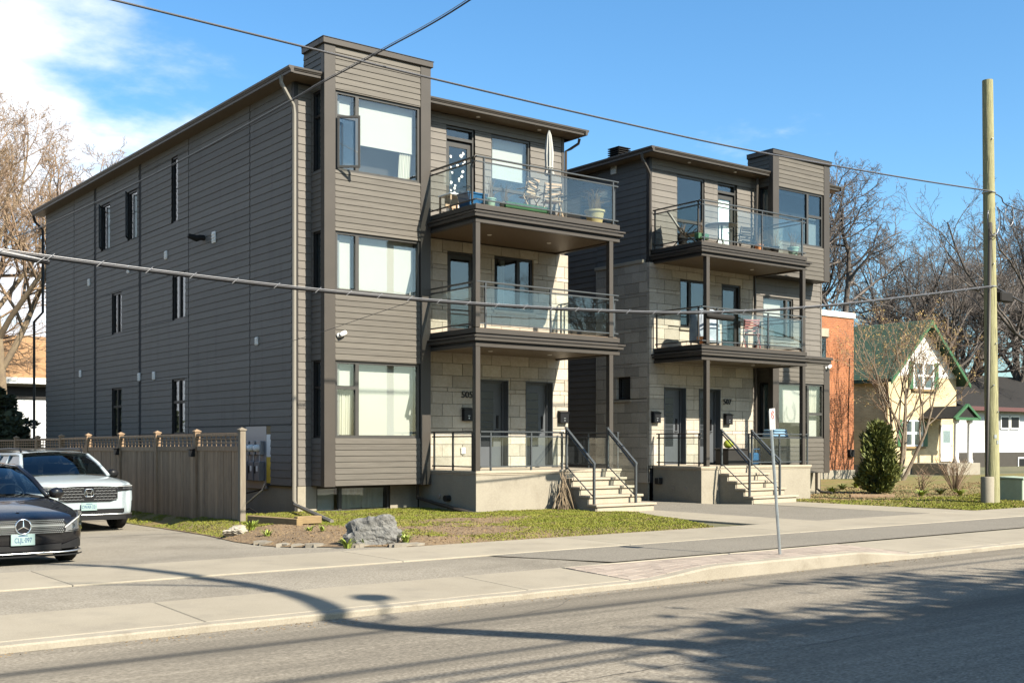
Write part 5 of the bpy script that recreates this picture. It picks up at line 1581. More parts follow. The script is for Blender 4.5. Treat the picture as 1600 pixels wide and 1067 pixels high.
for k_, (zz, an) in enumerate(((1.6, -100), (1.75, -120), (2.4, -95), (3.1, -130), (4.2, -105), (6.3, -115), (7.1, -100), (9.6, -110))):
    c0 = tp*(zz/tp.z); rr = .185-.05*zz/tp.z
    ax_ = Vector((math.cos(R(an)), math.sin(R(an)), 0))
    if k_ < 2:
        MB().bbox(-.035, .035, -.004, .004, -.05, .05, .002).rot(Matrix.Translation(c0+ax_*(rr+.004)) @ Matrix.Rotation(R(an+90), 4, 'Z')).build('pole_tag', M['metal'], UP)
    else:
        MB().tube([c0+ax_*(rr-.02), c0+ax_*(rr+.035)], .016, 8).build('bolt', M['metal'], UP)
for k_ in range(9):
    an = R(-60-k_*13); z0_ = .8+k_*1.05; z1_ = z0_+.7+.35*(k_ % 3)
    pp = []
    for i_ in range(9):
        zz = z0_+(z1_-z0_)*i_/8; c0 = tp*(zz/tp.z); rr = .185-.05*zz/tp.z
        a_ = an+.05*math.sin(i_*1.3+k_); pp.append(c0+Vector((math.cos(a_), math.sin(a_), 0))*(rr*.985))
    MB().tube(pp, [.001]+[.006]*7+[.001], 4).build('drying_split', M['bark_dark'], UP)
def spline(pts, n=12):
    pts = [Vector(p) for p in pts]; out = []
    P_ = [pts[0]*2-pts[1]] + pts + [pts[-1]*2-pts[-2]]
    for i in range(1, len(P_)-2):
        for k in range(n):
            t = k/n; a, b, c, d = P_[i-1], P_[i], P_[i+1], P_[i+2]
            out.append(.5*((2*b)+(c-a)*t+(2*a-5*b+4*c-d)*t*t+(3*b-a-3*c+d)*t**3))
    out.append(pts[-1]); return out
WY = pb.y - .1
def wire(name, pts, r, mt, label, n=12, sides=6):
    return tag(MB().tube(spline(pts, n), r, sides).build(name, M[mt], None, smooth=True), label, 'cable')
wp = [onY(u, v, WY) for u, v in ((40, -32), (175, 0), (480, 75), (670, 122), (940, 185), (1170, 235), (1400, 276))]
wp = [wp[0] + (wp[0]-wp[1])*6 + Vector((0, 0, .5))] + wp + [Vector((pb.x, pb.y-.14, .09))+zA.xyz*1.0]
wire('overhead_wire', wp, .017, 'cable', 'upper black overhead wire crossing in front of both rooflines')
wire('overhead_wire', [p + Vector((0, .03, .022)) for p in wp], .009, 'cable_grey', 'thin silver wire lashed along the upper overhead wire')
wp = [onY(u, v, WY) for u, v in ((-60, 384), (0, 392), (250, 425), (480, 452), (700, 472), (900, 484), (1050, 489), (1170, 486), (1290, 478), (1420, 464))]
wp = [wp[0] + (wp[0]-wp[1])*30 + Vector((0, 0, 1.0))] + wp + [Vector((pb.x, pb.y-.14, .09))+zB.xyz*1.0]
c_ = spline(wp, 14)
wire('cable_bundle', wp, .017, 'cable', 'thick black telephone cable sagging across the second-floor balconies')
wire('cable_bundle', [p + Vector((0, -.01, .026)) for p in wp], .006, 'cable_grey', 'silver strand carrying the thick telephone cable')
wire('cable_bundle', [p + Vector((0, .03, -.02)) for p in wp], .008, 'cable', 'thin lower cable of the telephone bundle')
t = thing('cable_lashing', 'spiral lashing wire and clips around the telephone cable', 'cable ties', (11, WY, 4.2), world=True)
L_ = 0
for a, b in zip(c_, c_[1:]):
    L_ += (b-a).length
    if L_ > .55 and 1 < a.x < 29:
        L_ = 0
        MB().tube([a+Vector((-.06, -.04, -.045)), a+Vector((0, -.045, .01)), a+Vector((.05, -.03, .05))], .004, 5).build('clip', M['cable_grey'], t)
q = onY(1125, 493, WY)
t = MB().tube([q+Vector((-.42, 0, -.02)), q+Vector((-.36, 0, -.03)), q+Vector((.36, 0, -.03)), q+Vector((.42, 0, -.0))], [.03, .065, .065, .03], 12).build('splice_closure', M['black_matte'], None, autos=50)
tag(t, 'black splice closure hanging from the telephone cable', 'splice case')
wp = [at(1000, -190, 15.6), at(735, 0, 17), at(600, 78, 19.6), at(503, 130, 22.4), at(452, 160, 24.0), at(300, 243, 28.6), at(180, 303, 32.8), at(72, 352, 37.4), at(20, 372, 42)]
wire('service_wire', wp, .014, 'cable', 'black service wire dropping past the roof corner along the side wall')
wire('service_wire', [p + Vector((-.02, 0, .02)) for p in wp], .007, 'cable_grey', 'bare twisted strand of the service wire along the side wall')
wp = [onY(640, 472, WY), at(575, 494, 21.0), at(508, 517, 22.6), at(455, 533, 23.8), at(380, 553, 24.9), at(300, 572, 28)]
wire('drop_wire', wp, .005, 'cable', 'thin telephone drop wire running to the side wall')
e0 = Vector((pb.x, pb.y, .09))
wire('overhead_wire', [e0+zA+Vector((.15, -.05, 0)), e0+zA+Vector((4, 0, -.35)), e0+zA+Vector((30, 0, -.6))], .016, 'cable', 'black overhead wire leaving the pole to the right')
wire('cable_bundle', [e0+zB+Vector((.15, -.05, 0)), e0+zB+Vector((2.5, -.05, -.45)), e0+zB+Vector((8, 0, -1.1)), e0+zB+Vector((30, 0, -1.6))], .03, 'cable', 'thick telephone cable leaving the pole to the right')
wire('overhead_wire', [at(1280, 480, 70), at(1420, 520, 72), at(1600, 560, 75)], .02, 'cable', 'distant thin wire crossing before the yellow house')

# transformer box
tb = onZ(1588, 781, .09)
T = thing('transformer_box', 'pale green metal utility box on the lawn at the right edge', 'utility box', (tb.x+.1, tb.y, .08))
gbox = mat('utility_green', (.27, .32, .24), .5, c2=(.23, .28, .21), scale=5)
MB().bbox(-.42, .42, -.36, .36, 0, .60, .02).build('body', gbox, T)
m = MB(); m.prism([(-.39, .60), (-.39, .63), (.39, .66), (.39, .60)], 0, -.45, .45); m.build('lid', gbox, T)
MB().bbox(-.05, .05, -.375, -.36, .25, .36, .004).build('lock', M['metal'], T)
MB().bbox(.1, .3, -.3655, -.3605, .40, .50, .001).build('sticker', M['white'], T)

# ------------------------------------------------------------------ rocks, garden edging, timber, sticks
import bmesh
def rock_mesh(seed, name, mt, sub=5, amp=.55, cuts=16, sq=(1, 1, 1)):
    bm = bmesh.new(); bmesh.ops.create_icosphere(bm, subdivisions=sub, radius=1)
    r = random.Random(seed)
    planes = []
    for _ in range(cuts):
        n = Vector((r.gauss(0, 1), r.gauss(0, 1), r.gauss(0, .8))).normalized(); planes.append((n, r.uniform(.55, .85)))
    o = Vector((seed*3.1, seed*1.7, seed))
    for v in bm.verts:
        p = v.co.copy()
        for n, d in planes:
            k = p.dot(n)
            if k > d: p -= n*(k-d)*1.0
        f_ = mnoise.voronoi(p*1.9+o)[0]
        p *= 1+.16*min(.35, f_[1]-f_[0])-.05+amp*.5*mnoise.fractal(p*1.6+o, 1.0, 2.0, 4)+.06*mnoise.noise(p*7+o)+.10*(abs(mnoise.noise(p*2.3+o))-.25)
        v.co = Vector((p.x*sq[0], p.y*sq[1], p.z*sq[2]))
    me = bpy.data.meshes.new(name); bm.to_mesh(me); bm.free(); me.materials.append(mt)
    return me
def rock(name, label, p, sq, seed, mt, cat='rock', rz=0, group=None):
    o = obj_of(rock_mesh(seed, name, mt, sq=sq), name, None, p, rot=(0, 0, rz))
    return tag(o, label, cat, group)
q = onZ(588, 850, .12)
rock('boulder', 'large craggy grey boulder at the front of the garden bed', (q.x+.12, q.y+.25, .22), (.50, .33, .36), 3, M['rock'], 'boulder', -.6)
q = onZ(560, 845, .12); rock('boulder', 'low grey stone leaning against the left of the large boulder', (q.x, q.y+.05, .15), (.24, .2, .20), 8, M['rock'], 'boulder', .3)
q = onZ(617, 846, .12); rock('boulder', 'small rounded tan stone at the right foot of the large boulder', (q.x, q.y-.02, .14), (.20, .16, .14), 12, M['rock_pale'], 'boulder', .8)
q = onZ(367, 836, .02); rock('pale_rock', 'blocky pale stone beside the fence end', (q.x, q.y, .08), (.26, .19, .15), 21, M['rock_pale'], 'rock', -.5)
fl = random.Random(9)
edge = [(345, 842), (363, 849), (378, 842), (395, 851), (412, 846), (430, 853), (450, 851), (468, 858), (492, 857), (512, 855), (540, 858), (575, 861), (600, 862), (628, 855), (645, 856), (660, 853), (675, 856)]
words_ = ['first', 'second', 'third', 'fourth', 'fifth', 'sixth', 'seventh', 'eighth', 'ninth', 'tenth', 'eleventh', 'twelfth', 'thirteenth', 'fourteenth', 'fifteenth', 'sixteenth', 'seventeenth']
for i, (u, v) in enumerate(edge):
    q = onZ(u, v, .09)
    q.y = max(q.y, 14.96); q.x = max(q.x, interp(q.y, BL)+.13)
    m = MB(); n = 7; pts = []
    for k in range(n):
        a = 2*math.pi*k/n+fl.uniform(-.25, .25); rr = fl.uniform(.10, .19)
        pts.append((q.x+rr*math.cos(a)*1.1, q.y+rr*math.sin(a)*.8))
    z = bed_z(q.x, q.y)
    m.prism(pts, 2, z-.05, z+fl.uniform(.012, .03))
    tag(m.build('flagstone', M['flag'], None), words_[i] + ' flat flagstone along the garden edge counted from the fence', 'stone', 'flagstones edging the garden bed')
# timber edging
a, b = onZ(391, 820, .1), onZ(466, 826, .1)
d = (b-a).normalized(); ang = math.atan2(d.y, d.x)
m = MB().bbox(0, (b-a).length+.05, -.07, .07, 0, .14, .008).rot(Matrix.Translation((a.x, a.y, bed_z(a.x, a.y)+.01)) @ Matrix.Rotation(ang, 4, 'Z'))
tag(m.build('timber_beam', M['timber'], None), 'new yellowish timber beam lying between the fence and the downspout', 'timber')
m = MB().bbox(0, .5, -.07, .07, 0, .14, .008).rot(Matrix.Translation((b.x, b.y+.1, bed_z(b.x, b.y)+.01)) @ Matrix.Rotation(ang+R(80), 4, 'Z'))
tag(m.build('timber_beam', M['timber'], None), 'short timber offcut behind the end of the long beam', 'timber')
m = MB().bbox(0, 1.3, -.06, .06, 0, .09, .008).rot(Matrix.Translation((28.2, 20.6, .09)) @ Matrix.Rotation(R(-35), 4, 'Z'))
tag(m.build('timber_beam', M['fence'], None), 'weathered timber edging beside the right-hand steps', 'timber')
# bundle of sticks leaning on the stair
sb_ = thing('stick_bundle', 'bundle of dry sticks leaning on the side of the left stair', 'sticks', (17.0, 20.15, .1))
sr_ = random.Random(4)
for i in range(34):
    a = sr_.uniform(0, 2*math.pi); rr = sr_.uniform(.05, .42)
    p0 = Vector((rr*math.cos(a)*.9-.05, rr*math.sin(a)*.6-.1, 0)); p1 = Vector((.08+sr_.uniform(-.12, .12), .10+sr_.uniform(-.1, .1), sr_.uniform(.45, 1.0)))
    if i > 27: p1 = Vector((p0.x+sr_.uniform(-.4, .4), p0.y-.15, .03)); p0.z = .02
    mid = (p0+p1)/2+Vector((sr_.uniform(-.05, .05), sr_.uniform(-.04, .04), sr_.uniform(-.03, .03)))
    r0 = sr_.uniform(.008, .020)
    MB().tube([p0, mid, p1], [r0, r0*.8, r0*.5], 6).build('stick', M['bark_tan'], sb_, smooth=True)

# ------------------------------------------------------------------ small plants
def clump(name, label, p, n, h, spread, mt, seed, w=.014, cat='plant', droop=.5, group=None):
    """clump of arching strap leaves"""
    r = random.Random(seed); m = MB()
    for i in range(n):
        a = r.uniform(0, 2*math.pi); d = Vector((math.cos(a), math.sin(a), 0)); s = Vector((-d.y, d.x, 0))
        hh = h*r.uniform(.6, 1.1); sp = spread*r.uniform(.3, 1); b = d*r.uniform(0, .05)
        pts = [b + d*(sp*t**1.6) + Vector((0, 0, hh*(t-droop*t*t*.6))) for t in (0, .35, .7, 1)]
        ww = w*r.uniform(.7, 1.2); base = len(m.v)
        for k, q in enumerate(pts[:-1]):
            f = (1, 1.1, .8)[k]
            m.v += [tuple(q+s*ww*f), tuple(q-s*ww*f)]
        m.v.append(tuple(pts[-1]))
        m.f += [(base, base+1, base+3, base+2), (base+2, base+3, base+5, base+4), (base+4, base+5, base+6)]
    o = m.build(name, mt, None, loc=p)
    return tag(o, label, cat, group)
for i, (u, v, h, n, lb) in enumerate(((393, 826, .26, 46, 'sprouting yellow-green daylily clump just right of the pale stone'), (418, 832, .18, 26, 'small daylily clump near the timber beam'), (483, 830, .15, 20, 'sparse green shoots in the mulch left of the boulder'), (505, 832, .15, 18, 'sparse green shoots below the downspout end'), (543, 852, .22, 34, 'dark green daylily clump at the left end of the boulder'), (570, 849, .16, 10, 'thin green shoots in front of the boulder'), (622, 845, .24, 60, 'bright green daylily clump at the right of the boulder'), (634, 848, .2, 44, 'second bright green clump at the right end of the boulder'))):
    q = onZ(u, v, .12)
    clump('daylily', lb, (q.x, q.y, bed_z(q.x, q.y)-.01 if q.x > 8.3 else .03), n, h, h*.75, M['leaf_new'], 30+i, .013, group='daylily clumps in the front bed')
for i, (u, v, lb) in enumerate(((1316, 766, 'green tulip leaves in the bed left of the cedar'), (1300, 770, 'green bulb leaves beside the right-hand bay foundation'), (1440, 775, 'low green plants right of the cedar'), (1470, 772, 'dark green plants under the bare shrub'), (1500, 774, 'low green plants left of the utility pole'), (1338, 764, 'pale green bulb leaves close to the cedar'))):
    q = onZ(u, v, .1)
    clump('bulb_plant', lb, (q.x, q.y, lot_z(q.x, q.y)), 50, .30, .34, M['leaf_new'] if i % 3 else M['cedar'], 60+i, .02, group='plants in the side bed')

def shrub_bare(name, label, p, n, h, spread, seed):
    r = random.Random(seed); m = MB()
    for i in range(n):
        a = r.uniform(0, 2*math.pi); tilt = r.uniform(.05, 1)*spread; hh = h*r.uniform(.55, 1)
        tip = Vector((math.cos(a)*tilt, math.sin(a)*tilt, hh)); mid = tip*.5+Vector((r.uniform(-.08, .08), r.uniform(-.08, .08), .08))
        m.tube([(0, 0, 0), mid, tip], [.014, .009, .004], 4)
        for k in range(4):
            b = mid.lerp(tip, r.random()); m.tube([b, b+Vector((r.uniform(-.25, .25), r.uniform(-.25, .25), r.uniform(.05, .3)))], [.005, .002], 3)
    return tag(m.build(name, M['twig_tan'], None, loc=p), label, 'shrub')
q = onZ(1492, 771, .12); shrub_bare('bare_shrub', 'leafless tan shrub in the bed left of the utility pole', (q.x, q.y, lot_z(q.x, q.y)), 46, 1.25, .8, 5)
q = onZ(1440, 768, .12); shrub_bare('bare_shrub', 'small leafless shrub between the cedar and the pole', (q.x, q.y, lot_z(q.x, q.y)), 18, .7, .4, 6)

def foliage(name, sampler, n, size, mt, parent, seed, up=.6, aspect=.45):
    """sprays of small leaf faces spread through a volume; sampler(rng)->(n,3) points and outward dirs"""
    r = np.random.default_rng(seed)
    Pn, Dn = sampler(r, n)
    n = len(Pn)
    d = Dn + r.normal(0, .45, (n, 3)); d[:, 2] += up; d /= np.linalg.norm(d, axis=1)[:, None]
    s = np.cross(d, r.normal(0, 1, (n, 3))); s /= np.linalg.norm(s, axis=1)[:, None]
    L_ = (size*r.uniform(.5, 1.3, n))[:, None]; W_ = L_*aspect
    V = np.stack([Pn - s*W_*.3, Pn + d*L_*.5 - s*W_*.55, Pn + d*L_, Pn + d*L_*.5 + s*W_*.55], 1).reshape(-1, 3)
    me = np_mesh(name, V, np.arange(n*4).reshape(n, 4), mt)
    return obj_of(me, name, parent)
def cone_sampler(h, rad, zlo=.03, top=.5, lump=.25, seed=0, shell=.5):
    def f(r, n):
        z = r.random(n)**.85; a = r.uniform(0, 2*np.pi, n)
        prof = np.minimum(1, (z+.10)/.28)**.6 * np.clip((1-z), 0, 1)**top
        lumps = np.array([1+lump*mnoise.noise((math.cos(q)*1.6+seed, math.sin(q)*1.6, t*3.2)) + .5*lump*mnoise.noise((math.cos(q)*4+seed, math.sin(q)*4, t*8)) for q, t in zip(a, z)])
        rr = rad*prof*lumps*(1-shell*r.random(n)**2.0)
        Pn = np.stack([np.cos(a)*rr, np.sin(a)*rr, zlo+z*h], 1)
        Dn = np.stack([np.cos(a), np.sin(a), np.full(n, .3)], 1)
        return Pn, Dn
    return f
q = onZ(1373, 770, .12)
CD = thing('cedar_shrub', 'dense rounded yellow-green cedar shrub on the side lawn', 'shrub', (q.x, q.y, lot_z(q.x, q.y)-.02))
foliage('crown', cone_sampler(2.12, .54, .04, .42, .7, 3), 17000, .10, M['cedar'], CD, 1, .7)
foliage('stray_shoots', cone_sampler(2.16, .58, .04, .40, .8, 3, .25), 1500, .20, M['cedar'], CD, 9, .8, .25)
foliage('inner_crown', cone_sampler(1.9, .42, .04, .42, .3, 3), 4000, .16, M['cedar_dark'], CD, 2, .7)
MB().tube([(0, 0, -.05), (.02, 0, .8), (0, 0, 1.6)], [.06, .04, .015], 8).build('trunk', M['bark'], CD)
EV = thing('evergreen_tree', 'dark shaded evergreen tree at the left edge behind the parked vehicles', 'tree', (10.0, 44.6, 0))
foliage('crown', cone_sampler(4.3, 2.2, -.1, .75, 1.0, 7), 11000, .30, M['cedar_dark'], EV, 3, -.1)
MB().tube([(0, 0, -.1), (.1, 0, 2.4), (0, 0, 4.9)], [.14, .09, .02], 8).build('trunk', M['bark_dark'], EV)
EV2 = thing('evergreen_tree', 'second dark evergreen beyond the fence at the far left', 'tree', (7.2, 45.5, 0))
foliage('crown', cone_sampler(6.2, 2.2, -.1, .7, .5, 17), 16000, .30, M['cedar_dark'], EV2, 13, -.1)
MB().tube([(0, 0, -.1), (.1, 0, 2.4), (0, 0, 5.9)], [.14, .09, .02], 8).build('trunk', M['bark_dark'], EV2)

# ------------------------------------------------------------------ bare trees
class Tree:
    def __init__(s, seed, H, r0, clear=.28, limbs=8, spread=55, gnarl=.30, droop=.0, levels=5, kids=(8, 7, 6, 4, 3), ratio=.58, lean=(0, 0), stems=1, tw=.0045):
        s.r = random.Random(seed); s.V = {0: [], 1: []}; s.F = {0: [], 1: []}; s.tips = []
        s.gn = gnarl; s.levels = levels; s.kids = kids; s.ratio = ratio; s.spread = spread; s.H = H; s.droop = droop; s.tw = tw; s.clear = clear; s.limbs = limbs
        for k in range(stems):
            a = 2*math.pi*k/max(1, stems)+.4
            sp = .0 if stems == 1 else .38
            d = Vector((lean[0]+sp*math.cos(a), lean[1]+sp*math.sin(a), 1)).normalized()
            s.grow(Vector((.06*math.cos(a), .06*math.sin(a), -.2)) if stems > 1 else Vector((0, 0, -.3)), d, H*(.62 if stems == 1 else .5), r0, 0)
    def tube(s, pts, rad, part, n):
        V, F = s.V[part], s.F[part]; base = len(V); e1 = None
        for i, p in enumerate(pts):
            d = (pts[min(i+1, len(pts)-1)]-pts[max(i-1, 0)]).normalized()
            if e1 is None: e1 = d.orthogonal().normalized()
            else: e1 = (e1-d*e1.dot(d)).normalized()
            e2 = d.cross(e1)
            for k in range(n):
                a = 2*math.pi*k/n; q = p+e1*(math.cos(a)*rad[i])+e2*(math.sin(a)*rad[i]); V.append((q.x, q.y, q.z))
        for i in range(len(pts)-1):
            for k in range(n):
                l = (k+1) % n
                F.append((base+i*n+k, base+i*n+l, base+(i+1)*n+l, base+(i+1)*n+k))
    def grow(s, p, d, L, r, lv):
        R_ = s.r
        n = (9, 7, 5, 4, 3, 2)[lv]; g = s.gn*(.25 if lv == 0 else 1)
        pts, rad, dirs = [p.copy()], [r*(1.35 if lv == 0 else 1)], [d.copy()]
        rt = r*.28 if lv == 0 else (r*.35 if lv < s.levels else s.tw*.7)
        for i in range(n):
            j = Vector((R_.gauss(0, 1), R_.gauss(0, 1), R_.gauss(0, 1)))*g*.62
            up = .10 if lv < 3 else .05
            d = (d+j+Vector((0, 0, up-s.droop*(lv > 2)))).normalized()
            p = p+d*(L/n); t = (i+1)/n
            pts.append(p.copy()); rad.append(max(s.tw*.6, r+(rt-r)*t)); dirs.append(d.copy())
        s.tube(pts, rad, 0 if lv <= 1 else 1, (10, 7, 5, 4, 3, 3)[lv])
        if lv >= s.levels:
            s.tips.append(p.copy()); return
        nk = s.limbs if lv == 0 else s.kids[lv]
        t0 = (s.clear/.62 if lv == 0 else .22)
        for k in range(nk):
            t = t0+(1-t0)*(k+R_.random()*.8)/nk
            t = min(t, .98); f = t*n; i = int(f); q = pts[i].lerp(pts[min(i+1, n)], f-i)
            dd = dirs[min(i+1, n)]
            ang = R(s.spread*R_.uniform(.65, 1.2))*(1 if lv > 0 else 1.1-.4*t)
            az = R_.uniform(0, 2*math.pi) if lv > 0 else k*2.4+R_.uniform(-.5, .5)
            o = dd.orthogonal().normalized(); o = Matrix.Rotation(az, 3, dd) @ o
            nd_ = (dd*math.cos(ang)+o*math.sin(ang)).normalized()
            if lv == 0: ln = s.H*.50*(1.05-.5*(t-t0)/(1-t0))*R_.uniform(.85, 1.15); rr = max(rad[i]*.62, s.tw)
            else: ln = L*s.ratio*(1.1-.55*t)*R_.uniform(.7, 1.2); rr = max(rad[i]*.62, s.tw)
            s.grow(q, nd_, ln, rr, lv+1)
    def meshes(s, bark, twig):
        a = np_mesh('trunk', s.V[0], s.F[0], bark, True); b = np_mesh('crown', s.V[1], s.F[1], twig, True)
        return a, b
TM = {}
TM['oak'] = Tree(11, 17, .42, .22, 9, 58, .34, levels=5, kids=(0, 8, 7, 6, 3), ratio=.58, tw=.009).meshes(M['bark_dark'], M['twig_dark'])
TM['oak2'] = Tree(23, 17, .36, .26, 8, 50, .38, levels=5, kids=(0, 8, 7, 5, 3), ratio=.58, tw=.009).meshes(M['bark_dark'], M['twig_dark'])
TM['slim'] = Tree(37, 16, .26, .30, 9, 42, .28, levels=5, kids=(0, 7, 6, 5, 3), ratio=.57, tw=.009).meshes(M['bark_dark'], M['twig_dark'])
TM['tan'] = Tree(5, 16, .27, .16, 11, 50, .24, levels=5, kids=(0, 9, 8, 6, 4), ratio=.56, tw=.007).meshes(M['bark_tan'], M['twig_tan'])
ng = {'oak': 'bare trees behind the houses'}
def bare_tree(kind, label, p, sc=1.0, rz=0.0, group='bare trees behind the houses', name='bare_tree'):
    t = thing(name, label, 'tree', p, rz, group)
    t.scale = (sc, sc, sc)
    a, b = TM[kind]
    obj_of(a, 'trunk', t); obj_of(b, 'crown', t)
    return t
def base_at(u, D, z=0): q = at(u, 700, D); return (q.x, q.y, z)
bare_tree('tan', 'large bare tan tree rising behind the left end of the apartment block', base_at(6, 52), 1.24, .6)
bare_tree('tan', 'bare tan tree at the far left beyond the large one', base_at(-130, 60), 1.2, 2.6)
bare_tree('oak', 'big bare oak spreading above the orange brick building', base_at(1290, 66), 1.22, 0.0)
bare_tree('oak2', 'bare tree behind the green roof of the yellow house', base_at(1385, 84), 1.12, 1.0)
bare_tree('slim', 'slim bare tree right of the green roof peak', base_at(1462, 80), 1.08, 2.2)
bare_tree('oak', 'bare tree just left of the utility pole', base_at(1518, 88), 1.1, 3.0)
bare_tree('oak2', 'bare dark tree right of the utility pole', base_at(1588, 92), 1.3, 4.4)
bare_tree('slim', 'bare tree at the right edge of the view', base_at(1655, 64), 1.15, 5.2)
bare_tree('slim', 'far bare tree seen low between the oak and the green roof', base_at(1345, 110), .95, .3)
bare_tree('oak', 'bare tree rising above the middle of the green roof', base_at(1418, 96), 1.05, 5.5)
bare_tree('oak2', 'bare tree between the green roof peak and the pole', base_at(1490, 100), 1.05, .8)
bare_tree('slim', 'bare tree crowding the far right behind the white house', base_at(1625, 100), 1.15, 1.9)
bare_tree('oak', 'bare tree tips showing between the two apartment roofs', base_at(905, 72), 1.08, 1.5)
bare_tree('slim', 'bare tree tips showing above the right-hand parapet', base_at(1240, 70), 1.12, 2.9)
# trees on the near side of the street whose shade falls on the road
bare_tree('oak', 'bare street tree on the near side shading the road', (17.5, -14.0, -.1), 1.0, 1.2, 'trees on the near side of the street')
bare_tree('oak2', 'second bare street tree on the near side shading the road', (24.5, -13.0, -.1), .95, 2.5, 'trees on the near side of the street')
bare_tree('tan', 'tan bare tree on the near side reflected in the windows', (52.0, -16.0, -.1), 1.0, 4.0, 'trees on the near side of the street')
bare_tree('oak', 'bare tree on the near side across from the driveway', (-9.0, -16.0, -.1), 1.0, 5.0, 'trees on the near side of the street')
def crown_sampler(h0, h1, rad, seed):
    def f(r, n):
        k = 46
        qa = r.uniform(0, 2*np.pi, k); qr = rad*np.sqrt(r.random(k))
        C_ = np.stack([qr*np.cos(qa), .6*qr*np.sin(qa), r.uniform(h0, h1, k)], 1)
        i = r.integers(0, k, n)
        Pn = C_[i] + r.normal(0, 1, (n, 3))*np.array([.62, .42, .22])
        Dn = r.normal(0, 1, (n, 3)); Dn /= np.linalg.norm(Dn, axis=1)[:, None]
        return Pn, Dn
    return f
for i, (x, y, h0, h1, rad, lb) in enumerate(((12.4, -5.9, 7.3, 10.4, 2.2, 'pine on the near side casting the heavy shade on the road'), (9.6, -6.6, 7.5, 9.8, 1.6, 'small pine on the near side nearest the viewer'), (19.0, -5.2, 7, 10.6, 2.8, 'second pine on the near side casting shade further along the road'), (15.6, -5.6, 7, 10.4, 2.4, 'middle pine on the near side between its two neighbours'))):
    pt = thing('pine_tree', lb, 'tree', (x, y, -.1), 0, 'pines on the near side of the street')
    foliage('crown', crown_sampler(h0, h1, rad, i), 9500, .32, M['cedar_dark'], pt, 50+i, .0, .5)
    MB().tube([(0, 0, -.2), (.1, 0, h1*.5), (0, .1, h1)], [.22, .16, .04], 10).build('trunk', M['bark'], pt)
ct = thing('crooked_tree', 'crooked bare trunk on the near side whose shadow crosses the road', 'tree', (11.6, -1.5, -.1))
pts = [(0, 0, -.2), (-1.1, 0, 2.2), (-2.2, 0, 4.9), (-3.1, 0, 7.4), (-3.78, 0, 9.0), (-3.35, 0, 10.2), (-3.07, 0, 11.3), (-3.0, .05, 12.8), (-3.18, 0, 14.4), (-3.4, .1, 15.8)]
MB().tube([tuple(p) for p in spline(pts, 5)], [.21-.13*i/45 for i in range(46)], 12).build('trunk', M['bark'], ct, smooth=True)
MB().tube([(-3.78, 0, 9.0), (-3.3, 0, 9.2), (-2.9, .2, 9.75)], [.035, .03, .03], 8).build('limb', M['bark'], ct)  # unseen arm, added so its thin shadow leads to the blob
MB().lathe([(.05, 0), (.18, .05), (.22, .12), (.15, .22), (.0, .25)], (-2.85, .25, 9.7), 12, False).build('shadow_blob', M['bark'], ct, smooth=True)  # unseen stand-in for a street-light head, added for its oval shadow
MB().tube([(-3.1, 0, 11.2), (-3.9, .1, 12.0), (-4.5, .2, 12.4)], [.05, .035, .015], 6).build('limb', M['bark'], ct)
for i, z in enumerate((8.6, 7.35, 6.95, 6.7)):
    tag(MB().tube([(-40, -1.55, z+.5), (-10, -1.55, z+.05), (8, -1.55, z), (30, -1.55, z+.1), (60, -1.55, z+.6)], .028, 5).build('overhead_wire', M['cable'], None), ('highest', 'second', 'third', 'lowest')[i] + ' wire on the near side of the street that shadows the road', 'cable', 'near-side wires')

# small multi-stem tree with opening buds in front of the yellow house
bt = Tree(71, 8.8, .085, .2, 5, 42, .20, levels=4, kids=(0, 4, 4, 3, 0), ratio=.58, lean=(.34, -.1), stems=4, tw=.007)
BTm = bt.meshes(M['bark'], M['twig_tan'])
q = at(1402, 735, 46)
BT = thing('budding_tree', 'small multi-stemmed tree with yellow buds before the yellow house', 'tree', (q.x, q.y, .1))
obj_of(BTm[0], 'trunk', BT); obj_of(BTm[1], 'crown', BT)
r = np.random.default_rng(5)
tp_ = np.array([(p.x, p.y, p.z) for p in bt.tips]); tp_ = np.repeat(tp_, 2, 0) + r.normal(0, .05, (len(tp_)*2, 3))
dd = r.normal(0, 1, tp_.shape); dd /= np.linalg.norm(dd, axis=1)[:, None]; ss = np.cross(dd, r.normal(0, 1, tp_.shape)); ss /= np.linalg.norm(ss, axis=1)[:, None]
V = np.stack([tp_, tp_+dd*.04-ss*.018, tp_+dd*.085, tp_+dd*.04+ss*.018], 1).reshape(-1, 3)
o = obj_of(np_mesh('buds', V, np.arange(len(V)).reshape(-1, 4), M['bud']), 'buds', BT); o['kind'] = 'stuff'
m = MB().tube([(0, 0, 0), (0, 0, .9)], .03, 8); q = at(1408, 720, 44)

# ------------------------------------------------------------------ neighbouring buildings
def rect_wall_box(m, x0, x1, y0, y1, z0, z1): m.box(x0, x1, y0, y1, z0, z1)
BR_ = thing('brick_building', 'flat-roofed orange brick building beyond the right-hand apartment block', 'building', (37, 35, .05), world=True)
bx_, by_ = onY(1334, 600, 30).x, 30.0
MB().box(32.0, bx_, by_, 41, .55, 6.92).build('wall', M['orange_brick'], BR_)
MB().box(31.95, bx_+.04, by_-.04, 41, -.2, .55).build('foundation', M['concrete'], BR_)
MB().bbox(31.9, bx_+.06, by_-.06, 41.1, 6.921, 7.16, .02).build('roof_cap', M['white'], BR_)
a, b = onY(1276, 520, by_), onY(1290, 600, by_)
wv = MB().box(a.x, b.x, by_-.03, by_+.02, b.z, onY(1285, 527, by_).z).build('window', M['frame_dark'], BR_)
MB().box(a.x+.06, b.x-.06, by_-.036, by_-.031, b.z+.06, onY(1285, 527, by_).z-.06).build('pane', M['glass_dark'], wv)
MB().bbox(a.x-.15, b.x+.15, by_-.07, by_, onY(1285, 526, by_).z, onY(1285, 513, by_).z, .01).build('lintel', M['limestone'], wv)
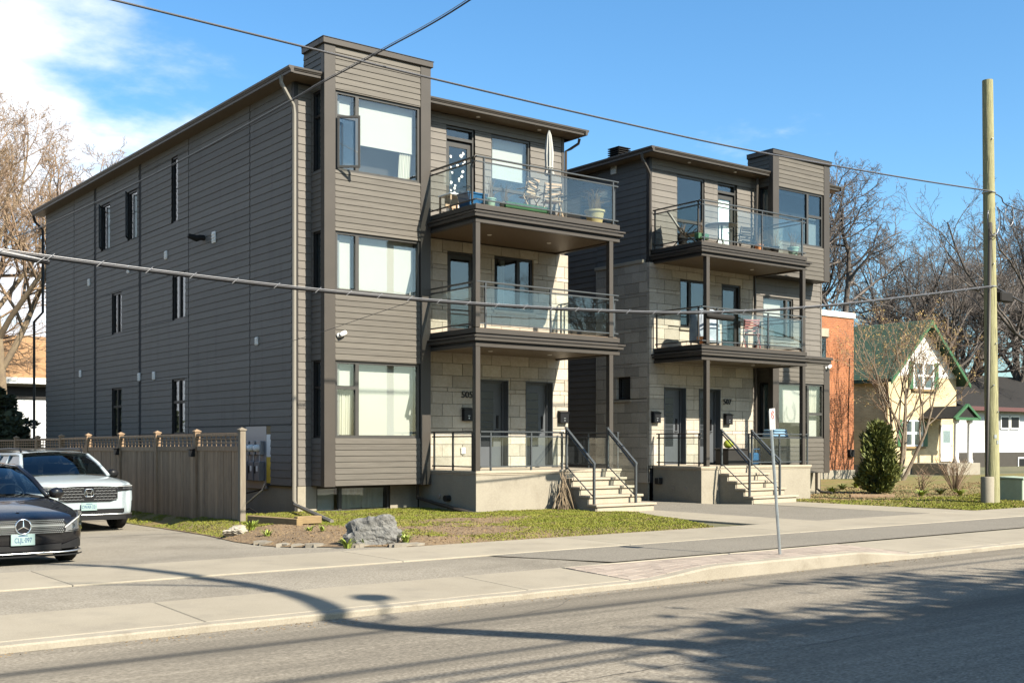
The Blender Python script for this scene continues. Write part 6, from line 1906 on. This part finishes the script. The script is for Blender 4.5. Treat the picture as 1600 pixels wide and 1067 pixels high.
q = onY(1328, 708, by_); MB().bbox(q.x-.16, q.x+.16, by_-.14, by_-.001, q.z-.16, q.z+.16, .02).build('utility_cabinet', M['black_matte'], BR_)
q1, q2 = onY(1327, 560, by_), onY(1324, 706, by_)
MB().tube([(q1.x, by_-.02, q1.z), (q2.x, by_-.02, q2.z)], .015, 6).build('wall_cable', M['black'], BR_)

YH = thing('yellow_house', 'yellow brick house with a steep green gable roof and green shutters', 'house', (54, 39, .05), world=True)
hy = 35.0
hx0, hx1 = onY(1386, 600, hy).x, onY(1494, 600, hy).x
ez = 5.15; hxm = (hx0+hx1)/2; az = 7.95
m = MB()
m.prism([(hx0, .55), (hx1, .55), (hx1, ez), (hxm+.0, ez+.001), (hx0, ez)], 1, hy, 45)
m.build('wall', M['yellow_brick'], YH)
MB().box(hx0-.03, hx1+.03, hy-.04, 45, -.2, .549).build('foundation', M['concrete'], YH)
m = MB(); m.prism([(hx0, ez), (hx1, ez), (hxm, az-.15)], 1, hy-.02, hy+.3); gb = m.build('gable', M['white'], YH)
nrow = 9
for k in range(nrow):
    z = ez+.05+k*.29; hw = (hx1-hx0)/2*(1-(z+.1-ez)/(az-.15-ez))
    if hw < .15: break
    MB().bbox(hxm-hw, hxm+hw, hy-.05, hy-.021, z, z+.28, .01).build('gable_board', M['white'], gb)
ov = .45
sl_ = (az-ez)/((hx1-hx0)/2)
for s in (-1, 1):
    xe = hxm+s*((hx1-hx0)/2+ov); ze = ez-ov*sl_
    m = MB(); m.prism([(hxm, az+.0), (xe, ze), (xe, ze+.14), (hxm, az+.16)], 1, hy-.55, 45.4)
    rf = m.build('roof', M['green_roof'], YH)
    m = MB(); m.prism([(hxm, az-.10), (xe+s*.02, ze-.12), (xe+s*.02, ze+.10), (hxm, az+.13)], 1, hy-.60, hy-.551); m.build('bargeboard', M['green_paint'], rf)
    # shingle courses as real steps
    n = 26
    for k in range(n):
        t0, t1 = k/n, (k+1)/n
        p0 = (hxm+(xe-hxm)*t0, az+.165+(ze-az)*t0); p1 = (hxm+(xe-hxm)*t1, az+.165+(ze-az)*t1)
        m = MB(); m.prism([p0, (p1[0], p1[1]+.004), (p1[0], p1[1]+.018)], 1, hy-.56, 45.4); m.build('shingle_course', M['green_roof'], rf)
    # soffit under the overhang
def house_window(parent, u0, u1, v0, v1, y, shut=True, bars_=2):
    p, q = onY(u0, v1, y), onY(u1, v0, y)
    fw = MB().box(p.x, q.x, y-.06, y-.005, p.z, q.z).build('window', M['white'], parent)
    n = bars_
    w = (q.x-p.x)/n
    for i in range(n):
        for j in range(2):
            h = (q.z-p.z)/2
            MB().box(p.x+i*w+.12, p.x+(i+1)*w-.12, y-.068, y-.0605, p.z+j*h+.08, p.z+(j+1)*h-.05).build('pane', M['glass_dark'], fw)
            MB().box(p.x+i*w+.12, p.x+(i+1)*w-.12, y-.0604, y-.0601, p.z+j*h+.08, p.z+(j+1)*h-.05).build('backing', M['room'], fw)
    MB().bbox(p.x-.15, q.x+.15, y-.14, y-.001, p.z-.13, p.z-.01, .01).build('sill', M['timber'], fw)
    if shut:
        sw_ = .42*(q.x-p.x)*.5
        for a0, a1 in ((p.x-sw_-.03, p.x-.03), (q.x+.03, q.x+.03+sw_)):
            s_ = MB().bbox(a0, a1, y-.07, y-.003, p.z-.02, q.z+.03, .01).build('shutter', M['green_paint'], fw)
    return fw
house_window(YH, 1426, 1458, 568, 607, hy)
house_window(YH, 1409, 1441, 657, 697, hy)
a, b = onY(1468, 722, hy), onY(1486, 664, hy)
d = MB().bbox(a.x, b.x, hy-.08, hy-.002, .7, b.z, .01).build('door', M['white'], YH)
MB().box(a.x+.2, b.x-.2, hy-.088, hy-.081, 1.7, b.z-.3).build('pane', M['glass_dark'], d)
MB().bbox(b.x-.16, b.x-.1, hy-.13, hy-.08, 1.5, 1.6, .01).build('handle', M['metal'], d)
# porch with gabled canopy
p0, p1 = onY(1470, 650, 33.4), onY(1517, 650, 33.2)
MB().bbox(p0.x-.2, p1.x+.4, 32.9, 34.95, -.1, .65, .02).build('porch', M['concrete'], YH)
for u in (1494, 1515):
    q = onY(u, 680, 33.1)
    MB().lathe([(.17, .66), (.17, .8), (.13, .85), (.11, 2.7), (.16, 2.75), (.16, 2.95)], (q.x, 33.1, 0), 14).build('column', M['white'], YH, autos=40)
ca, cb = onY(1488, 655, 33.1).x, onY(1521, 655, 33.1).x
m = MB(); m.prism([(ca-.1, 2.96), (cb+.1, 2.96), ((ca+cb)/2, 3.6)], 1, 32.9, 34.98); cn = m.build('porch_roof', M['roof'], YH)
for s in (-1, 1):
    e = (ca+cb)/2+s*((cb-ca)/2+.2)
    MB().tube([((ca+cb)/2, 32.85, 3.65), (e, 32.85, 2.92)], .09, 4).build('bargeboard', M['green_paint'], cn)
MB().box(ca-.15, cb+.15, 32.8, 32.89, 2.86, 3.0).build('porch_beam', M['green_paint'], cn)
m = MB(); m.prism([(hx0+1.2, 3.4), (p1.x+.2, 3.1), (p1.x+.2, 3.25), (hx0+1.2, 3.5)], 1, 33.2, 34.99)
# lean-to on the left side
m = MB(); m.box(hx0-2.4, hx0-.001, 38.5, 44, 0, 2.9); m.build('lean_to', M['yellow_brick'], YH)
m = MB(); m.prism([(hx0-2.7, 2.9), (hx0, 4.0), (hx0, 4.15), (hx0-2.7, 3.05)], 1, 38.1, 44.3); m.build('lean_to_roof', M['roof'], YH)
MB().tube([(hx0-.08, hy-.05, ez-.3), (hx0-.08, hy-.05, .3)], .05, 8).build('downspout', M['timber'], YH)

WH = thing('white_house', 'low white house with a dark shingled roof behind the utility pole', 'house', (77, 47, .05), world=True)
wy = 43.0
wx0, wx1 = onY(1497, 680, wy).x, 92
MB().box(wx0, wx1, wy, 54, 1.05, 3.95).build('wall', M['offwhite'], WH)
MB().box(wx0-.04, wx1, wy-.04, 54, -.1, 1.049).build('foundation', M['trim'], WH)
m = MB(); m.prism([(wy-.7, 3.95), (wy-.7, 4.12), (48.5, 6.9), (54.7, 4.12), (54.7, 3.95)], 0, wx0-.5, wx1+.5); m.build('roof', M['roof'], WH)
red_f = mat('fascia_red', (.06, .02, .018), .7)
MB().bbox(wx0-.5, wx1+.5, wy-.78, wy-.701, 3.86, 4.14, .01).build('fascia', red_f, WH)
for u0, u1, v0, v1 in ((1563, 1574, 652, 668), (1578, 1590, 652, 668), (1590, 1605, 716, 730)):
    p, q = onY(u0, v1, wy), onY(u1, v0, wy)
    f_ = MB().box(p.x-.1, q.x+.1, wy-.1, wy-.003, p.z-.1, q.z+.1).build('window', M['white'], WH)
    MB().box(p.x, q.x, wy-.11, wy-.101, p.z, q.z).build('pane', M['black'], f_)

TH = thing('tan_roof_house', 'house with a tan shingled roof behind the evergreens at far left', 'house', (15, 66, 0), world=True)
tan_roof = mat('tan_roof', (.25, .14, .06), .95, c2=(.20, .11, .05), scale=1.5, c3=(.3, .19, .10), scale3=6, amt3=.6, bump=.5, bscale=8)
MB().box(5, 27, 61, 72, -.1, 4.7).build('wall', M['offwhite'], TH)
m = MB(); m.prism([(60.3, 4.72), (60.3, 4.9), (66.5, 7.55), (72.7, 4.9), (72.7, 4.72)], 0, 4.3, 27.7); m.build('roof', tan_roof, TH)
MB().bbox(4.3, 27.7, 60.2, 60.299, 4.62, 4.92, .01).build('gutter', M['white'], TH)
MB().box(4.9, 27.1, 60.93, 60.99, 3.9, 4.5).build('band', M['trim_dark'], TH)
for x in (13.4, 15.3, 17.2):
    f_ = MB().box(x, x+1.0, 60.94, 60.998, 1.0, 2.3).build('window', M['frame'], TH)
    MB().box(x+.08, x+.92, 60.93, 60.939, 1.08, 2.22).build('pane', M['glass_dark'], f_)

# ------------------------------------------------------------------ things on the balconies
wood = mat('teak', (.33, .23, .15), .8, c2=(.26, .18, .115), scale=4, stretch=(6, 6, 1))
def folding_chair(p, rz, label, mt=wood, group='balcony chairs', slats=5):
    t = thing('folding_chair', label, 'chair', p, rz, group)
    for s in (-.21, .21):
        MB().tube([(s, .22, 0), (s, -.02, .42), (s, .10, .86)], .016, 6).build('leg', mt, t)
        MB().tube([(s, -.22, 0), (s, .16, .44)], .016, 6).build('leg', mt, t)
        MB().bbox(s-.02, s+.02, -.22, .16, .60, .622, .004).build('armrest', mt, t)
    for k in range(slats):
        MB().bbox(-.20, .20, -.2+k*.08, -.14+k*.08, .42, .436, .003).build('seat_slat', mt, t)
        z = .50+k*.072; y = .03+.06*(z-.45)/.4*2
        MB().bbox(-.20, .20, y-.008, y+.008, z, z+.05, .003).build('back_slat', mt, t)
    return t
D3 = 6.912
q = onY(832, 330, 20.85); folding_chair((q.x, 20.95, D3), R(195), 'slatted wooden folding chair left of the closed parasol')
q = onY(866, 330, 20.95); folding_chair((q.x, 21.05, D3), R(165), 'slatted wooden folding chair right of the closed parasol')
q = onY(858, 330, 21.5)
U = thing('closed_parasol', 'closed white parasol standing on the left third-floor balcony', 'parasol', (q.x, 21.5, D3))
MB().tube([(0, 0, 0), (0, 0, 2.25)], .02, 8).build('pole', M['rail'], U)
MB().lathe([(.24, 0), (.25, .05), (.05, .09), (.03, .25)], (0, 0, 0), 16).build('base', M['black_matte'], U)
m = MB(); g = []
for z, rr in ((1.18, .08), (1.22, .105), (1.30, .08), (1.42, .08), (1.7, .09), (1.95, .068), (2.15, .045), (2.26, .012)):
    g.append([(rr*(1+.28*math.sin(8*a))*math.cos(a), rr*(1+.28*math.sin(8*a))*math.sin(a), z) for a in lin(0, 2*math.pi, 48)[:-1]])
m.grid(g, wrap=True); m.build('canopy', M['blind'], U, smooth=True)
MB().tube([(.105*math.cos(a), .105*math.sin(a), 1.36) for a in lin(0, 2*math.pi, 20)[:-1]], .012, 5, closed=True).build('strap', M['blind'], U)
blue = mat('blue_plastic', (.008, .06, .14), .45, spec=.2)
q = onY(720, 325, 21.1)
t = thing('storage_bin', 'blue plastic storage bin on the left third-floor balcony', 'bin', (15.15, 21.15, D3))
m = MB(); m.prism([(-.22, 0), (.22, 0), (.27, .30), (-.27, .30)], 1, -.2, .2); m.build('tub', blue, t)
MB().bbox(-.29, .29, -.22, .22, .301, .34, .01).build('lid', blue, t)
t = thing('side_table', 'small white and wood table beside the blue bin', 'table', (14.99, 21.75, D3))
MB().bbox(-.2, .2, -.25, .25, .36, .40, .008).build('top', M['white'], t)
for sx in (-.17, .17):
    for sy in (-.21, .21): MB().bbox(sx-.02, sx+.02, sy-.02, sy+.02, 0, .36, .004).build('leg', wood, t)
MB().bbox(-.18, .18, -.02, .02, .1, .34, .004).build('panel', wood, t)
t = thing('planter_box', 'long dark green planter tray along the left third-floor railing', 'planter', (16.3, 20.72, D3))
m = MB(); m.prism([(-.10, 0), (.10, 0), (.13, .16), (-.13, .16)], 0, -.62, .62); m.build('tray', M['green_paint'], t)
MB().box(-.58, .58, -.10, .10, .161, .166).build('soil', M['soil'], t)
pale_g = mat('pale_green_pot', (.16, .24, .19), .6)
pots = [((15.35, 20.75, D3), .13, .2, pale_g, 'pale green plant pot at the corner of the left third-floor balcony'), ((15.75, 20.74, D3), .11, .16, M['rock_pale'], 'small cream pot beside the green planter tray'),
        ((18.55, 20.85, D3), .24, .34, mat('straw_pot', (.25, .20, .09), .8), 'straw-coloured pot with dried grass on the left third-floor balcony'),
        ((24.95, 21.22, 6.982), .12, .17, mat('terracotta', (.50, .19, .07), .8), 'orange terracotta pot on the right third-floor balcony'), ((26.4, 21.2, 6.982), .16, .24, pale_g, 'teal pot at the right end of the third-floor balcony'),
        ((25.6, 21.2, 6.982), .13, .18, M['black_matte'], 'black pot of dead plants on the right third-floor balcony'), ((22.75, 21.35, 6.982), .14, .2, M['black_matte'], 'black pot of dead stems at the left rail of the third-floor balcony'), ((22.65, 21.9, 6.982), .14, .2, M['black_matte'], 'second black pot of dead stems further back on the third-floor balcony')]
for i, (p, r_, h, mt_, lb) in enumerate(pots):
    t = thing('plant_pot', lb, 'plant pot', p, group='balcony plant pots')
    MB().lathe([(r_*.72, 0), (r_*.95, h*.85), (r_*1.05, h*.86), (r_*1.05, h), (r_*.9, h), (r_*.88, h*.9), (0, h*.9)], (0, 0, 0), 20, False).build('pot', mt_, t, autos=40)
    rr_ = random.Random(40+i); m = MB()
    big = i == 2
    for k in range(90 if big else 26):
        a = rr_.uniform(0, 6.28); sp = rr_.uniform(.05, .42 if big else .28); hh = rr_.uniform(.25, .75) if big else rr_.uniform(.12, .5)
        m.tube([(0.5*r_*math.cos(a), .5*r_*math.sin(a), h*.88), (.4*sp*math.cos(a), .4*sp*math.sin(a), h+hh*.6), (sp*math.cos(a), sp*math.sin(a), h+hh*(.75 if big else 1))], [.005, .004, .002], 3)
    m.build('dried_stems', M['drygrass'] if big else M['twig_tan'], t)
# right third-floor balcony
t = thing('bistro_table', 'round dark bistro table on the right third-floor balcony', 'table', (24.15, 21.9, 6.982))
MB().lathe([(.0, .70), (.44, .70), (.46, .715), (.44, .73), (0, .73)], (0, 0, 0), 28, False).build('top', mat('table_top', (.10, .115, .14), .35), t, autos=40)
for k in range(3):
    a = 2.1*k; MB().tube([(.06*math.cos(a), .06*math.sin(a), .70), (.05*math.cos(a), .05*math.sin(a), .35), (.30*math.cos(a), .30*math.sin(a), 0)], .013, 6).build('leg', M['black_matte'], t)
t = thing('reclining_chair', 'grey fabric reclining chair at the left rail of the right third-floor balcony', 'chair', (22.95, 22.0, 6.982), R(35))
fab = mat('grey_fabric', (.20, .19, .17), .9)
m = MB(); m.prism([(-.45, .36), (-.05, .30), (.15, .34), (.50, .92), (.47, .94), (.12, .37), (-.05, .335), (-.44, .395)], 0, -.24, .24); m.build('sling', fab, t)
for s in (-.26, .26):
    MB().tube([(s, -.48, .38), (s, .1, .32), (s, .52, .95)], .014, 6).build('frame', M['black_matte'], t)
    MB().tube([(s, -.35, 0), (s, .25, .55)], .014, 6).build('leg', M['black_matte'], t); MB().tube([(s, .35, 0), (s, -.2, .55)], .014, 6).build('leg', M['black_matte'], t)
t = thing('planter_box', 'small green planter clipped to the right third-floor railing', 'planter', (22.6, 21.16, 6.99))
MB().bbox(-.2, .2, -.08, .08, .05, .2, .01).build('tray', M['green_paint'], t); MB().bbox(-.03, .03, -.06, .0, -.06, .05, .006).build('bracket', M['white'], t)
folding_chair((25.5, 22.2, 6.982), R(170), 'dark metal chair against the wall of the right third-floor balcony', M['black_matte'])
# right second-floor balcony
D2 = 4.272
t = thing('covered_barbecue', 'barbecue under a grey tarp on the right second-floor balcony', 'barbecue', (23.35, 21.75, D2))
m = MB(); g = []
for z, w, dd_ in ((.12, .44, .27), (.45, .42, .26), (.8, .40, .25), (.95, .36, .24), (1.02, .22, .15), (1.03, .0, .0)):
    g.append([(w*(1+.06*math.sin(7*a+z*5))*(abs(math.cos(a))**.5)*(1 if math.cos(a) > 0 else -1), dd_*(1+.06*math.sin(9*a+z*4))*(abs(math.sin(a))**.5)*(1 if math.sin(a) > 0 else -1), z) for a in lin(0, 2*math.pi, 40)[:-1]])
m.grid(g, wrap=True); m.build('tarp', mat('tarp', (.17, .20, .23), .6, c2=(.30, .34, .38), scale=4), t, smooth=True)
for sx in (-.35, .35):
    for sy in (-.18, .18): MB().tube([(sx, sy, 0), (sx, sy, .2)], .02, 6).build('leg', M['black_matte'], t)
folding_chair((25.05, 21.6, D2), R(150), 'red and white metal chair on the right second-floor balcony', mat('red_white', (.22, .07, .065), .6))
t = thing('plant_pot', 'copper pot by the left rail of the right second-floor balcony', 'plant pot', (22.78, 21.3, D2), group='balcony plant pots')
MB().lathe([(.10, 0), (.15, .16), (.15, .22), (.12, .22), (0, .2)], (0, 0, 0), 18, False).build('pot', mat('copper', (.60, .25, .10), .35, metal=.6), t, autos=40)
t = thing('metal_hanger', 'bare metal hand rail hook at the left second-floor balcony corner', 'hook', (18.9, 22.4, 4.2))
MB().tube([(0, 0, 0), (0, 0, .9), (.12, 0, .95)], .02, 8).build('rod', M['rail'], t)
# right porch
t = thing('deck_box', 'dark storage box on the right porch beside the stair', 'box', (25.0, 22.25, 1.05))
MB().bbox(-.42, .42, -.25, .25, 0, .42, .012).build('body', M['trim_dark'], t); MB().bbox(-.44, .44, -.27, .27, .421, .47, .015).build('lid', M['trim_dark'], t)
t = tag(MB().lathe([(0, 0), (.09, .02), (.14, .09), (.13, .17), (.07, .23), (0, .245)], (0, 0, 0), 20, False).build('ball', mat('lime', (.22, .26, .02), .6), None, smooth=True, loc=(24.75, 22.15, 1.52)), 'lime green ball lying on the dark porch box', 'ball')
t = thing('cooler_bag', 'blue cooler bag on the right porch', 'bag', (25.75, 22.15, 1.05))
MB().bbox(-.22, .22, -.16, .16, 0, .34, .04).build('bag', blue, t); MB().tube([(-.14, -.165, .2), (-.12, -.17, .45), (.12, -.17, .45), (.14, -.165, .2)], .015, 6).build('handle', blue, t)
pb_ = mat('pale_blue_cloth', (.13, .22, .29), .85, c2=(.08, .16, .24), scale=6)
t = thing('cushion_stack', 'pale blue folded cushions on the bench at the right porch end', 'cushion', (26.3, 21.75, 1.05))
MB().bbox(-.35, .35, -.25, .25, .0, .78, .02).build('bench', M['trim_dark'], t)
for k in range(3): MB().bbox(-.34+.02*k, .32-.03*k, -.22, .22, .79+k*.075, .86+k*.075, .03).build('cushion', pb_, t, autos=50)
